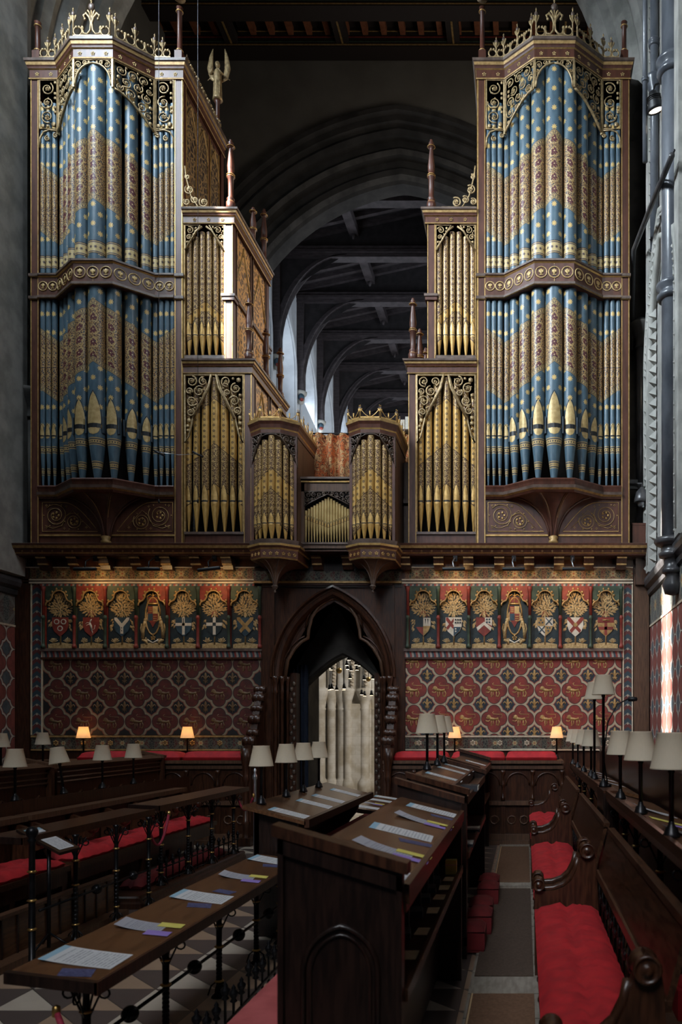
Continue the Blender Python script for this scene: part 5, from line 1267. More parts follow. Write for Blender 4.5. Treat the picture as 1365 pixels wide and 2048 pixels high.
mb.box(fx(783), fx(836), 12.45, 12.5, fz(1100), fz(905), 'oak_mid'); mb.box(fx(786), fx(832), 12.38, 12.5, fz(992), fz(984), 'oak_mid'); mb.box(fx(505), fx(600), 12.45, 12.5, fz(1100), fz(905), 'oak_mid')
loft = struct(mb.build('trim_12'), 'carved front beam of the organ loft')
for px in (632, 693, 80, 141, 203, 267, 328, 388, 451, 810, 877, 937, 999, 1059, 1119, 1179, 1245):
    mb = MB(); X_ = fx(px)
    mb.prism([(12.3, fz(1137)), (12.12, fz(1136)), (12.10, fz(1128)), (12.05, fz(1124)), (12.03, fz(1116)), (11.97, fz(1111)), (12.3, fz(1111))], X_-.075, X_+.075, 'oak', 'x')
    for q in (1114.5, 1126.5): mb.box(X_-.075, X_+.075, 12.0 if q < 1120 else 12.06, 12.1, fz(q+1.6), fz(q-1.6), 'gold_dull')
    mb.build('corbel', loft)
# panelled front of the seats along the screen
mb = MB()
for a, b in ((60, 500), (770, 1125)):
    xa, xb = (a-1050)*11.6/SP, (b-1050)*11.6/SP; k = 11.6/SP
    Zf = lambda py: ZC-(py-1455)*k
    mb.box(xa, xb, 11.62, YW, 0, Zf(1524), 'oak'); mb.box(xa-.02, xb+.02, 11.54, YW, Zf(1527), Zf(1521), 'oak_mid'); mb.box(xa-.02, xb+.02, 11.58, 11.63, Zf(1538), Zf(1531), 'oak_mid')
    for q0, q1, d in ((1610, 1602, .06), (1680, 1668, .04), (1694, 1680, .07)): mb.box(xa, xb, 11.62-d, 11.63, Zf(q1+(q0-q1)) if 0 else Zf(q0), Zf(q1), 'oak_mid')
    n = int((xb-xa)/.4)
    for i in range(n+1):
        X_ = xa+(xb-xa)*i/n; mb.box(X_-.03, X_+.03, 11.595, 11.63, 0, Zf(1538), 'oak')
        mb.lathe([(.03, 0), (.03, .04), (.018, .06), (.018, .2), (.028, .22), (.018, .24), (.018, .36), (.035, .40), (.035, .43)], (X_, 11.57, Zf(1600)), 'oak', 8)
        if i < n:
            c = X_+(xb-xa)/n/2; r = .17
            mb.tube([(c+r*x/.17, 11.61, Zf(1570)+z) for x, z in garch(.17, .18, 6)], .014, 'oak', 5)
            for s in (-1, 1): mb.tube([(c+s*.09+.06*cos(t*PI/4), 11.61, Zf(1640)+.06*sin(t*PI/4)) for t in range(8)], .013, 'oak_mid', 5, True)
sp_ = struct(mb.build('trim_13'), 'panelled oak front below the red cushions')
# orange curtain round the organist's seat, with its rail
mb = MB(); n = 90; Y_ = 12.7; k = Y_/SP; vs = []
for i in range(n+1):
    t = i/n; x = (598+(820-598)*t-1050)*k; y = Y_+.055*sin(t*60)+.03*sin(t*23+1)
    for j in range(5): vs.append((x+.006*j*sin(t*31), y*1.0+.01*j*sin(t*40), ZC+(1455-(868+24*j))*k))
mb.add(vs, [(i*5+j, i*5+j+1, i*5+6+j, i*5+5+j) for i in range(n) for j in range(4)], 'curtain', True)
tag(mb.build('loft_curtain'), 'orange patterned curtain gathered on a rail between the two small turrets', 'curtain')
mb = MB(); mb.tube([((590-1050)*k, Y_, ZC+588*k), ((822-1050)*k, Y_, ZC+588*k)], .012, 'iron', 6); mb.box((590-1050)*k, (592-1050)*k, Y_-.02, Y_+.02, fz(1092), ZC+588*k, 'iron'); mb.box((821-1050)*k, (823-1050)*k, Y_-.02, Y_+.02, fz(1092), ZC+588*k, 'iron')
tag(mb.build('curtain_rail'), 'thin black rail that the orange loft curtain hangs from', 'rail')
# low parapet between the turrets, and the loft's dark backing
# navy curtain in the doorway
mb = MB(); vs = []; n = 26
for i in range(n+1):
    t = i/n; x = wx(566)+t*(.26); y = YW+.42+.03*sin(t*30)+t*.1
    for z in (0.05, 1.3, 2.7): vs.append((x, y, z))
mb.add(vs, [(i*3+j, i*3+j+1, i*3+4+j, i*3+3+j) for i in range(n) for j in range(2)], 'curtain_b', True)
tag(mb.build('door_curtain'), 'navy curtain drawn back at the left side of the doorway', 'curtain')
# ---------------------------------------------------------------- seen through the doorway: clustered nave piers, hanging lamps
mb = MB(); Yn = 30.0; kn = Yn/SP; rnd = random.Random(3)
mb.box((560-1050)*kn, (820-1050)*kn, Yn+.5, Yn+1.2, -.85, 9, 'ashlar_warm')
for px, r, d in ((617, .17, 0), (628, .12, .25), (638, .2, -.1), (652, .10, .2), (660, .15, 0), (672, .11, .3), (682, .2, .1), (694, .13, -.1), (727, .17, 0), (735, .09, .2), (745, .2, .3), (757, .13, .1), (770, .2, .1), (600, .2, .1)):
    X_ = (px-1050)*kn
    mb.lathe([(r*1.6, -.85), (r*1.6, -.4), (r*1.3, -.3), (r, -.2), (r, 2.35), (r*1.15, 2.4), (r, 2.45), (r*1.2, 2.7), (r*1.8, 2.95), (r*1.9, 3.05), (r*1.9, 3.15), (r*1.1, 3.2), (r*.95, 8)], (X_, Yn+.3+d, 0), 'ashlar_warm', 14)
mb.box((694-1050)*kn, (722-1050)*kn, Yn+.2, Yn+.6, -.85, 2.6, 'ashlar_warm')
for px in (634, 668, 704, 732):                          # dogtooth ornament running up the arches
    for i in range(26):
        X_ = (px-1050)*kn+i*.004; z = 3.25+i*.13; mb.add([(X_, Yn-.1, z+.05), (X_-.08, Yn, z), (X_+.08, Yn, z), (X_+.08, Yn, z+.11), (X_-.08, Yn, z+.11)], [(0, 1, 2), (0, 2, 3), (0, 3, 4), (0, 4, 1)], 'stone_warm')
struct(mb.build('wall_nave_piers'), 'pale clustered nave piers seen through the doorway')
lampdots = [(555, 760), (593, 745), (635, 750), (718, 740), (742, 720), (768, 685), (805, 712), (830, 725), (758, 755), (803, 750), (788, 825), (845, 820), (948, 825), (613, 905), (633, 900), (655, 905), (693, 900), (715, 893), (738, 900), (845, 945), (870, 945), (920, 945), (947, 945)]
for j, (bx_, by_, br, lab) in enumerate(((677, 762, .085, 'brass ball chandelier seen through the doorway, the larger one to the left'), (900, 828, .07, 'smaller brass ball chandelier at the right edge of the doorway view'))):
    Yc = 22.0+j; kc = Yc/SP; px, py = 500+bx_*.2637, 1140+by_*.2637
    bxw, bzw = (px-1050)*kc, ZC-(py-1455)*kc
    R = thing('hanging_chandelier', lab, 'chandelier', (bxw, Yc, bzw), 0, 'nave chandeliers')
    mb = MB(); mb.blob((0, 0, 0), br, br, br, 'brass', 12, 8); mb.tube([(0, 0, br), (0, 0, 6)], .01, 'iron', 5); mb.build('brass_ball', R)
    for i, (lx, ly) in enumerate(lampdots):
        if (lx > 780) != (j == 1): continue
        x = (500+lx*.2637-1050)*kc-bxw; z = ZC-(1140+ly*.2637-1455)*kc-bzw
        yy = .5*sin(i*2.4); mb = MB(); mb.lathe([(.012, .13), (.03, .11), (.035, .05), (.062, -.02), (.055, -.02)], (x, yy, z), 'black', 8); mb.tube([(x, yy, z+.12), (x*.8, yy*.8, z+.6), (0, 0, 2.2)], .004, 'iron', 3)
        l = mb.build('lamp_head', R); mb = MB(); mb.lathe([(0, -.026), (.05, -.024), (.05, -.012), (0, -.012)], (x, yy, z), 'bulb', 8); mb.build('bulb', l)
# ---------------------------------------------------------------- furniture
RN = random.Random(11)
def lamp_proto(lit, pole=.33):
    R = thing('desk_lamp', 'x', 'lamp', (0, 0, 0)); mb = MB()
    mb.lathe([(.040, 0), (.042, .012), (.036, .02), (.030, .045), (.018, .055), (.014, .07), (.0135, .075)], (0, 0, 0), 'iron', 14); mb.build('lamp_base', R)
    mb = MB(); mb.lathe([(.0125, .07), (.0125, pole-.03), (.017, pole-.025), (.017, pole-.01), (.008, pole), (.006, pole+.12), (0, pole+.125)], (0, 0, 0), 'iron', 10); mb.build('lamp_pole', R)
    mb = MB(); n = 24; m = 'shade_lit' if lit else 'shade'; z0, z1 = pole-.01, pole+.16
    mb.lathe([(.100, z0), (.101, z0+.004), (.098, z0+.008), (.066, z1-.006), (.068, z1-.002), (.066, z1)], (0, 0, 0), m, n)
    mb.f = [f for f in mb.f if len(f) == 4]; mb.mi = mb.mi[:len(mb.f)]; mb.sm = mb.sm[:len(mb.f)]; mb.uv = mb.uv[:4*len(mb.f)]; mb.aux = mb.aux[:4*len(mb.f)]
    for a in (0, 2.09, 4.19): mb.tube([(0, 0, z1-.02), (.064*cos(a), .064*sin(a), z1-.006)], .002, 'iron', 3)
    sh = mb.build('lamp_shade', R)
    mb = MB(); mb.blob((0, 0, pole+.06), .022, .022, .032, 'bulb' if lit else 'white', 8, 6); mb.build('bulb', R)
    return R
LP = {(0, .33): lamp_proto(0), (1, .33): lamp_proto(1), (0, .80): lamp_proto(0, .80)}
LU = set()
def lamp(x, y, z, label, lit=0, pole=.33, rx=0, ry=0, rz=0, group=None):
    k = (lit, pole); o = LP[k] if k not in LU else dup(LP[k]); LU.add(k); o.location = (x, y, z); o['label'] = label
    o.rotation_euler = (rx, ry, rz if rz else RN.uniform(-1, 1)); o['group'] = 'reading lamps with cream shades'
    if lit:
        l = bpy.data.lights.new('lamp_glow', 'POINT'); l.energy = .9; l.color = (1, .50, .18); l.shadow_soft_size = .02
        q = bpy.data.objects.new('lamp_glow', l); COL.objects.link(q); q.location = (x, y-.0, z+pole+.10)
    return o
def slab(name, x0, z0, x1, z1, ya, yb, th, mat, parent=None, org=(0, 0, 0), lip=None):
    """sloping board whose top runs from (x0,z0) to (x1,z1)"""
    mb = MB(); mb.prism([(x0, z0), (x1, z1), (x1, z1-th), (x0, z0-th)], ya, yb, mat)
    if lip: mb.prism([(x1-.012, z1+.012), (x1+.014, z1+.012), (x1+.014, z1-th-.012), (x1-.012, z1-th-.012)], ya, yb, lip)
    return mb.build(name, parent, org)
SHN = [0]
def sheet(surf, xc, yc, L, Wd, rz, mat, label, cat='sheet', lift=.0015, name='printed_sheet', group=None, curl=0.):
    """paper lying on a sloping board; surf=(x0,z0,x1,z1)"""
    x0, z0, x1, z1 = surf; sl = (z1-z0)/(x1-x0); mb = MB(); n = 6; vs = []; uv = []
    for i in range(n+1):
        for j in (0, 1):
            a, b = -L/2+L*i/n, (-Wd/2, Wd/2)[j]; X_ = a*cos(rz)-b*sin(rz); Y_ = a*sin(rz)+b*cos(rz)
            vs.append((X_, Y_, sl*X_+curl*(1-i/n)**3*.02)); uv.append((i/n, j))
    mb.add(vs, [(2*i, 2*i+1, 2*i+3, 2*i+2) for i in range(n)], mat, False, uv, uv)
    vs2 = [(a, b, c-.0012) for a, b, c in vs]; mb.add(vs2, [(2*i, 2*i+1, 2*i+3, 2*i+2) for i in range(n)], mat, False, uv, uv)
    o = mb.build(name, None); o.location = (xc, yc, z0+sl*(xc-x0)+lift)
    return tag(o, label, cat, group)
def iron_scroll(mb, x, y, z, s, ax='y', m='iron'):
    """pair of curled brackets at the top of a baluster, spreading along an axis"""
    for d in (-1, 1):
        P = spiral(.075*d*s, 0, .035*s, PI/2, d, 1.1, .35, 12); P = [(.012*d*s, 0, -.10*s), (.03*d*s, 0, -.06*s)]+[(p[0], 0, p[2]) for p in P][::1]
        Q = [(x, y+p[0], z+p[2]) if ax == 'y' else (x+p[0], y, z+p[2]) for p in P]; mb.tube(Q, .0045*s, m, 5)
def baluster(parent, org, x, y, z0, z1, s=1.):
    mb = MB(); H = z1-z0
    pr = [(.05, 0), (.045, .012), (.022, .03), (.016, .06), (.019, H*.16), (.026, H*.17), (.018, H*.19), (.017, H*.34), (.017, H*.52), (.026, H*.535), (.017, H*.55), (.019, H*.74), (.014, H*.86), (.018, H*.97), (.03, H)]
    mb.lathe([(r*s, h) for r, h in pr], (x, y, z0), 'iron', 10)
    for q in (.17, .535, .76): mb.lathe([(.022*s, H*q-.008), (.031*s, H*q), (.022*s, H*q+.008)], (x, y, z0), 'brass', 10)
    for i in range(8): zz = z0+H*(.2+.04*i); mb.lathe([(.018*s, 0), (.0205*s, H*.015), (.018*s, H*.03)], (x, y, zz), 'iron', 8)
    iron_scroll(mb, x, y, z1-.06, s*1.1, 'y'); iron_scroll(mb, x, y, z1-.06, s*1.1, 'x')
    for a in (0, 1.57, 3.14, 4.71): mb.tube([(x, y, z0+.11), (x+.05*cos(a), y+.05*sin(a), z0+.07), (x+.07*cos(a), y+.07*sin(a), z0+.01)], .006, 'iron', 4)
    return mb.build('baluster', parent, org)
def iron_desk(label, surf, ya, yb, zf, ys, xb, rail=True, spikes=0, top='desk', zr=.30, loc=None):
    x0, z0, x1, z1 = surf; org = ((x0+x1)/2, (ya+yb)/2, zf); R = thing('iron_book_desk', label, 'desk', org, 0, 'low book desks on iron balusters')
    slab('desk_top', x0, z0, x1, z1, ya, yb, .028, top, R, org)
    mb = MB(); mb.prism([(x0-.01, z0-.028), (x1+.01, z1-.028), (x1, z1-.05), (x0, z0-.05)], ya-.01, yb+.01, 'oak'); mb.box(x1-.002, x1+.014, ya-.03, yb+.01, z1-.05, z1+.006, 'oak'); mb.prism([(x0-.005, z0-.045), (x0-.005, z0+.003), (x1+.01, z1+.003), (x1+.01, z1-.045)], ya-.03, ya+.002, 'oak_black'); mb.build('desk_edge', R, org)
    for y in ys: baluster(R, org, xb, y, zf, min(z0, z1)-.05)
    if rail:
        mb = MB(); mb.tube([(xb, ya+.1, zf+zr), (xb, yb-.05, zf+zr)], .010, 'iron', 8)
        for a, b in zip(ys[:-1], ys[1:]): mb.blob((xb, (a+b)/2, zf+zr), .042, .042, .042, 'iron', 12, 8); mb.lathe([(.014, -.05), (.02, -.045), (.014, -.04)], (xb, (a+b)/2, zf+zr), 'iron', 8, ax='y')
        mb.build('knob_rail', R, org)
    if spikes:
        mb = MB(); xs = xb+.02*(1 if xb > -3 else -1); mb.tube([(xs, ya+.1, zf+.16), (xs, yb-.1, zf+.16)], .008, 'iron', 6); mb.tube([(xs, ya+.1, zf+.02), (xs, yb-.1, zf+.02)], .008, 'iron', 6)
        n = int((yb-ya)/spikes)
        for i in range(n):
            y = ya+.15+(yb-ya-.3)*i/(n-1); h = .24 if i % 3 == 0 else .20
            mb.lathe([(.008, 0), (.008, h-.03), (.02, h-.02), (.012, h-.005), (.022, h+.015), (.024, h+.03), (.010, h+.045), (.012, h+.055), (0, h+.07)], (xs, y, zf), 'iron', 8)
        mb.build('spike_rail', R, org)
    return R
def cushion(name, x0, x1, y0, y1, z0, z1, mat, label, tuft=True, group='red seat cushions', ny=None):
    mb = MB(); nx = 10; ny = ny or max(12, int((y1-y0)/.035)); cx_, cy_ = (x0+x1)/2, (y0+y1)/2; vs = []; h = z1-z0
    for i in range(ny+1):
        for j in range(nx+1):
            u, v = j/nx, i/ny; e = (1-abs(2*u-1)**6)*(1-abs(2*v-1)**(6+2*ny/10)); x = x0+(x1-x0)*u; y = y0+(y1-y0)*v
            b = 0
            if tuft:
                y_ = y+(.06 if u < .5 else 0)+.03*sin(9*u); q = (y_/.115) % 1; b = .021*(1-q)**2*sin(PI*min(1, abs(2*u-1)*1.3+.15))+.004*sin(37*y+11*u); b -= .018*math.exp(-((u-.5)/.05)**2)
            vs.append((x-cx_, y-cy_, (z1-z0)*(.35+.65*max(0, e)**.5)+b-.0))
    T_ = len(vs); fs = [(i*(nx+1)+j, i*(nx+1)+j+1, (i+1)*(nx+1)+j+1, (i+1)*(nx+1)+j) for i in range(ny) for j in range(nx)]
    mb.add(vs, fs, mat, True)
    ring = [j for j in range(nx+1)]+[(i)*(nx+1)+nx for i in range(1, ny+1)]+[ny*(nx+1)+j for j in range(nx-1, -1, -1)]+[i*(nx+1) for i in range(ny-1, 0, -1)]
    rv = [vs[i] for i in ring]; n = len(rv); mb.add(rv+[(a*.97, b*.995, .0) for a, b, c in rv], [(i, (i+1) % n, n+(i+1) % n, n+i) for i in range(n)]+[list(range(n, 2*n))], mat, True)
    mb.tube([(a, b, c-.004) for a, b, c in rv], .005, mat, 4, True)
    o = mb.build(name, None); o.location = (cx_, cy_, z0); return tag(o, label, 'cushion', group)

# --- right-hand benches with scrolled arms
def arm_mesh(mb, y, t=.035):
    P = [(.07, 0), (.07, .58)]+[(.085+.0*i, .60) for i in range(1)]+[(.13, .585), (.20, .59), (.27, .615), (.32, .66), (.355, .73), (.37, .80)]+[(.42, .92), (.47, .88), (.485, .80), (.50, .55), (.52, 0)]
    mb.prism(P, y-t, y+t, 'oak')
    mb.tube([(x-.004, y, z+.012) for x, z in P[2:9]], .022, 'oak', 6)
    for cx_, cz_, r in ((.095, .63, .043), (.425, .86, .053)):
        mb.lathe([(0, -.066), (r*.3, -.07), (r*.4, -.058), (r*.78, -.058), (r*.82, -.064), (r*.98, -.062), (r, -.052), (r*.9, -.04), (r*.9, .04), (r, .052), (r*.98, .062), (r*.82, .064), (r*.78, .058), (r*.4, .058), (r*.3, .07), (0, .066)], (cx_, y, cz_), 'oak', 16, ax='y')
def bench(ya, yb, label):
    org = (.3, (ya+yb)/2, 0); R = thing('choir_bench', label, 'bench', org, 0, 'oak benches along the right aisle')
    for y in (ya+.04, yb-.04): mb = MB(); arm_mesh(mb, y); mb.build('scrolled_arm', R, org)
    mb = MB(); mb.box(.08, .50, ya+.07, yb-.07, .40, .44, 'oak'); mb.box(.085, .115, ya+.07, yb-.07, .30, .41, 'oak')
    for i in range(7): mb.lathe([(.02, 0), (.02, .03), (.012, .05), (.02, .15), (.012, .25), (.018, .29), (.02, .31)], (.10, ya+.2+(yb-ya-.4)*i/6, 0), 'oak', 8)
    mb.build('seat', R, org)
    mb = MB(); mb.prism([(.495, .70), (.575, 1.0), (.60, 1.0), (.52, .70)], ya+.06, yb-.06, 'oak_h'); mb.prism([(.565, .985), (.57, 1.015), (.612, 1.015), (.605, .985)], ya+.05, yb-.05, 'oak_h'); mb.prism([(.483, .69), (.49, .73), (.525, .73), (.52, .69)], ya+.05, yb-.05, 'oak_h')
    mb.build('backrest', R, org)
    mb = MB()
    for i in range(12):
        y = ya+.2+(yb-ya-.4)*i/11; mb.tube([(.50, y, .44), (.50, y, .70)], .007, 'iron', 5)
        for d in (-1, 1): mb.tube([(.50, y+d*.045+p[0], .57+p[2]) for p in spiral(0, 0, .04, 0, d, 1.2, .3, 12)], .005, 'iron', 4)
    mb.build('iron_scrollwork', R, org)
    return R
for ya, yb, lab, cl in ((2.78, 5.52, 'nearest oak bench on the right, scrolled arms and long red cushion', 'long red tufted cushion on the nearest right-hand bench'), (5.68, 8.42, 'middle oak bench on the right, between two scrolled arms', 'red tufted cushion on the middle right-hand bench'), (8.78, 11.4, 'farthest oak bench on the right, close to the panelled screen', 'red tufted cushion on the farthest right-hand bench')):
    bench(ya, yb, lab); cushion('seat_cushion', .07, .49, ya+.09, yb-.09, .44, .515, 'velvet', cl)

# --- stalls in the middle: end panels, sloping desks, book shelf
def stall(ya, yb, label, top, shelf=True, zl=1.335, zr=1.20, mats='oak_black', X0=-.855, X1=-.425):
    org = ((X0+X1)/2, (ya+yb)/2, 0); R = thing('stall_desk', label, 'desk', org, 0, 'oak stall desks left of the aisle')
    for y in (ya, yb-.05):
        mb = MB(); P = [(X0, 0), (X0, zl), (X1, zr), (X1, 0)]; mb.prism(P, y, y+.05, mats); mb.prism([(X0-.02, zl-.01), (X0-.02, zl+.03), (X1+.02, zr+.03), (X1+.02, zr-.01)], y-.02, y+.07, 'oak')
        if y == ya:
            for a0, a1 in ((.0, .045), (.955, 1.)):
                xa, xb = X0+(X1-X0)*a0, X0+(X1-X0)*a1; mb.prism([(xa, .1), (xa, zl-(zl-zr)*a0-.02), (xb, zl-(zl-zr)*a1-.02), (xb, .1)], y-.016, y, mats)
            mb.prism([(X0, zl-.07), (X0, zl-.02), (X1, zr-.02), (X1, zr-.07)], y-.016, y, mats); mb.box(X0, X1, y-.016, y, .06, .16, mats)
            c = (X0+X1)/2; mb.tube([(c+x, y-.004, .85+z) for x, z in [(-.13, -.6)]+garch(.13, .16, 8)+[(.13, -.6)]], .010, mats, 5); mb.tube([(c+x*.8, y-.004, .84+z) for x, z in [(-.13, -.6)]+garch(.13, .14, 8)+[(.13, -.6)]], .006, mats, 4)
        mb.build('end_panel', R, org)
    x0, z0, x1, z1 = top; slab('desk_top', x0, z0, x1, z1, ya+.05, yb-.05, .025, 'desk', R, org)
    mb = MB(); mb.prism([(x1-.002, z1-.06), (x1-.002, z1+.014), (x1+.022, z1+.008), (x1+.022, z1-.06)], ya+.05, yb-.05, 'oak_h'); mb.prism([(x1-.01, z1-.09), (x1-.01, z1-.06), (x1+.012, z1-.06), (x1+.012, z1-.09)], ya+.05, yb-.05, 'oak_h'); mb.build('desk_lip', R, org)
    mb = MB(); mb.box(X0, X0+.03, ya+.05, yb-.05, .05, z0-.02, 'oak_black'); mb.build('front_board', R, org)
    mb = MB(); mb.box(X0+.03, X1-.0, ya+.05, yb-.05, .74, .765, 'oak_h'); mb.box(X1-.01, X1+.012, ya+.05, yb-.05, .73, .775, 'oak_h'); mb.build('book_shelf', R, org)
    mb = MB(); mb.box(X1-.18, X1-.15, ya+.05, yb-.05, .05, .74, 'oak_black'); mb.build('kneeling_board', R, org)
    return R
T1 = (-.83, 1.235, -.43, 1.135)
stall(2.78, 5.42, 'nearest stall desk with tall dark end panel, glossy top holding five sheets', T1)
T2 = (-.875, 1.335, -.56, 1.25)
stall(5.87, 8.55, 'second stall desk from the viewer, three lamps on its high edge', T2, zl=1.345, zr=1.215)
T3 = (-.90, 1.30, -.50, 1.19)
stall(8.80, 11.5, 'farthest stall desk, its end panel just before the red wall cushions', T3, zl=1.37, zr=1.24, X0=-.93, X1=-.51)
# papers on the three stall desks
PS = 'white printed sheet'
for surf, rows in ((T1, [(-.62, 5.08, 'm', 'at the far end of the nearest stall desk'), (-.60, 4.5, 's', 'second from the far end of the nearest stall desk'), (-.64, 3.98, 'm', 'in the middle of the nearest stall desk'), (-.60, 3.42, 's', 'near the close end of the nearest stall desk'), (-.60, 2.98, 'm', 'at the close end of the nearest stall desk, half hidden')]),
                   (T2, [(-.71, 6.75, 'm', 'nearest of three on the second stall desk'), (-.71, 7.7, 'm', 'middle of three on the second stall desk'), (-.71, 8.3, 'm', 'farthest of three on the second stall desk')]),
                   (T3, [(-.66, 9.6, 's', 'on the farthest stall desk, nearer to the viewer'), (-.66, 10.6, 'm', 'on the farthest stall desk, by the far end')])):
    for x, y, k, w_ in rows:
        x += .03; r = RN.uniform(-.06, .06)
        if k == 'm':
            sheet(surf, x, y, .30, .205, r, 'paper', 'white sheet with blue edge, '+w_)
            if surf is T1 and y > 3: sheet(surf, x+.10, y-.21, .16, .085, r+.2, 'bluecard', 'dark blue booklet beside the sheet '+w_.replace(', half hidden by the end panel', ''), 'booklet', name='booklet')
        else:
            sheet(surf, x-.03, y, .24, .15, r-.05, 'leaflet', 'curling grey leaflet '+w_, 'leaflet', curl=1.)
            sheet(surf, x+.09, y+.05, .15, .07, r, 'yellow', 'yellow card '+w_, 'card', .004, 'card'); sheet(surf, x+.09, y-.07, .15, .07, r, 'lilac', 'lilac card '+w_, 'card', .004, 'card')
for x, y, w_ in ((-.865, 6.93, 'nearest of the three lamps on the second stall desk'), (-.865, 7.75, 'middle of the three lamps on the second stall desk'), (-.865, 8.4, 'farthest of the three lamps on the second stall desk')):
    lamp(x+.02, y, 1.33, w_+', unlit cream shade')
# shelf contents of the nearest desk
for i, y in enumerate((3.28, 3.66, 4.08, 4.4, 4.66, 4.92)):
    sheet((-.5, .767, -.4, .767), -.455, y, .085, .13, .05*(-1)**i, 'buff', 'buff name card on the shelf under the nearest desk, %s from the viewer' % ('first', 'second', 'third', 'fourth', 'fifth', 'sixth')[i], 'card', name='name_card')
    mb = MB(); h = .19; mb.box(-.08, .08, -.02, .02, 0, h, 'book'); mb.box(-.075, .075, -.016, .016, .003, h+.001, 'page'); o = mb.build('hymn_book', None); o.location = (-.62, y+.08, .765)
    tag(o, 'dark hymn book standing behind the %s buff card on the shelf' % ('first', 'second', 'third', 'fourth', 'fifth', 'sixth')[i], 'book', 'dark books on the stall shelf')
    mb = MB(); mb.box(-.09, .09, -.06, .06, 0, .03, 'book'); mb.box(-.086, .092, -.056, .056, .004, .026, 'page'); o = mb.build('prayer_book', None); o.location = (-.60, y-.10, .765); o.rotation_euler = (0, 0, .15)
    tag(o, 'dark book lying flat beside the %s buff card on the shelf' % ('first', 'second', 'third', 'fourth', 'fifth', 'sixth')[i], 'book', 'dark books on the stall shelf')
mb = MB(); mb.box(-.035, .035, -.03, .03, 0, .09, 'yellow'); mb.box(-.036, .036, -.031, .031, .055, .065, 'buff'); o = mb.build('yellow_box', None); o.location = (-.47, 5.12, .765); tag(o, 'small yellow box at the far end of the shelf under the nearest desk', 'box')
for i, (y, w_) in enumerate(((6.3, 'lying open on the shelf of the second stall desk, nearest'), (7.2, 'lying on the shelf of the second stall desk, farther along'))):
    mb = MB(); mb.box(-.10, .10, -.07, .07, 0, .025, 'book'); mb.box(-.095, .095, -.065, .065, .025, .04, 'page'); o = mb.build('open_book', None); o.location = (-.50, y, .765); tag(o, 'pale-paged book '+w_, 'book')
mb = MB(); mb.box(-.12, .10, -.09, .09, 0, .05, 'book'); mb.box(-.11, .105, -.085, .085, .01, .045, 'page'); o = mb.build('thick_book', None); o.location = (-.49, 6.7, 1.17); 
tag(o, 'thick grey-edged book on the ledge beside the second stall desk top', 'book')
mb = MB(); mb.box(-.56, -.43, 5.93, 8.5, 1.14, 1.165, 'oak_h'); mb.box(-.44, -.42, 5.93, 8.5, 1.13, 1.19, 'oak_h'); tag(mb.build('book_ledge'), 'narrow oak ledge along the aisle side of the second stall desk', 'shelf')
# kneelers in the aisle
for i, (x, y, w_) in enumerate(((-.40, 6.15, 'nearest to the viewer'), (-.37, 6.65, 'second from the viewer'), (-.38, 7.05, 'third from the viewer'), (-.35, 7.75, 'fourth from the viewer, standing a little out'), (-.36, 8.15, 'farthest from the viewer'))):
    mb = MB(); mb.box(-.095, .095, -.16, .16, 0, .15, 'velvet_d'); n = 6
    vs = [(-.10+.20*a/n, -.165+.33*b/n, .15+.05*(1-abs(2*a/n-1)**4)*(1-abs(2*b/n-1)**4)) for b in range(n+1) for a in range(n+1)]
    mb.add(vs, [(b*(n+1)+a, b*(n+1)+a+1, (b+1)*(n+1)+a+1, (b+1)*(n+1)+a) for a in range(n) for b in range(n)], 'velvet_d', True)
    mb.tube([(-.10, -.165, .15), (.10, -.165, .15), (.10, .165, .15), (-.10, .165, .15)], .006, 'velvet_d', 4, True)
    mb.box(-.10, .10, -.165, .165, .02, .15, 'velvet_d')
    o = mb.build('kneeler', None); o.location = (x, y, .014); tag(o, 'boxy dark red kneeler in the aisle, '+w_, 'kneeler', 'red kneelers in the aisle')
for i, (ya, yb, m, w_) in enumerate(((1.3, 5.05, 'carpet', 'brown runner mat in the nearest part of the aisle'), (5.42, 8.35, 'carpet_d', 'worn dark runner mat in the middle of the aisle'), (8.72, 11.3, 'carpet', 'brown runner mat at the far end of the aisle'))):
    mb = MB(); mb.box(-.20, .20, -(yb-ya)/2, (yb-ya)/2, 0, .008, m); mb.box(-.195, -.185, -(yb-ya)/2, (yb-ya)/2, .008, .010, 'buff' if m == 'carpet' else m); o = mb.build('aisle_mat', None); o.location = (-.14, (ya+yb)/2, .0135); tag(o, w_, 'mat')

# --- low iron desk in front (left foreground), pink cushion, rope
D1 = (-2.14, .69, -1.77, .645)
iron_desk('long low book desk on iron balusters in the left foreground, papers along its top', D1, 3.32, 6.40, 0, [3.52, 4.3, 5.05, 5.75, 6.3], -1.93, True, 0, 'desk', .30)
od = ['first', 'second', 'third', 'fourth', 'fifth']
for i, (y, k) in enumerate(((3.58, 'm'), (4.14, 's'), (4.86, 'm'), (5.52, 's'), (6.2, 'm'))):
    w_ = 'on the low iron foreground desk, %s from the viewer' % od[i]
    if k == 'm':
        sheet(D1, -1.96, y, .31, .22, RN.uniform(-.05, .05), 'paper', 'white printed sheet with blue edge '+w_, curl=.5)
        sheet(D1, -1.90, y-.19, .13, .10, .3, 'bluecard', 'dark blue booklet %s' % w_, 'booklet', name='booklet'); 
        if i: sheet(D1, -1.90, y+.20, .12, .09, -.2, 'bluecard', 'small dark blue booklet just beyond the %s sheet on the low iron desk' % od[i], 'booklet', name='booklet')
    else:
        sheet(D1, -1.98, y, .22, .16, .1, 'leaflet', 'grey leaflet '+w_, 'leaflet', curl=1.)
        sheet(D1, -1.86, y+.07, .12, .08, .1, 'yellow', 'yellow card '+w_, 'card', .004, 'card'); sheet(D1, -1.86, y-.09, .12, .08, .1, 'lilac', 'lilac card '+w_, 'card', .004, 'card')
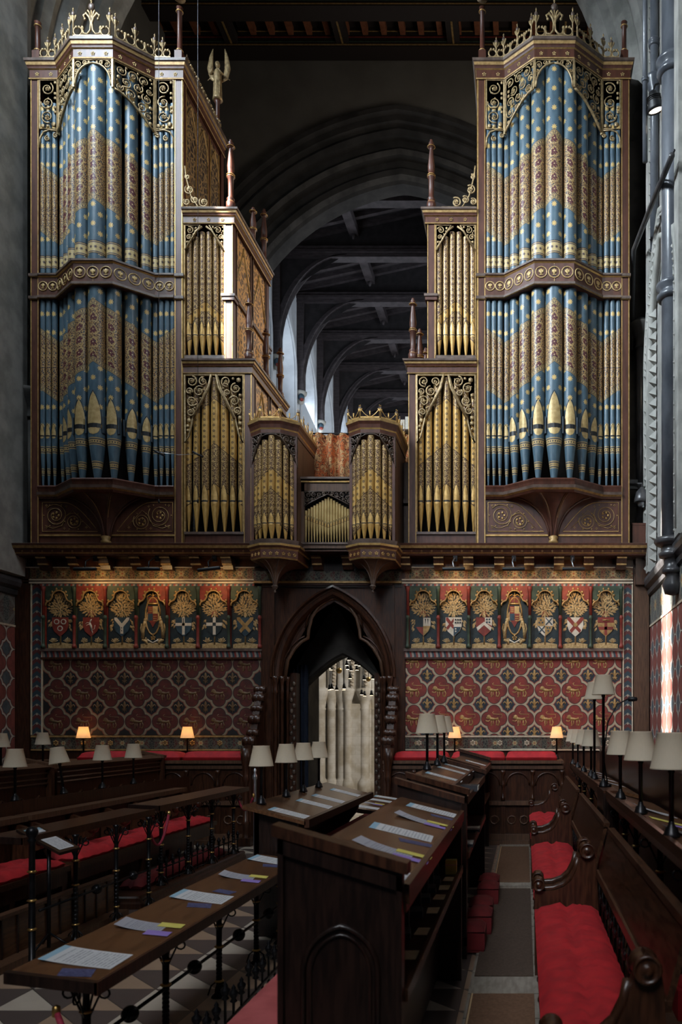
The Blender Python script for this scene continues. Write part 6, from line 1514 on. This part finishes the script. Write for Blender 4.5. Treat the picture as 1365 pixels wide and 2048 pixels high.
org = (-1.66, 4.2, 0); R = thing('iron_spike_rail', 'low black iron rail with knobbed spikes beside the pink cushion', 'railing', org)
mb = MB(); mb.tube([(-1.55, 2.6, .10), (-1.66, 5.6, .10)], .011, 'iron', 6)
for i in range(22):
    t = i/21; x = -1.55-.11*t; y = 2.65+2.9*t; h = .20 if i % 3 else .26
    mb.lathe([(.008, 0), (.008, h-.03), (.022, h-.02), (.012, h-.005), (.024, h+.015), (.026, h+.03), (.010, h+.045), (.013, h+.055), (0, h+.075)], (x, y, 0), 'iron', 8)
mb.build('spikes', R, org)
cushion('seat_cushion', -1.28, -.92, 1.9, 4.62, .40, .47, 'pink', 'faded pink cushion on the low seat at the bottom, left of the tall end panel', False)
org = (-1.10, 3.3, 0); R = thing('low_bench', 'low dark bench under the faded pink cushion, left of the tall end panel', 'bench', org); mb = MB(); mb.box(-1.30, -.90, 1.85, 4.7, .36, .40, 'oak'); mb.build('seat', R, org)
for y in (2.2, 4.5): mb = MB(); mb.box(-1.26, -.92, y, y+.05, 0, .36, 'oak'); mb.build('leg', R, org)
# far iron desk near the doorway
D2 = (-2.12, .76, -1.74, .70)
iron_desk('small iron book desk with papers, just in front of the doorway', D2, 9.5, 11.3, 0, [9.7, 10.5, 11.1], -1.92, True, 0, 'desk', .3)
for i, (y, k) in enumerate(((9.75, 'm'), (10.2, 's'), (10.65, 'm'), (11.1, 'm'))):
    w_ = 'on the small iron desk by the doorway, %s from the viewer' % od[i]
    if k == 'm': sheet(D2, -1.93, y, .30, .22, .03, 'paper', 'white printed sheet '+w_)
    else: sheet(D2, -1.93, y, .22, .12, 0, 'leaflet', 'grey leaflet '+w_, 'leaflet'); sheet(D2, -1.86, y+.05, .12, .08, 0, 'yellow', 'yellow card '+w_, 'card', .004, 'card'); sheet(D2, -1.86, y-.07, .12, .08, 0, 'lilac', 'lilac card '+w_, 'card', .004, 'card')
# railing between: red-edged desk low behind the first stall
D3 = (-1.86, .70, -1.70, .68)
iron_desk('narrow red-edged iron desk rail half hidden behind the nearest stall', D3, 7.0, 9.3, 0, [7.2, 7.9, 8.6, 9.2], -1.78, False, .16, 'velvet_d')

# --- raised desk with four lamps, middle left
D4 = (-2.27, 1.075, -1.76, .945)
org = (-2.0, 7.8, 0); R = thing('raised_desk', 'broad raised reading desk with four unlit lamps in front of the doorway', 'desk', org)
slab('desk_top', *D4, 6.42, 9.15, .03, 'desk', R, org); mb = MB(); mb.prism([(D4[2]-.01, D4[3]-.05), (D4[2]-.01, D4[3]+.02), (D4[2]+.03, D4[3]+.015), (D4[2]+.03, D4[3]-.05)], 6.42, 9.15, 'oak'); mb.build('desk_lip', R, org)
mb = MB(); mb.prism([(-2.2, 0), (-2.2, 1.02), (-1.84, .93), (-1.9, .75), (-2.02, .6), (-1.95, .3), (-1.84, 0)], 6.5, 6.56, 'oak_black'); mb.box(-2.2, -2.16, 6.5, 9.1, .1, 1.02, 'oak'); mb.build('front_board', R, org)
mb = MB(); mb.prism([(-2.2, 0), (-2.2, 1.02), (-1.84, .93), (-1.9, .75), (-2.02, .6), (-1.95, .3), (-1.84, 0)], 9.02, 9.08, 'oak'); mb.build('side_board', R, org)
mb = MB(); mb.box(-2.16, -1.92, 6.56, 9.02, .62, .64, 'oak'); mb.build('book_shelf', R, org)
for i, y in enumerate((6.62, 7.42, 7.95, 8.7)): sheet(D4, -1.95, y, .30, .20, .02, 'paper', 'white printed sheet with blue edge on the raised desk, %s from the viewer' % od[i])
for i, (y, dx) in enumerate(((6.68, 0), (7.38, .0), (7.95, .0), (8.55, .0))): lamp(-2.2+dx, y, 1.058, 'unlit cream lamp on the raised desk by the doorway, %s from the viewer' % od[i])

# --- right: back row desks, with lamps along the high edge
mb = MB(); mb.box(.64, 1.92, 1.5, 12.0, 0, .14, 'oak'); mb.box(.66, 1.92, 1.5, 12.0, .14, .15, 'carpet'); struct(mb.build('floor_platform'), 'raised floor of the back row on the right')
def back_desk(ya, yb, label, ys):
    s = (.66, 1.19, 1.02, 1.10); org = (.85, (ya+yb)/2, .15); R = thing('back_desk', label, 'desk', org, 0, 'right back row desks')
    slab('desk_top', *s, ya, yb, .03, 'desk', R, org); mb = MB(); mb.prism([(.645, 1.20), (.67, 1.20), (.67, 1.13), (.655, 1.11), (.645, 1.15)], ya-.01, yb+.01, 'oak_h'); mb.prism([(.66, 1.13), (.70, 1.13), (.70, 1.08), (.67, 1.09)], ya, yb, 'oak_h'); mb.build('desk_edge', R, org)
    for y in ys: baluster(R, org, .78, y, .15, 1.10, 1.1)
    return s
s5 = back_desk(2.0, 6.35, 'near back row desk on the right, three big lamps along its edge', [2.6, 3.6, 4.6, 5.6, 6.2]); back_desk(7.05, 11.5, 'far back row desk on the right, receding to the screen with small lamps', [7.3, 8.3, 9.3, 10.4, 11.3])
for y, w_ in ((3.73, 'largest unlit lamp at the right edge, nearest on the back row desk'), (4.72, 'second unlit lamp from the viewer on the near back row desk'), (5.72, 'third unlit lamp from the viewer on the near back row desk')): lamp(.685, y, 1.187, w_)
for i, (y, x) in enumerate(((8.3, .69), (9.2, .68), (10.2, .68), (11.1, .67))): lamp(x, y, 1.187, 'small cream lamp on the far back row desk, %s from the viewer' % od[i])
lamp(.675, 6.85, 1.19, 'tall unlit lamp on the right, in front of its twin', 0, .80); lamp(.69, 7.9, 1.187, 'tall unlit lamp on the right, half hidden behind its twin', 0, .80)
mb = MB(); mb.box(.635, .76, 6.45, 7.0, 1.17, 1.19, 'oak'); mb.box(.635, .655, 6.45, 7.0, .15, 1.17, 'oak_black'); mb.box(.74, .76, 6.45, 7.0, .15, 1.17, 'oak_black'); mb.box(.655, .74, 6.47, 6.49, .15, 1.12, 'oak_black'); tag(mb.build('lamp_stand_ledge'), 'dark oak block between the two back row desks, carrying the tall lamps', 'stand')
for i, (y, k) in enumerate(((3.3, 'm'), (4.1, 'm'), (4.7, 's'), (5.3, 'm'), (8.0, 'm'), (8.7, 'm'), (9.4, 'm'), (10.2, 'm'))):
    w_ = '%s from the viewer on the %s back row desk' % (('first', 'second', 'third', 'fourth')[i % 4], 'near' if i < 4 else 'far')
    if k == 'm': sheet(s5, .86, y, .27, .19, .1, 'paper', 'white printed sheet '+w_, curl=1.)
    else: sheet(s5, .86, y, .24, .12, 0, 'yellow', 'yellow card '+w_, 'card', .003, 'card'); sheet(s5, .90, y-.16, .16, .08, .4, 'lilac', 'lilac card on the near back row desk', 'card', .003, 'card')
# microphone on a bent stalk
mb = MB(); P = [(.72, 6.9, 1.19), (.68, 6.9, 1.45), (.72, 6.9, 1.75), (.80, 6.9, 1.90), (.90, 6.9, 1.95)]; mb.tube(P, .006, 'iron', 6); mb.lathe([(0, 0), (.02, .005), (.022, .05), (.016, .08), (0, .085)], (.89, 6.9, 1.945), 'black', 10, ax='x'); mb.lathe([(.03, 0), (.03, .02), (0, .022)], (.72, 6.9, 1.19), 'iron', 10); tag(mb.build('microphone'), 'black microphone on a bent stalk beside the tall lamps', 'microphone')
# third row: tall panelled front with ledge
org = (1.3, 8, .15); R = thing('rear_stall', 'rear stall front on the right, dark board with a pale ledge under the wall painting', 'stall', org)
mb = MB(); mb.box(1.06, 1.10, 5.2, 11.3, .15, 1.42, 'oak_black'); mb.box(1.06, 1.10, 1.6, 5.2, .15, 1.36, 'oak_mid')
for i in range(26): mb.box(1.045, 1.06, 1.7+i*.135, 1.76+i*.135, .2, 1.34, 'oak'); 
mb.build('front_board', R, org); mb = MB(); mb.prism([(1.02, 1.40), (1.02, 1.44), (1.36, 1.46), (1.36, 1.42)], 5.2, 11.3, 'case_lip'); mb.box(1.01, 1.14, 1.6, 5.2, 1.35, 1.385, 'oak_mid'); mb.build('ledge', R, org); mb = MB(); mb.box(1.5, 1.55, 1.6, 11.3, .15, 1.3, 'oak'); mb.box(1.1, 1.5, 1.6, 11.3, .55, .6, 'oak'); mb.build('seat', R, org)
s6 = (1.02, 1.442, 1.36, 1.462)
for i, y in enumerate((5.8, 6.8, 8.0, 9.4, 10.6)): sheet(s6, 1.17, y, .26, .19, .1*(-1)**i, 'paper', 'loose white sheet on the rear stall ledge, %s from the viewer' % od[i], curl=.6)
for i in range(4):
    mb = MB(); mb.box(-.09, .09, -.13, .13, 0, .16, 'velvet'); mb.blob((0, 0, .16), .09, .13, .03, 'velvet', 12, 6); o = mb.build('hassock', None); o.location = (.90, 3.3+i*1.05, .151); tag(o, 'red hassock under the near back row desk, %s from the viewer' % od[i], 'kneeler', 'red hassocks under the back row desk')
for i, (y, m, w_) in enumerate(((5.62, 'paper', 'white'), (5.72, 'book', 'dark'), (5.80, 'page', 'pale'), (5.9, 'red', 'red'))):
    mb = MB(); mb.box(-.07, .07, -.02, .02, 0, .2, m); o = mb.build('service_book', None); o.location = (.735, y, .62); tag(o, '%s book standing behind the bench backs, near the tall lamps' % w_, 'book')
mb = MB(); mb.box(.64, .82, 5.5, 6.0, .60, .62, 'oak'); mb.box(.64, .66, 5.5, 6.0, .15, .62, 'oak'); mb.box(.80, .82, 5.5, 6.0, .15, .60, 'oak'); tag(mb.build('book_rack'), 'small book rack under the near back row desk', 'rack')

# --- cushions and lit lamps along the screen
k6 = 11.75/SP
for a, b, w_ in ((163, 366, 'left of the doorway, farther left'), (372, 490, 'left of the doorway, nearer the door'), (790, 898, 'right of the doorway, nearest the door'), (905, 1011, 'right of the doorway, middle of three'), (1013, 1114, 'right of the doorway, farthest right of three')):
    x0_, x1_ = (a-1050)*k6, (b-1050)*k6; c = cushion('wall_cushion', -(.17), .17, -(x1_-x0_)/2, (x1_-x0_)/2, 0, .13, 'velvet', 'red cushion on the screen ledge, '+w_, False, 'red cushions along the screen', 30)
    c.rotation_euler = (0, 0, PI/2); c.location = ((x0_+x1_)/2, 11.8, ZC-(1521-1455)*11.6/SP)
    if a > 900: sheet((0, ZC-(1500-1455)*11.6/SP+.01, 1, ZC-(1500-1455)*11.6/SP+.01), (x0_+x1_)/2-.05, 11.85, .5, .16, 0, 'page', 'folded white paper lying on the red cushion '+w_, 'paper', name='folded_paper')
zL = ZC-(1521-1455)*11.6/SP
for px, w_ in ((167, 'glowing lamp before the screen, at the far left'), (375, 'glowing lamp before the screen, left of the doorway'), (910, 'glowing lamp before the screen, just right of the doorway, half hidden'), (1114, 'glowing lamp before the screen, on the right beside the red cushions')):
    lamp((px-1050)*12.08/SP, 12.08, zL, w_, 1)
# the carved scroll-edged stall ends beside the door
for s, px, w_ in ((-1, 512, 'left'), (1, 783, 'right')):
    X_ = (px-1050)*11.85/SP; org = (X_, 11.85, 0); R = thing('carved_stall_end', 'carved oak stall end with stepped scrolls, on the %s of the doorway' % w_, 'stall end', org, 0, 'carved stall ends at the doorway')
    mb = MB(); mb.prism([(11.5, 0), (11.5, 1.45), (11.7, 1.55), (11.85, 1.9), (12.0, 2.25), (12.08, 2.3), (12.08, 0)], X_-.05, X_+.05, 'oak', 'x'); mb.build('board', R, org)
    mb = MB()
    for y, z, r in ((11.56, 1.50, .085), (11.72, 1.62, .06), (11.80, 1.82, .075), (11.9, 1.98, .055), (11.98, 2.14, .075), (12.04, 2.27, .06)):
        mb.lathe([(r*.6, -.09), (r*.8, -.085), (r*.7, -.07), (r, -.06), (r*.85, -.045), (r, -.03), (r*.85, -.01), (r*.85, .01), (r, .03), (r*.85, .045), (r, .06), (r*.7, .07), (r*.8, .085), (r*.6, .09)], (X_, y, z), 'oak', 14, ax='x')
    mb.build('scroll', R, org)
    mb = MB(); X2 = X_+s*.02
    mb.lathe([(.07, 0), (.07, .1), (.05, .14), (.045, .3), (.06, .33), (.04, .36), (.036, .9), (.055, .95), (.04, 1.0), (.05, 1.15), (.07, 1.25), (.075, 1.4)], (X2, 11.48, 0), 'oak', 12); mb.box(X2-.09, X2+.09, 11.40, 11.56, 0, .12, 'oak'); mb.build('turned_column', R, org)

# --- left stalls, in deep shade
def left_desk(label, surf, ya, yb, ys, xb, m='desk', **k): return iron_desk(label, surf, ya, yb, 0 if 'zf' not in k else k['zf'], ys, xb, False, .16, m)
org = (-3.8, 8.85, 0); mb = MB(); mb.sweep([(-.1, 0), (.03, 0), (.03, .05), (.015, .07), (.02, .10), (0, .115), (-.1, .115)], [(-4.0, 10.3), (-4.0, 7.5), (-3.62, 7.5), (-3.62, 10.3)][::1], 'oak'); mb.box(-4.0, -3.62, 7.5, 10.3, 0, .112, 'oak'); o = mb.build('kneeling_step', None); tag(o, 'moulded dark step under the far left iron desk', 'step')
D5 = (-3.72, .86, -4.0, .90)
iron_desk('left iron book desk nearer the screen, its edge catching light', (-3.9, .94, -3.60, .925), 7.9, 10.4, .113, [8.05, 8.7, 9.35, 10.05], -3.66, False, .16, 'oak_mid')
iron_desk('left iron book desk nearer the viewer, dark and plain', (-3.88, .92, -3.60, .905), 5.75, 7.75, 0, [6.32, 6.95, 7.55], -3.55, True, .0, 'oak', .36)
cushion('kneeling_cushion', -3.95, -3.74, 7.8, 10.0, .113, .22, 'velvet_d', 'dark red kneeling cushion on the moulded step, left side', True)
cushion('seat_cushion', -4.52, -4.08, 7.35, 10.5, .47, .545, 'velvet', 'red cushion on the left bench, behind the left iron desk', True)
cushion('seat_cushion', -4.52, -4.08, 5.0, 7.1, .47, .545, 'velvet', 'red cushion at the left edge, nearer the viewer', True)
for ya, yb, w_ in ((7.3, 10.55, 'left seat row under the long red cushion, with carved dividers'), (4.9, 7.15, 'left seat row at the picture edge, under the nearer cushion')):
    org = (-4.5, (ya+yb)/2, 0); R = thing('left_bench', w_, 'bench', org); mb = MB(); mb.box(-4.54, -4.06, ya, yb, .42, .47, 'oak_x'); mb.box(-4.12, -4.09, ya, yb, .30, .43, 'oak'); mb.build('seat', R, org)
    mb = MB(); mb.box(-4.62, -4.56, ya, yb, 0, .86, 'oak'); mb.box(-4.66, -4.50, ya, yb+.1, .85, .90, 'oak_mid'); mb.build('back_rail', R, org)
    n = int((yb-ya)/.62)
    for i in range(n+1):
        y = ya+.03+(yb-ya-.06)*i/n; mb = MB(); mb.prism([(-4.55, .42), (-4.55, .85), (-4.40, .80), (-4.28, .72), (-4.30, .62), (-4.40, .58), (-4.34, .47), (-4.36, .42)], y-.025, y+.025, 'oak'); mb.lathe([(.05, -.03), (.05, .03)], (-4.30, y, .70), 'oak', 10, ax='y'); mb.build('carved_divider', R, org)
    for i in range(n+1):
        y = ya+.03+(yb-ya-.06)*i/n; mb = MB(); mb.box(-4.14, -4.10, y-.03, y+.03, 0, .42, 'oak'); mb.build('leg', R, org)
for i, (y, rx, ry) in enumerate(((7.5, 0, 0), (8.3, .0, -.16), (9.05, 0, 0), (9.77, 0, 0))):
    lamp(-4.78, y, 1.01, ('unlit cream lamp on the left stall desk, %s from the viewer' % od[i]) if i != 1 else 'tilted unlit cream lamp on the left stall desk', 0, .33, rx, ry)
org = (-4.8, 8.6, 0); R = thing('left_stall_desk', 'dark stall desk on the left carrying a row of unlit lamps', 'desk', org)
slab('desk_top', -4.70, 1.02, -4.98, .98, 5.0, 11.2, .03, 'oak', R, org); mb = MB(); mb.box(-4.74, -4.70, 5.0, 11.2, 0, .99, 'oak'); mb.build('front_board', R, org)
for y in (5.05, 8.0, 11.1): mb = MB(); mb.box(-4.98, -4.74, y, y+.05, 0, .97, 'oak'); mb.build('end_panel', R, org)
for ya, yb, w_ in ((8.95, 11.45, 'carved back stall front on the left, its sloping end near the screen cushions'), (6.6, 8.75, 'carved back stall front at the left edge, beyond the first lamp')):
    org = (-5.25, (ya+yb)/2, 0); R = thing('back_stall_front', w_, 'stall', org, 0, 'carved back stalls on the left'); mb = MB(); mb.box(-5.30, -5.24, ya, yb, 0, 1.24, 'oak'); mb.build('panel', R, org)
    mb = MB(); mb.prism([(-5.34, 1.24), (-5.20, 1.24), (-5.18, 1.27), (-5.34, 1.31)], ya, yb, 'oak_mid')
    for z in (1.20, 1.14, 1.09): mb.tube([(-5.225, ya, z), (-5.225, yb, z)], .012, 'oak_mid', 6)
    mb.build('moulded_rail', R, org); mb = MB(); n = int((yb-ya)/.28)
    for i in range(n):
        y = ya+(yb-ya)*(i+.5)/n
        mb.tube([(-5.225, y+x, .78+z) for x, z in [(-.11, -.4)]+garch(.11, .18, 6)+[(.11, -.4)]], .013, 'oak', 5); mb.tube([(-5.225, y+.05*cos(t*.785), .84+.05*sin(t*.785)) for t in range(8)], .010, 'oak', 5, True)
    mb.build('tracery', R, org); mb = MB(); mb.prism([(-5.62, 0), (-5.62, 1.36), (-5.18, 1.27), (-5.18, 0)], yb, yb+.06, 'oak'); mb.prism([(-5.64, 1.35), (-5.64, 1.39), (-5.16, 1.30), (-5.16, 1.26)], yb-.01, yb+.07, 'oak_mid'); mb.build('end_panel', R, org)
    mb = MB(); mb.prism([(-5.34, 1.27), (-5.62, 1.20), (-5.62, 1.17), (-5.34, 1.24)], ya, yb, 'oak'); mb.build('desk_top', R, org)
mb = MB(); mb.box(-6.9, -5.9, 6.0, 11.4, 0, .9, 'oak_black'); mb.box(-6.95, -6.4, 6.0, 11.4, .9, 1.14, 'oak'); mb.box(-6.96, -5.88, 5.98, 11.42, .88, .92, 'oak_mid'); o = tag(mb.build('rear_left_stall'), 'dark rear stall block against the far left, carrying two cream lamps', 'stall')
lamp(-6.78, 11.25, 1.14, 'small unlit cream lamp beside the left border strip of the screen', 0); lamp(-6.42, 9.8, 1.14, 'unlit cream lamp at the left edge, lower and behind another shade', 0)
lamp(-4.86, 7.25, 1.27, 'unlit cream lamp cut by the left edge, the higher one', 0)
mb = MB(); mb.lathe([(.06, 0), (.06, .29), (.07, .295), (0, .297)], (-4.86, 7.25, .985), 'oak', 12); tag(mb.build('lamp_plinth'), 'round dark block raising the lamp at the left edge', 'block')
# ball-topped post and low boards at the left
mb = MB(); mb.lathe([(.05, 0), (.05, .03), (.022, .05), (.020, .9), (.03, .92), (.02, .93), (.036, .955), (.04, .98), (.030, 1.005), (0, 1.015)], (0, 0, 0), 'iron', 14); 
for z in (.3, .5, .7): mb.lathe([(.022, z-.01), (.034, z), (.022, z+.01)], (0, 0, 0), 'brass', 12)
o = mb.build('ball_topped_post', None); o.location = (-3.42, 5.55, 0); tag(o, 'black iron post with ball top at the lower left', 'post')
org = (-3.74, 6.1, 0); R = thing('low_board_front', 'low boarded kneeling front at the lower left, brown vertical planks', 'kneeling front', org); mb = MB(); mb.box(-3.75, -3.72, 4.9, 7.25, 0, .34, 'desk'); mb.build('planks', R, org); mb = MB()
for i in range(13): mb.box(-3.72, -3.71, 4.95+i*.18, 4.965+i*.18, .0, .33, 'oak_black')
mb.box(-3.77, -3.70, 4.88, 7.27, .34, .365, 'oak_mid'); mb.box(-3.72, -3.60, 4.88, 7.27, 0, .05, 'oak_mid'); mb.build('top_rail', R, org)
org = (-3.45, 5.85, 0); R = thing('music_stand', 'slanted stand holding one white page at the lower left', 'stand', org); mb = MB(); mb.lathe([(.014, .05), (.014, .85)], (-3.57, 6.0, 0), 'iron', 8)
for a in (0.3, 2.4, 4.5): mb.tube([(-3.57, 6.0, .16), (-3.57+.2*cos(a), 6.0+.2*sin(a), .01)], .009, 'iron', 5)
mb.build('tripod', R, org); DS = (-3.74, .95, -3.42, .78); slab('rest', *DS, 5.88, 6.15, .02, 'oak_black', R, org); sheet(DS, -3.58, 6.02, .27, .19, 0, 'paper', 'white page on the slanted stand at the lower left')
# ropes, steel post
def rope(name, a, b, sag, label):
    A, B = Vector(a), Vector(b); P = [A.lerp(B, t/12)-Vector((0, 0, sag*4*(t/12)*(1-t/12))) for t in range(13)]; mb = MB(); mb.tube(P, .013, 'rope', 8)
    for q in (A, B): mb.lathe([(.016, -.02), (.018, 0), (.016, .02), (0, .03)], tuple(q), 'brass', 8)
    return tag(mb.build(name), label, 'rope')
rope('barrier_rope', (-3.64, 10.15, .80), (-3.34, 9.85, .86), .16, 'crimson barrier rope from the left iron desk to the steel post')
rope('barrier_rope', (-3.56, 7.55, .80), (-3.56, 8.0, .84), .26, 'crimson barrier rope looped between the two left iron desks')
rope('barrier_rope', (-1.98, 3.38, .50), (-1.50, 3.0, .30), .10, 'crimson barrier rope at the bottom, under the near end of the front desk')
mb = MB(); mb.lathe([(.12, 0), (.11, .02), (.03, .05), (.018, .08), (.018, 1.05), (.03, 1.07), (.03, 1.1), (.012, 1.14), (.022, 1.18), (0, 1.2)], (0, 0, 0), 'chrome', 14); o = mb.build('barrier_post', None); o.location = (-3.34, 9.9, 0); tag(o, 'slim steel barrier post left of the raised desk', 'post')

# --- picture lights under the loft
for i, px in enumerate((170, 297, 418, 908, 1028, 1148)):
    X_ = (px-1050)*11.72/SP; Z_ = ZC+(1455-1138)*11.72/SP; org = (X_, 11.72, Z_); tilt = .12 if i == 2 else 0
    R = thing('picture_light', 'black tube picture light over the painted panels, %s from the left' % ['first', 'second', 'third', 'fourth', 'fifth', 'sixth'][i], 'light', org, 0, 'picture lights under the loft'); R.rotation_euler = (0, -tilt, 0)
    mb = MB(); mb.lathe([(0, -.165), (.024, -.165), (.027, -.155), (.027, .155), (.024, .165), (0, .165)], org, 'black', 14, ax='x'); mb.build('tube_shade', R, org)
    mb = MB(); mb.tube([(X_, 11.72, Z_+.02), (X_-.02, 11.78, Z_+.12), (X_, 11.9, Z_+.20), (X_, 12.02, Z_+.22)], .010, 'chrome' if i > 2 else 'iron', 6); mb.box(X_-.03, X_+.03, 11.99, 12.03, Z_+.17, Z_+.27, 'iron'); mb.build('bracket_arm', R, org)
    mb = MB(); mb.box(X_-.13, X_+.13, 11.747, 11.753, Z_-.006, Z_+.008, 'bulb'); mb.build('lamp_tube', R, org)
    l = area('picture_light_beam', (X_, 11.78, Z_-.05), (X_, 12.27, Z_-.28), .28, .03, 1.35, (1, .60, .23), PI*.8)
# --- angel figures on the organ corners
def angel(x, y, z, label, arms=True):
    R = thing('angel_figure', label, 'statue', (x, y, z), 0, 'gilt angels on the organ'); mb = MB()
    mb.lathe([(.0, 0), (.085, .0), (.075, .04), (.07, .15), (.06, .28), (.065, .38), (.07, .44), (.045, .50), (.022, .52), (.022, .54)], (0, 0, 0), 'carved', 12)
    mb.blob((0, 0, .60), .042, .045, .056, 'carved', 10, 8); mb.blob((0, -.044, .595), .009, .012, .012, 'carved', 6, 4)
    for a in range(8): t = a*PI/4; mb.tube([(.07*cos(t), .07*sin(t), .02), (.062*cos(t+.2), .062*sin(t+.2), .3)], .008, 'carved', 4)
    for s in (-1, 1):
        mb.tube([(s*.055, 0, .46), (s*.10, -.05, .40), (s*.05, -.10, .46)], [.024, .02, .012], 'carved', 6)
    mb.build('body', R)
    for s in (-1, 1):
        mb = MB(); mb.tube([(s*.03, .05, .34), (s*.11, .06, .42), (s*.15, .06, .58), (s*.13, .06, .78), (s*.10, .06, .92)], [.02, .05, .055, .035, .006], 'carved', 6, flat=.35, nrm=(0, 1, 0))
        for i in range(4): mb.tube([(s*.10, .055, .45+.08*i), (s*(.19-.01*i), .055, .38+.10*i)], [.018, .006], 'carved', 4, flat=.4, nrm=(0, 1, 0))
        mb.build('wing', R)
zt = fz(121)
angel(fx(213.5)+152*S-.0525-.0175, YF+.06, zt+.98, 'gilt angel on the tall shaft at the left tower, near corner'); angel(fx(1107.5)-152*S+.07, YF+.06, zt+.98, 'gilt angel on the tall shaft at the right tower')
zc_ = 11.22; mb = MB(); mb.lathe([(.05, 0), (.05, .1), (.035, .14), (.033, .55), (.05, .58), (.05, .62)], (0, 0, 0), 'case', 12); o = mb.build('rear_shaft', None)
o.location = (fx(213.5)+152*S-.07, YF+1.55, fz(121)); tag(o, 'turned shaft at the rear corner of the left tower, under a winged angel', 'shaft'); angel(o.location.x, YF+1.55, fz(121)+.62, 'gilt angel with raised wings, at the rear corner of the left tower')
# --- wires, flood lamp, camera, boxes
for px, Y_, zl, w_ in ((318, 10.5, 3.0, 'left of the two wires crossing the left organ tower'), (396, 10.8, 6.5, 'right of the two wires in front of the left organ wing')):
    x = (px-1050)*Y_/SP; mb = MB(); mb.tube([(x, Y_, zl if 0 else ZC+(1455-1000 if px < 350 else 1455-1000)*Y_/SP), (x-.0, Y_, 17.2)], .0032, 'marble_d', 5); mb.lathe([(0, -.05), (.012, -.03), (.012, .0), (.004, .01)], (x, Y_, ZC+455*Y_/SP), 'iron', 8); tag(mb.build('hanging_wire'), 'thin steel wire, '+w_, 'wire')
a, b = at(318, 905, 10.5), at(396, 908, 10.8)
mb = MB(); mb.tube([a, tuple((Vector(a)+Vector(b))/2-Vector((0, 0, .02))), b], .004, 'chrome', 4)
for p in (a, b): mb.tube([(p[0]-.07, p[1], p[2]+.03), (p[0]+.07, p[1], p[2]-.04)], .014, 'black', 8)
tag(mb.build('hanging_microphones'), 'pair of small slung microphones joined by a wire, before the left organ pipes', 'microphone')
p = at(1310, 205, 10.6); R = thing('flood_lamp', 'black lit flood lamp fixed high on the right marble shafts', 'light', p); R.rotation_euler = (.25, -.28, 0)
mb = MB(); mb.lathe([(0, .13), (.05, .125), (.06, .09), (.085, .07), (.09, .0), (.115, -.06), (.12, -.10), (.10, -.10), (.09, -.07)], (0, 0, 0), 'black', 18); 
for z in (.02, .04, .06): mb.lathe([(.09, z), (.098, z+.006), (.09, z+.012)], (0, 0, 0), 'black', 18)
mb.build('housing', R); mb = MB(); mb.lathe([(0, -.088), (.10, -.088)], (0, 0, 0), 'bulb_w', 18); mb.build('lamp_glass', R); mb = MB(); mb.tube([(0, 0, .12), (.06, .02, .2), (.2, .05, .22)], .014, 'iron', 6); mb.build('bracket', R)
spot('flood_beam', (p[0]+.02, p[1], p[2]-.12), (0.2, 12, 6), 25, (1, .85, .65), 60, .6)
p = at(1285, 1000, 12.1); R = thing('dome_camera', 'grey dome camera on a short arm, right of the organ front', 'camera', p)
mb = MB(); mb.lathe([(0, .19), (.03, .19), (.04, .17), (.09, .12), (.12, .02), (.125, -.03), (.11, -.04), (0, -.04)], (0, 0, 0), 'marble_d', 18); mb.build('housing', R); mb = MB(); mb.blob((0, 0, -.05), .07, .07, .07, 'chrome', 14, 8); mb.build('lens_dome', R)
mb = MB(); mb.tube([(0, 0, .18), (0, 0, .25), (-.18, .1, .27)], .016, 'marble_d', 6); mb.box(-.28, -.05, .1, .16, .2, .34, 'marble_d'); mb.build('wall_arm', R)
mb = MB(); mb.box(-.10, .10, -.08, .08, 0, .33, 'case'); mb.box(-.105, .105, -.085, .085, .30, .33, 'case'); o = mb.build('loudspeaker_box', None); o.location = (fx(1280), 12.14, fz(1088)+.0); tag(o, 'plum-brown box standing on the loft beam below the dome camera', 'box')
mb = MB(); mb.tube([at(1345, 310, 9.3), at(1300, 420, 10.6), at(1268, 500, 12.0), at(1265, 700, 12.5)], .035, 'marble_d', 8); mb.tube([at(1350, 300, 9.3), at(1306, 416, 10.6), at(1272, 500, 12.0), at(1262, 640, 12.5)], .012, 'black', 6); tag(mb.build('cable_bundle'), 'dark cable bundle slanting down across the right wall shafts', 'cable')
mb = MB(); 
for i in range(4): mb.box(-.05+.1*i, .04+.1*i, -.06, .06, 0, .16+.05*(i % 2), 'page' if i % 2 else 'white')
mb.box(-.08, .38, -.09, .09, -.02, 0, 'oak_mid'); o = mb.build('music_pile', None); o.location = ((806-1050)*12.9/SP, 12.9, ZC+(1455-862)*12.9/SP); 
tag(o, 'pile of pale music books sticking up above the curtain, beside the right wing', 'books')
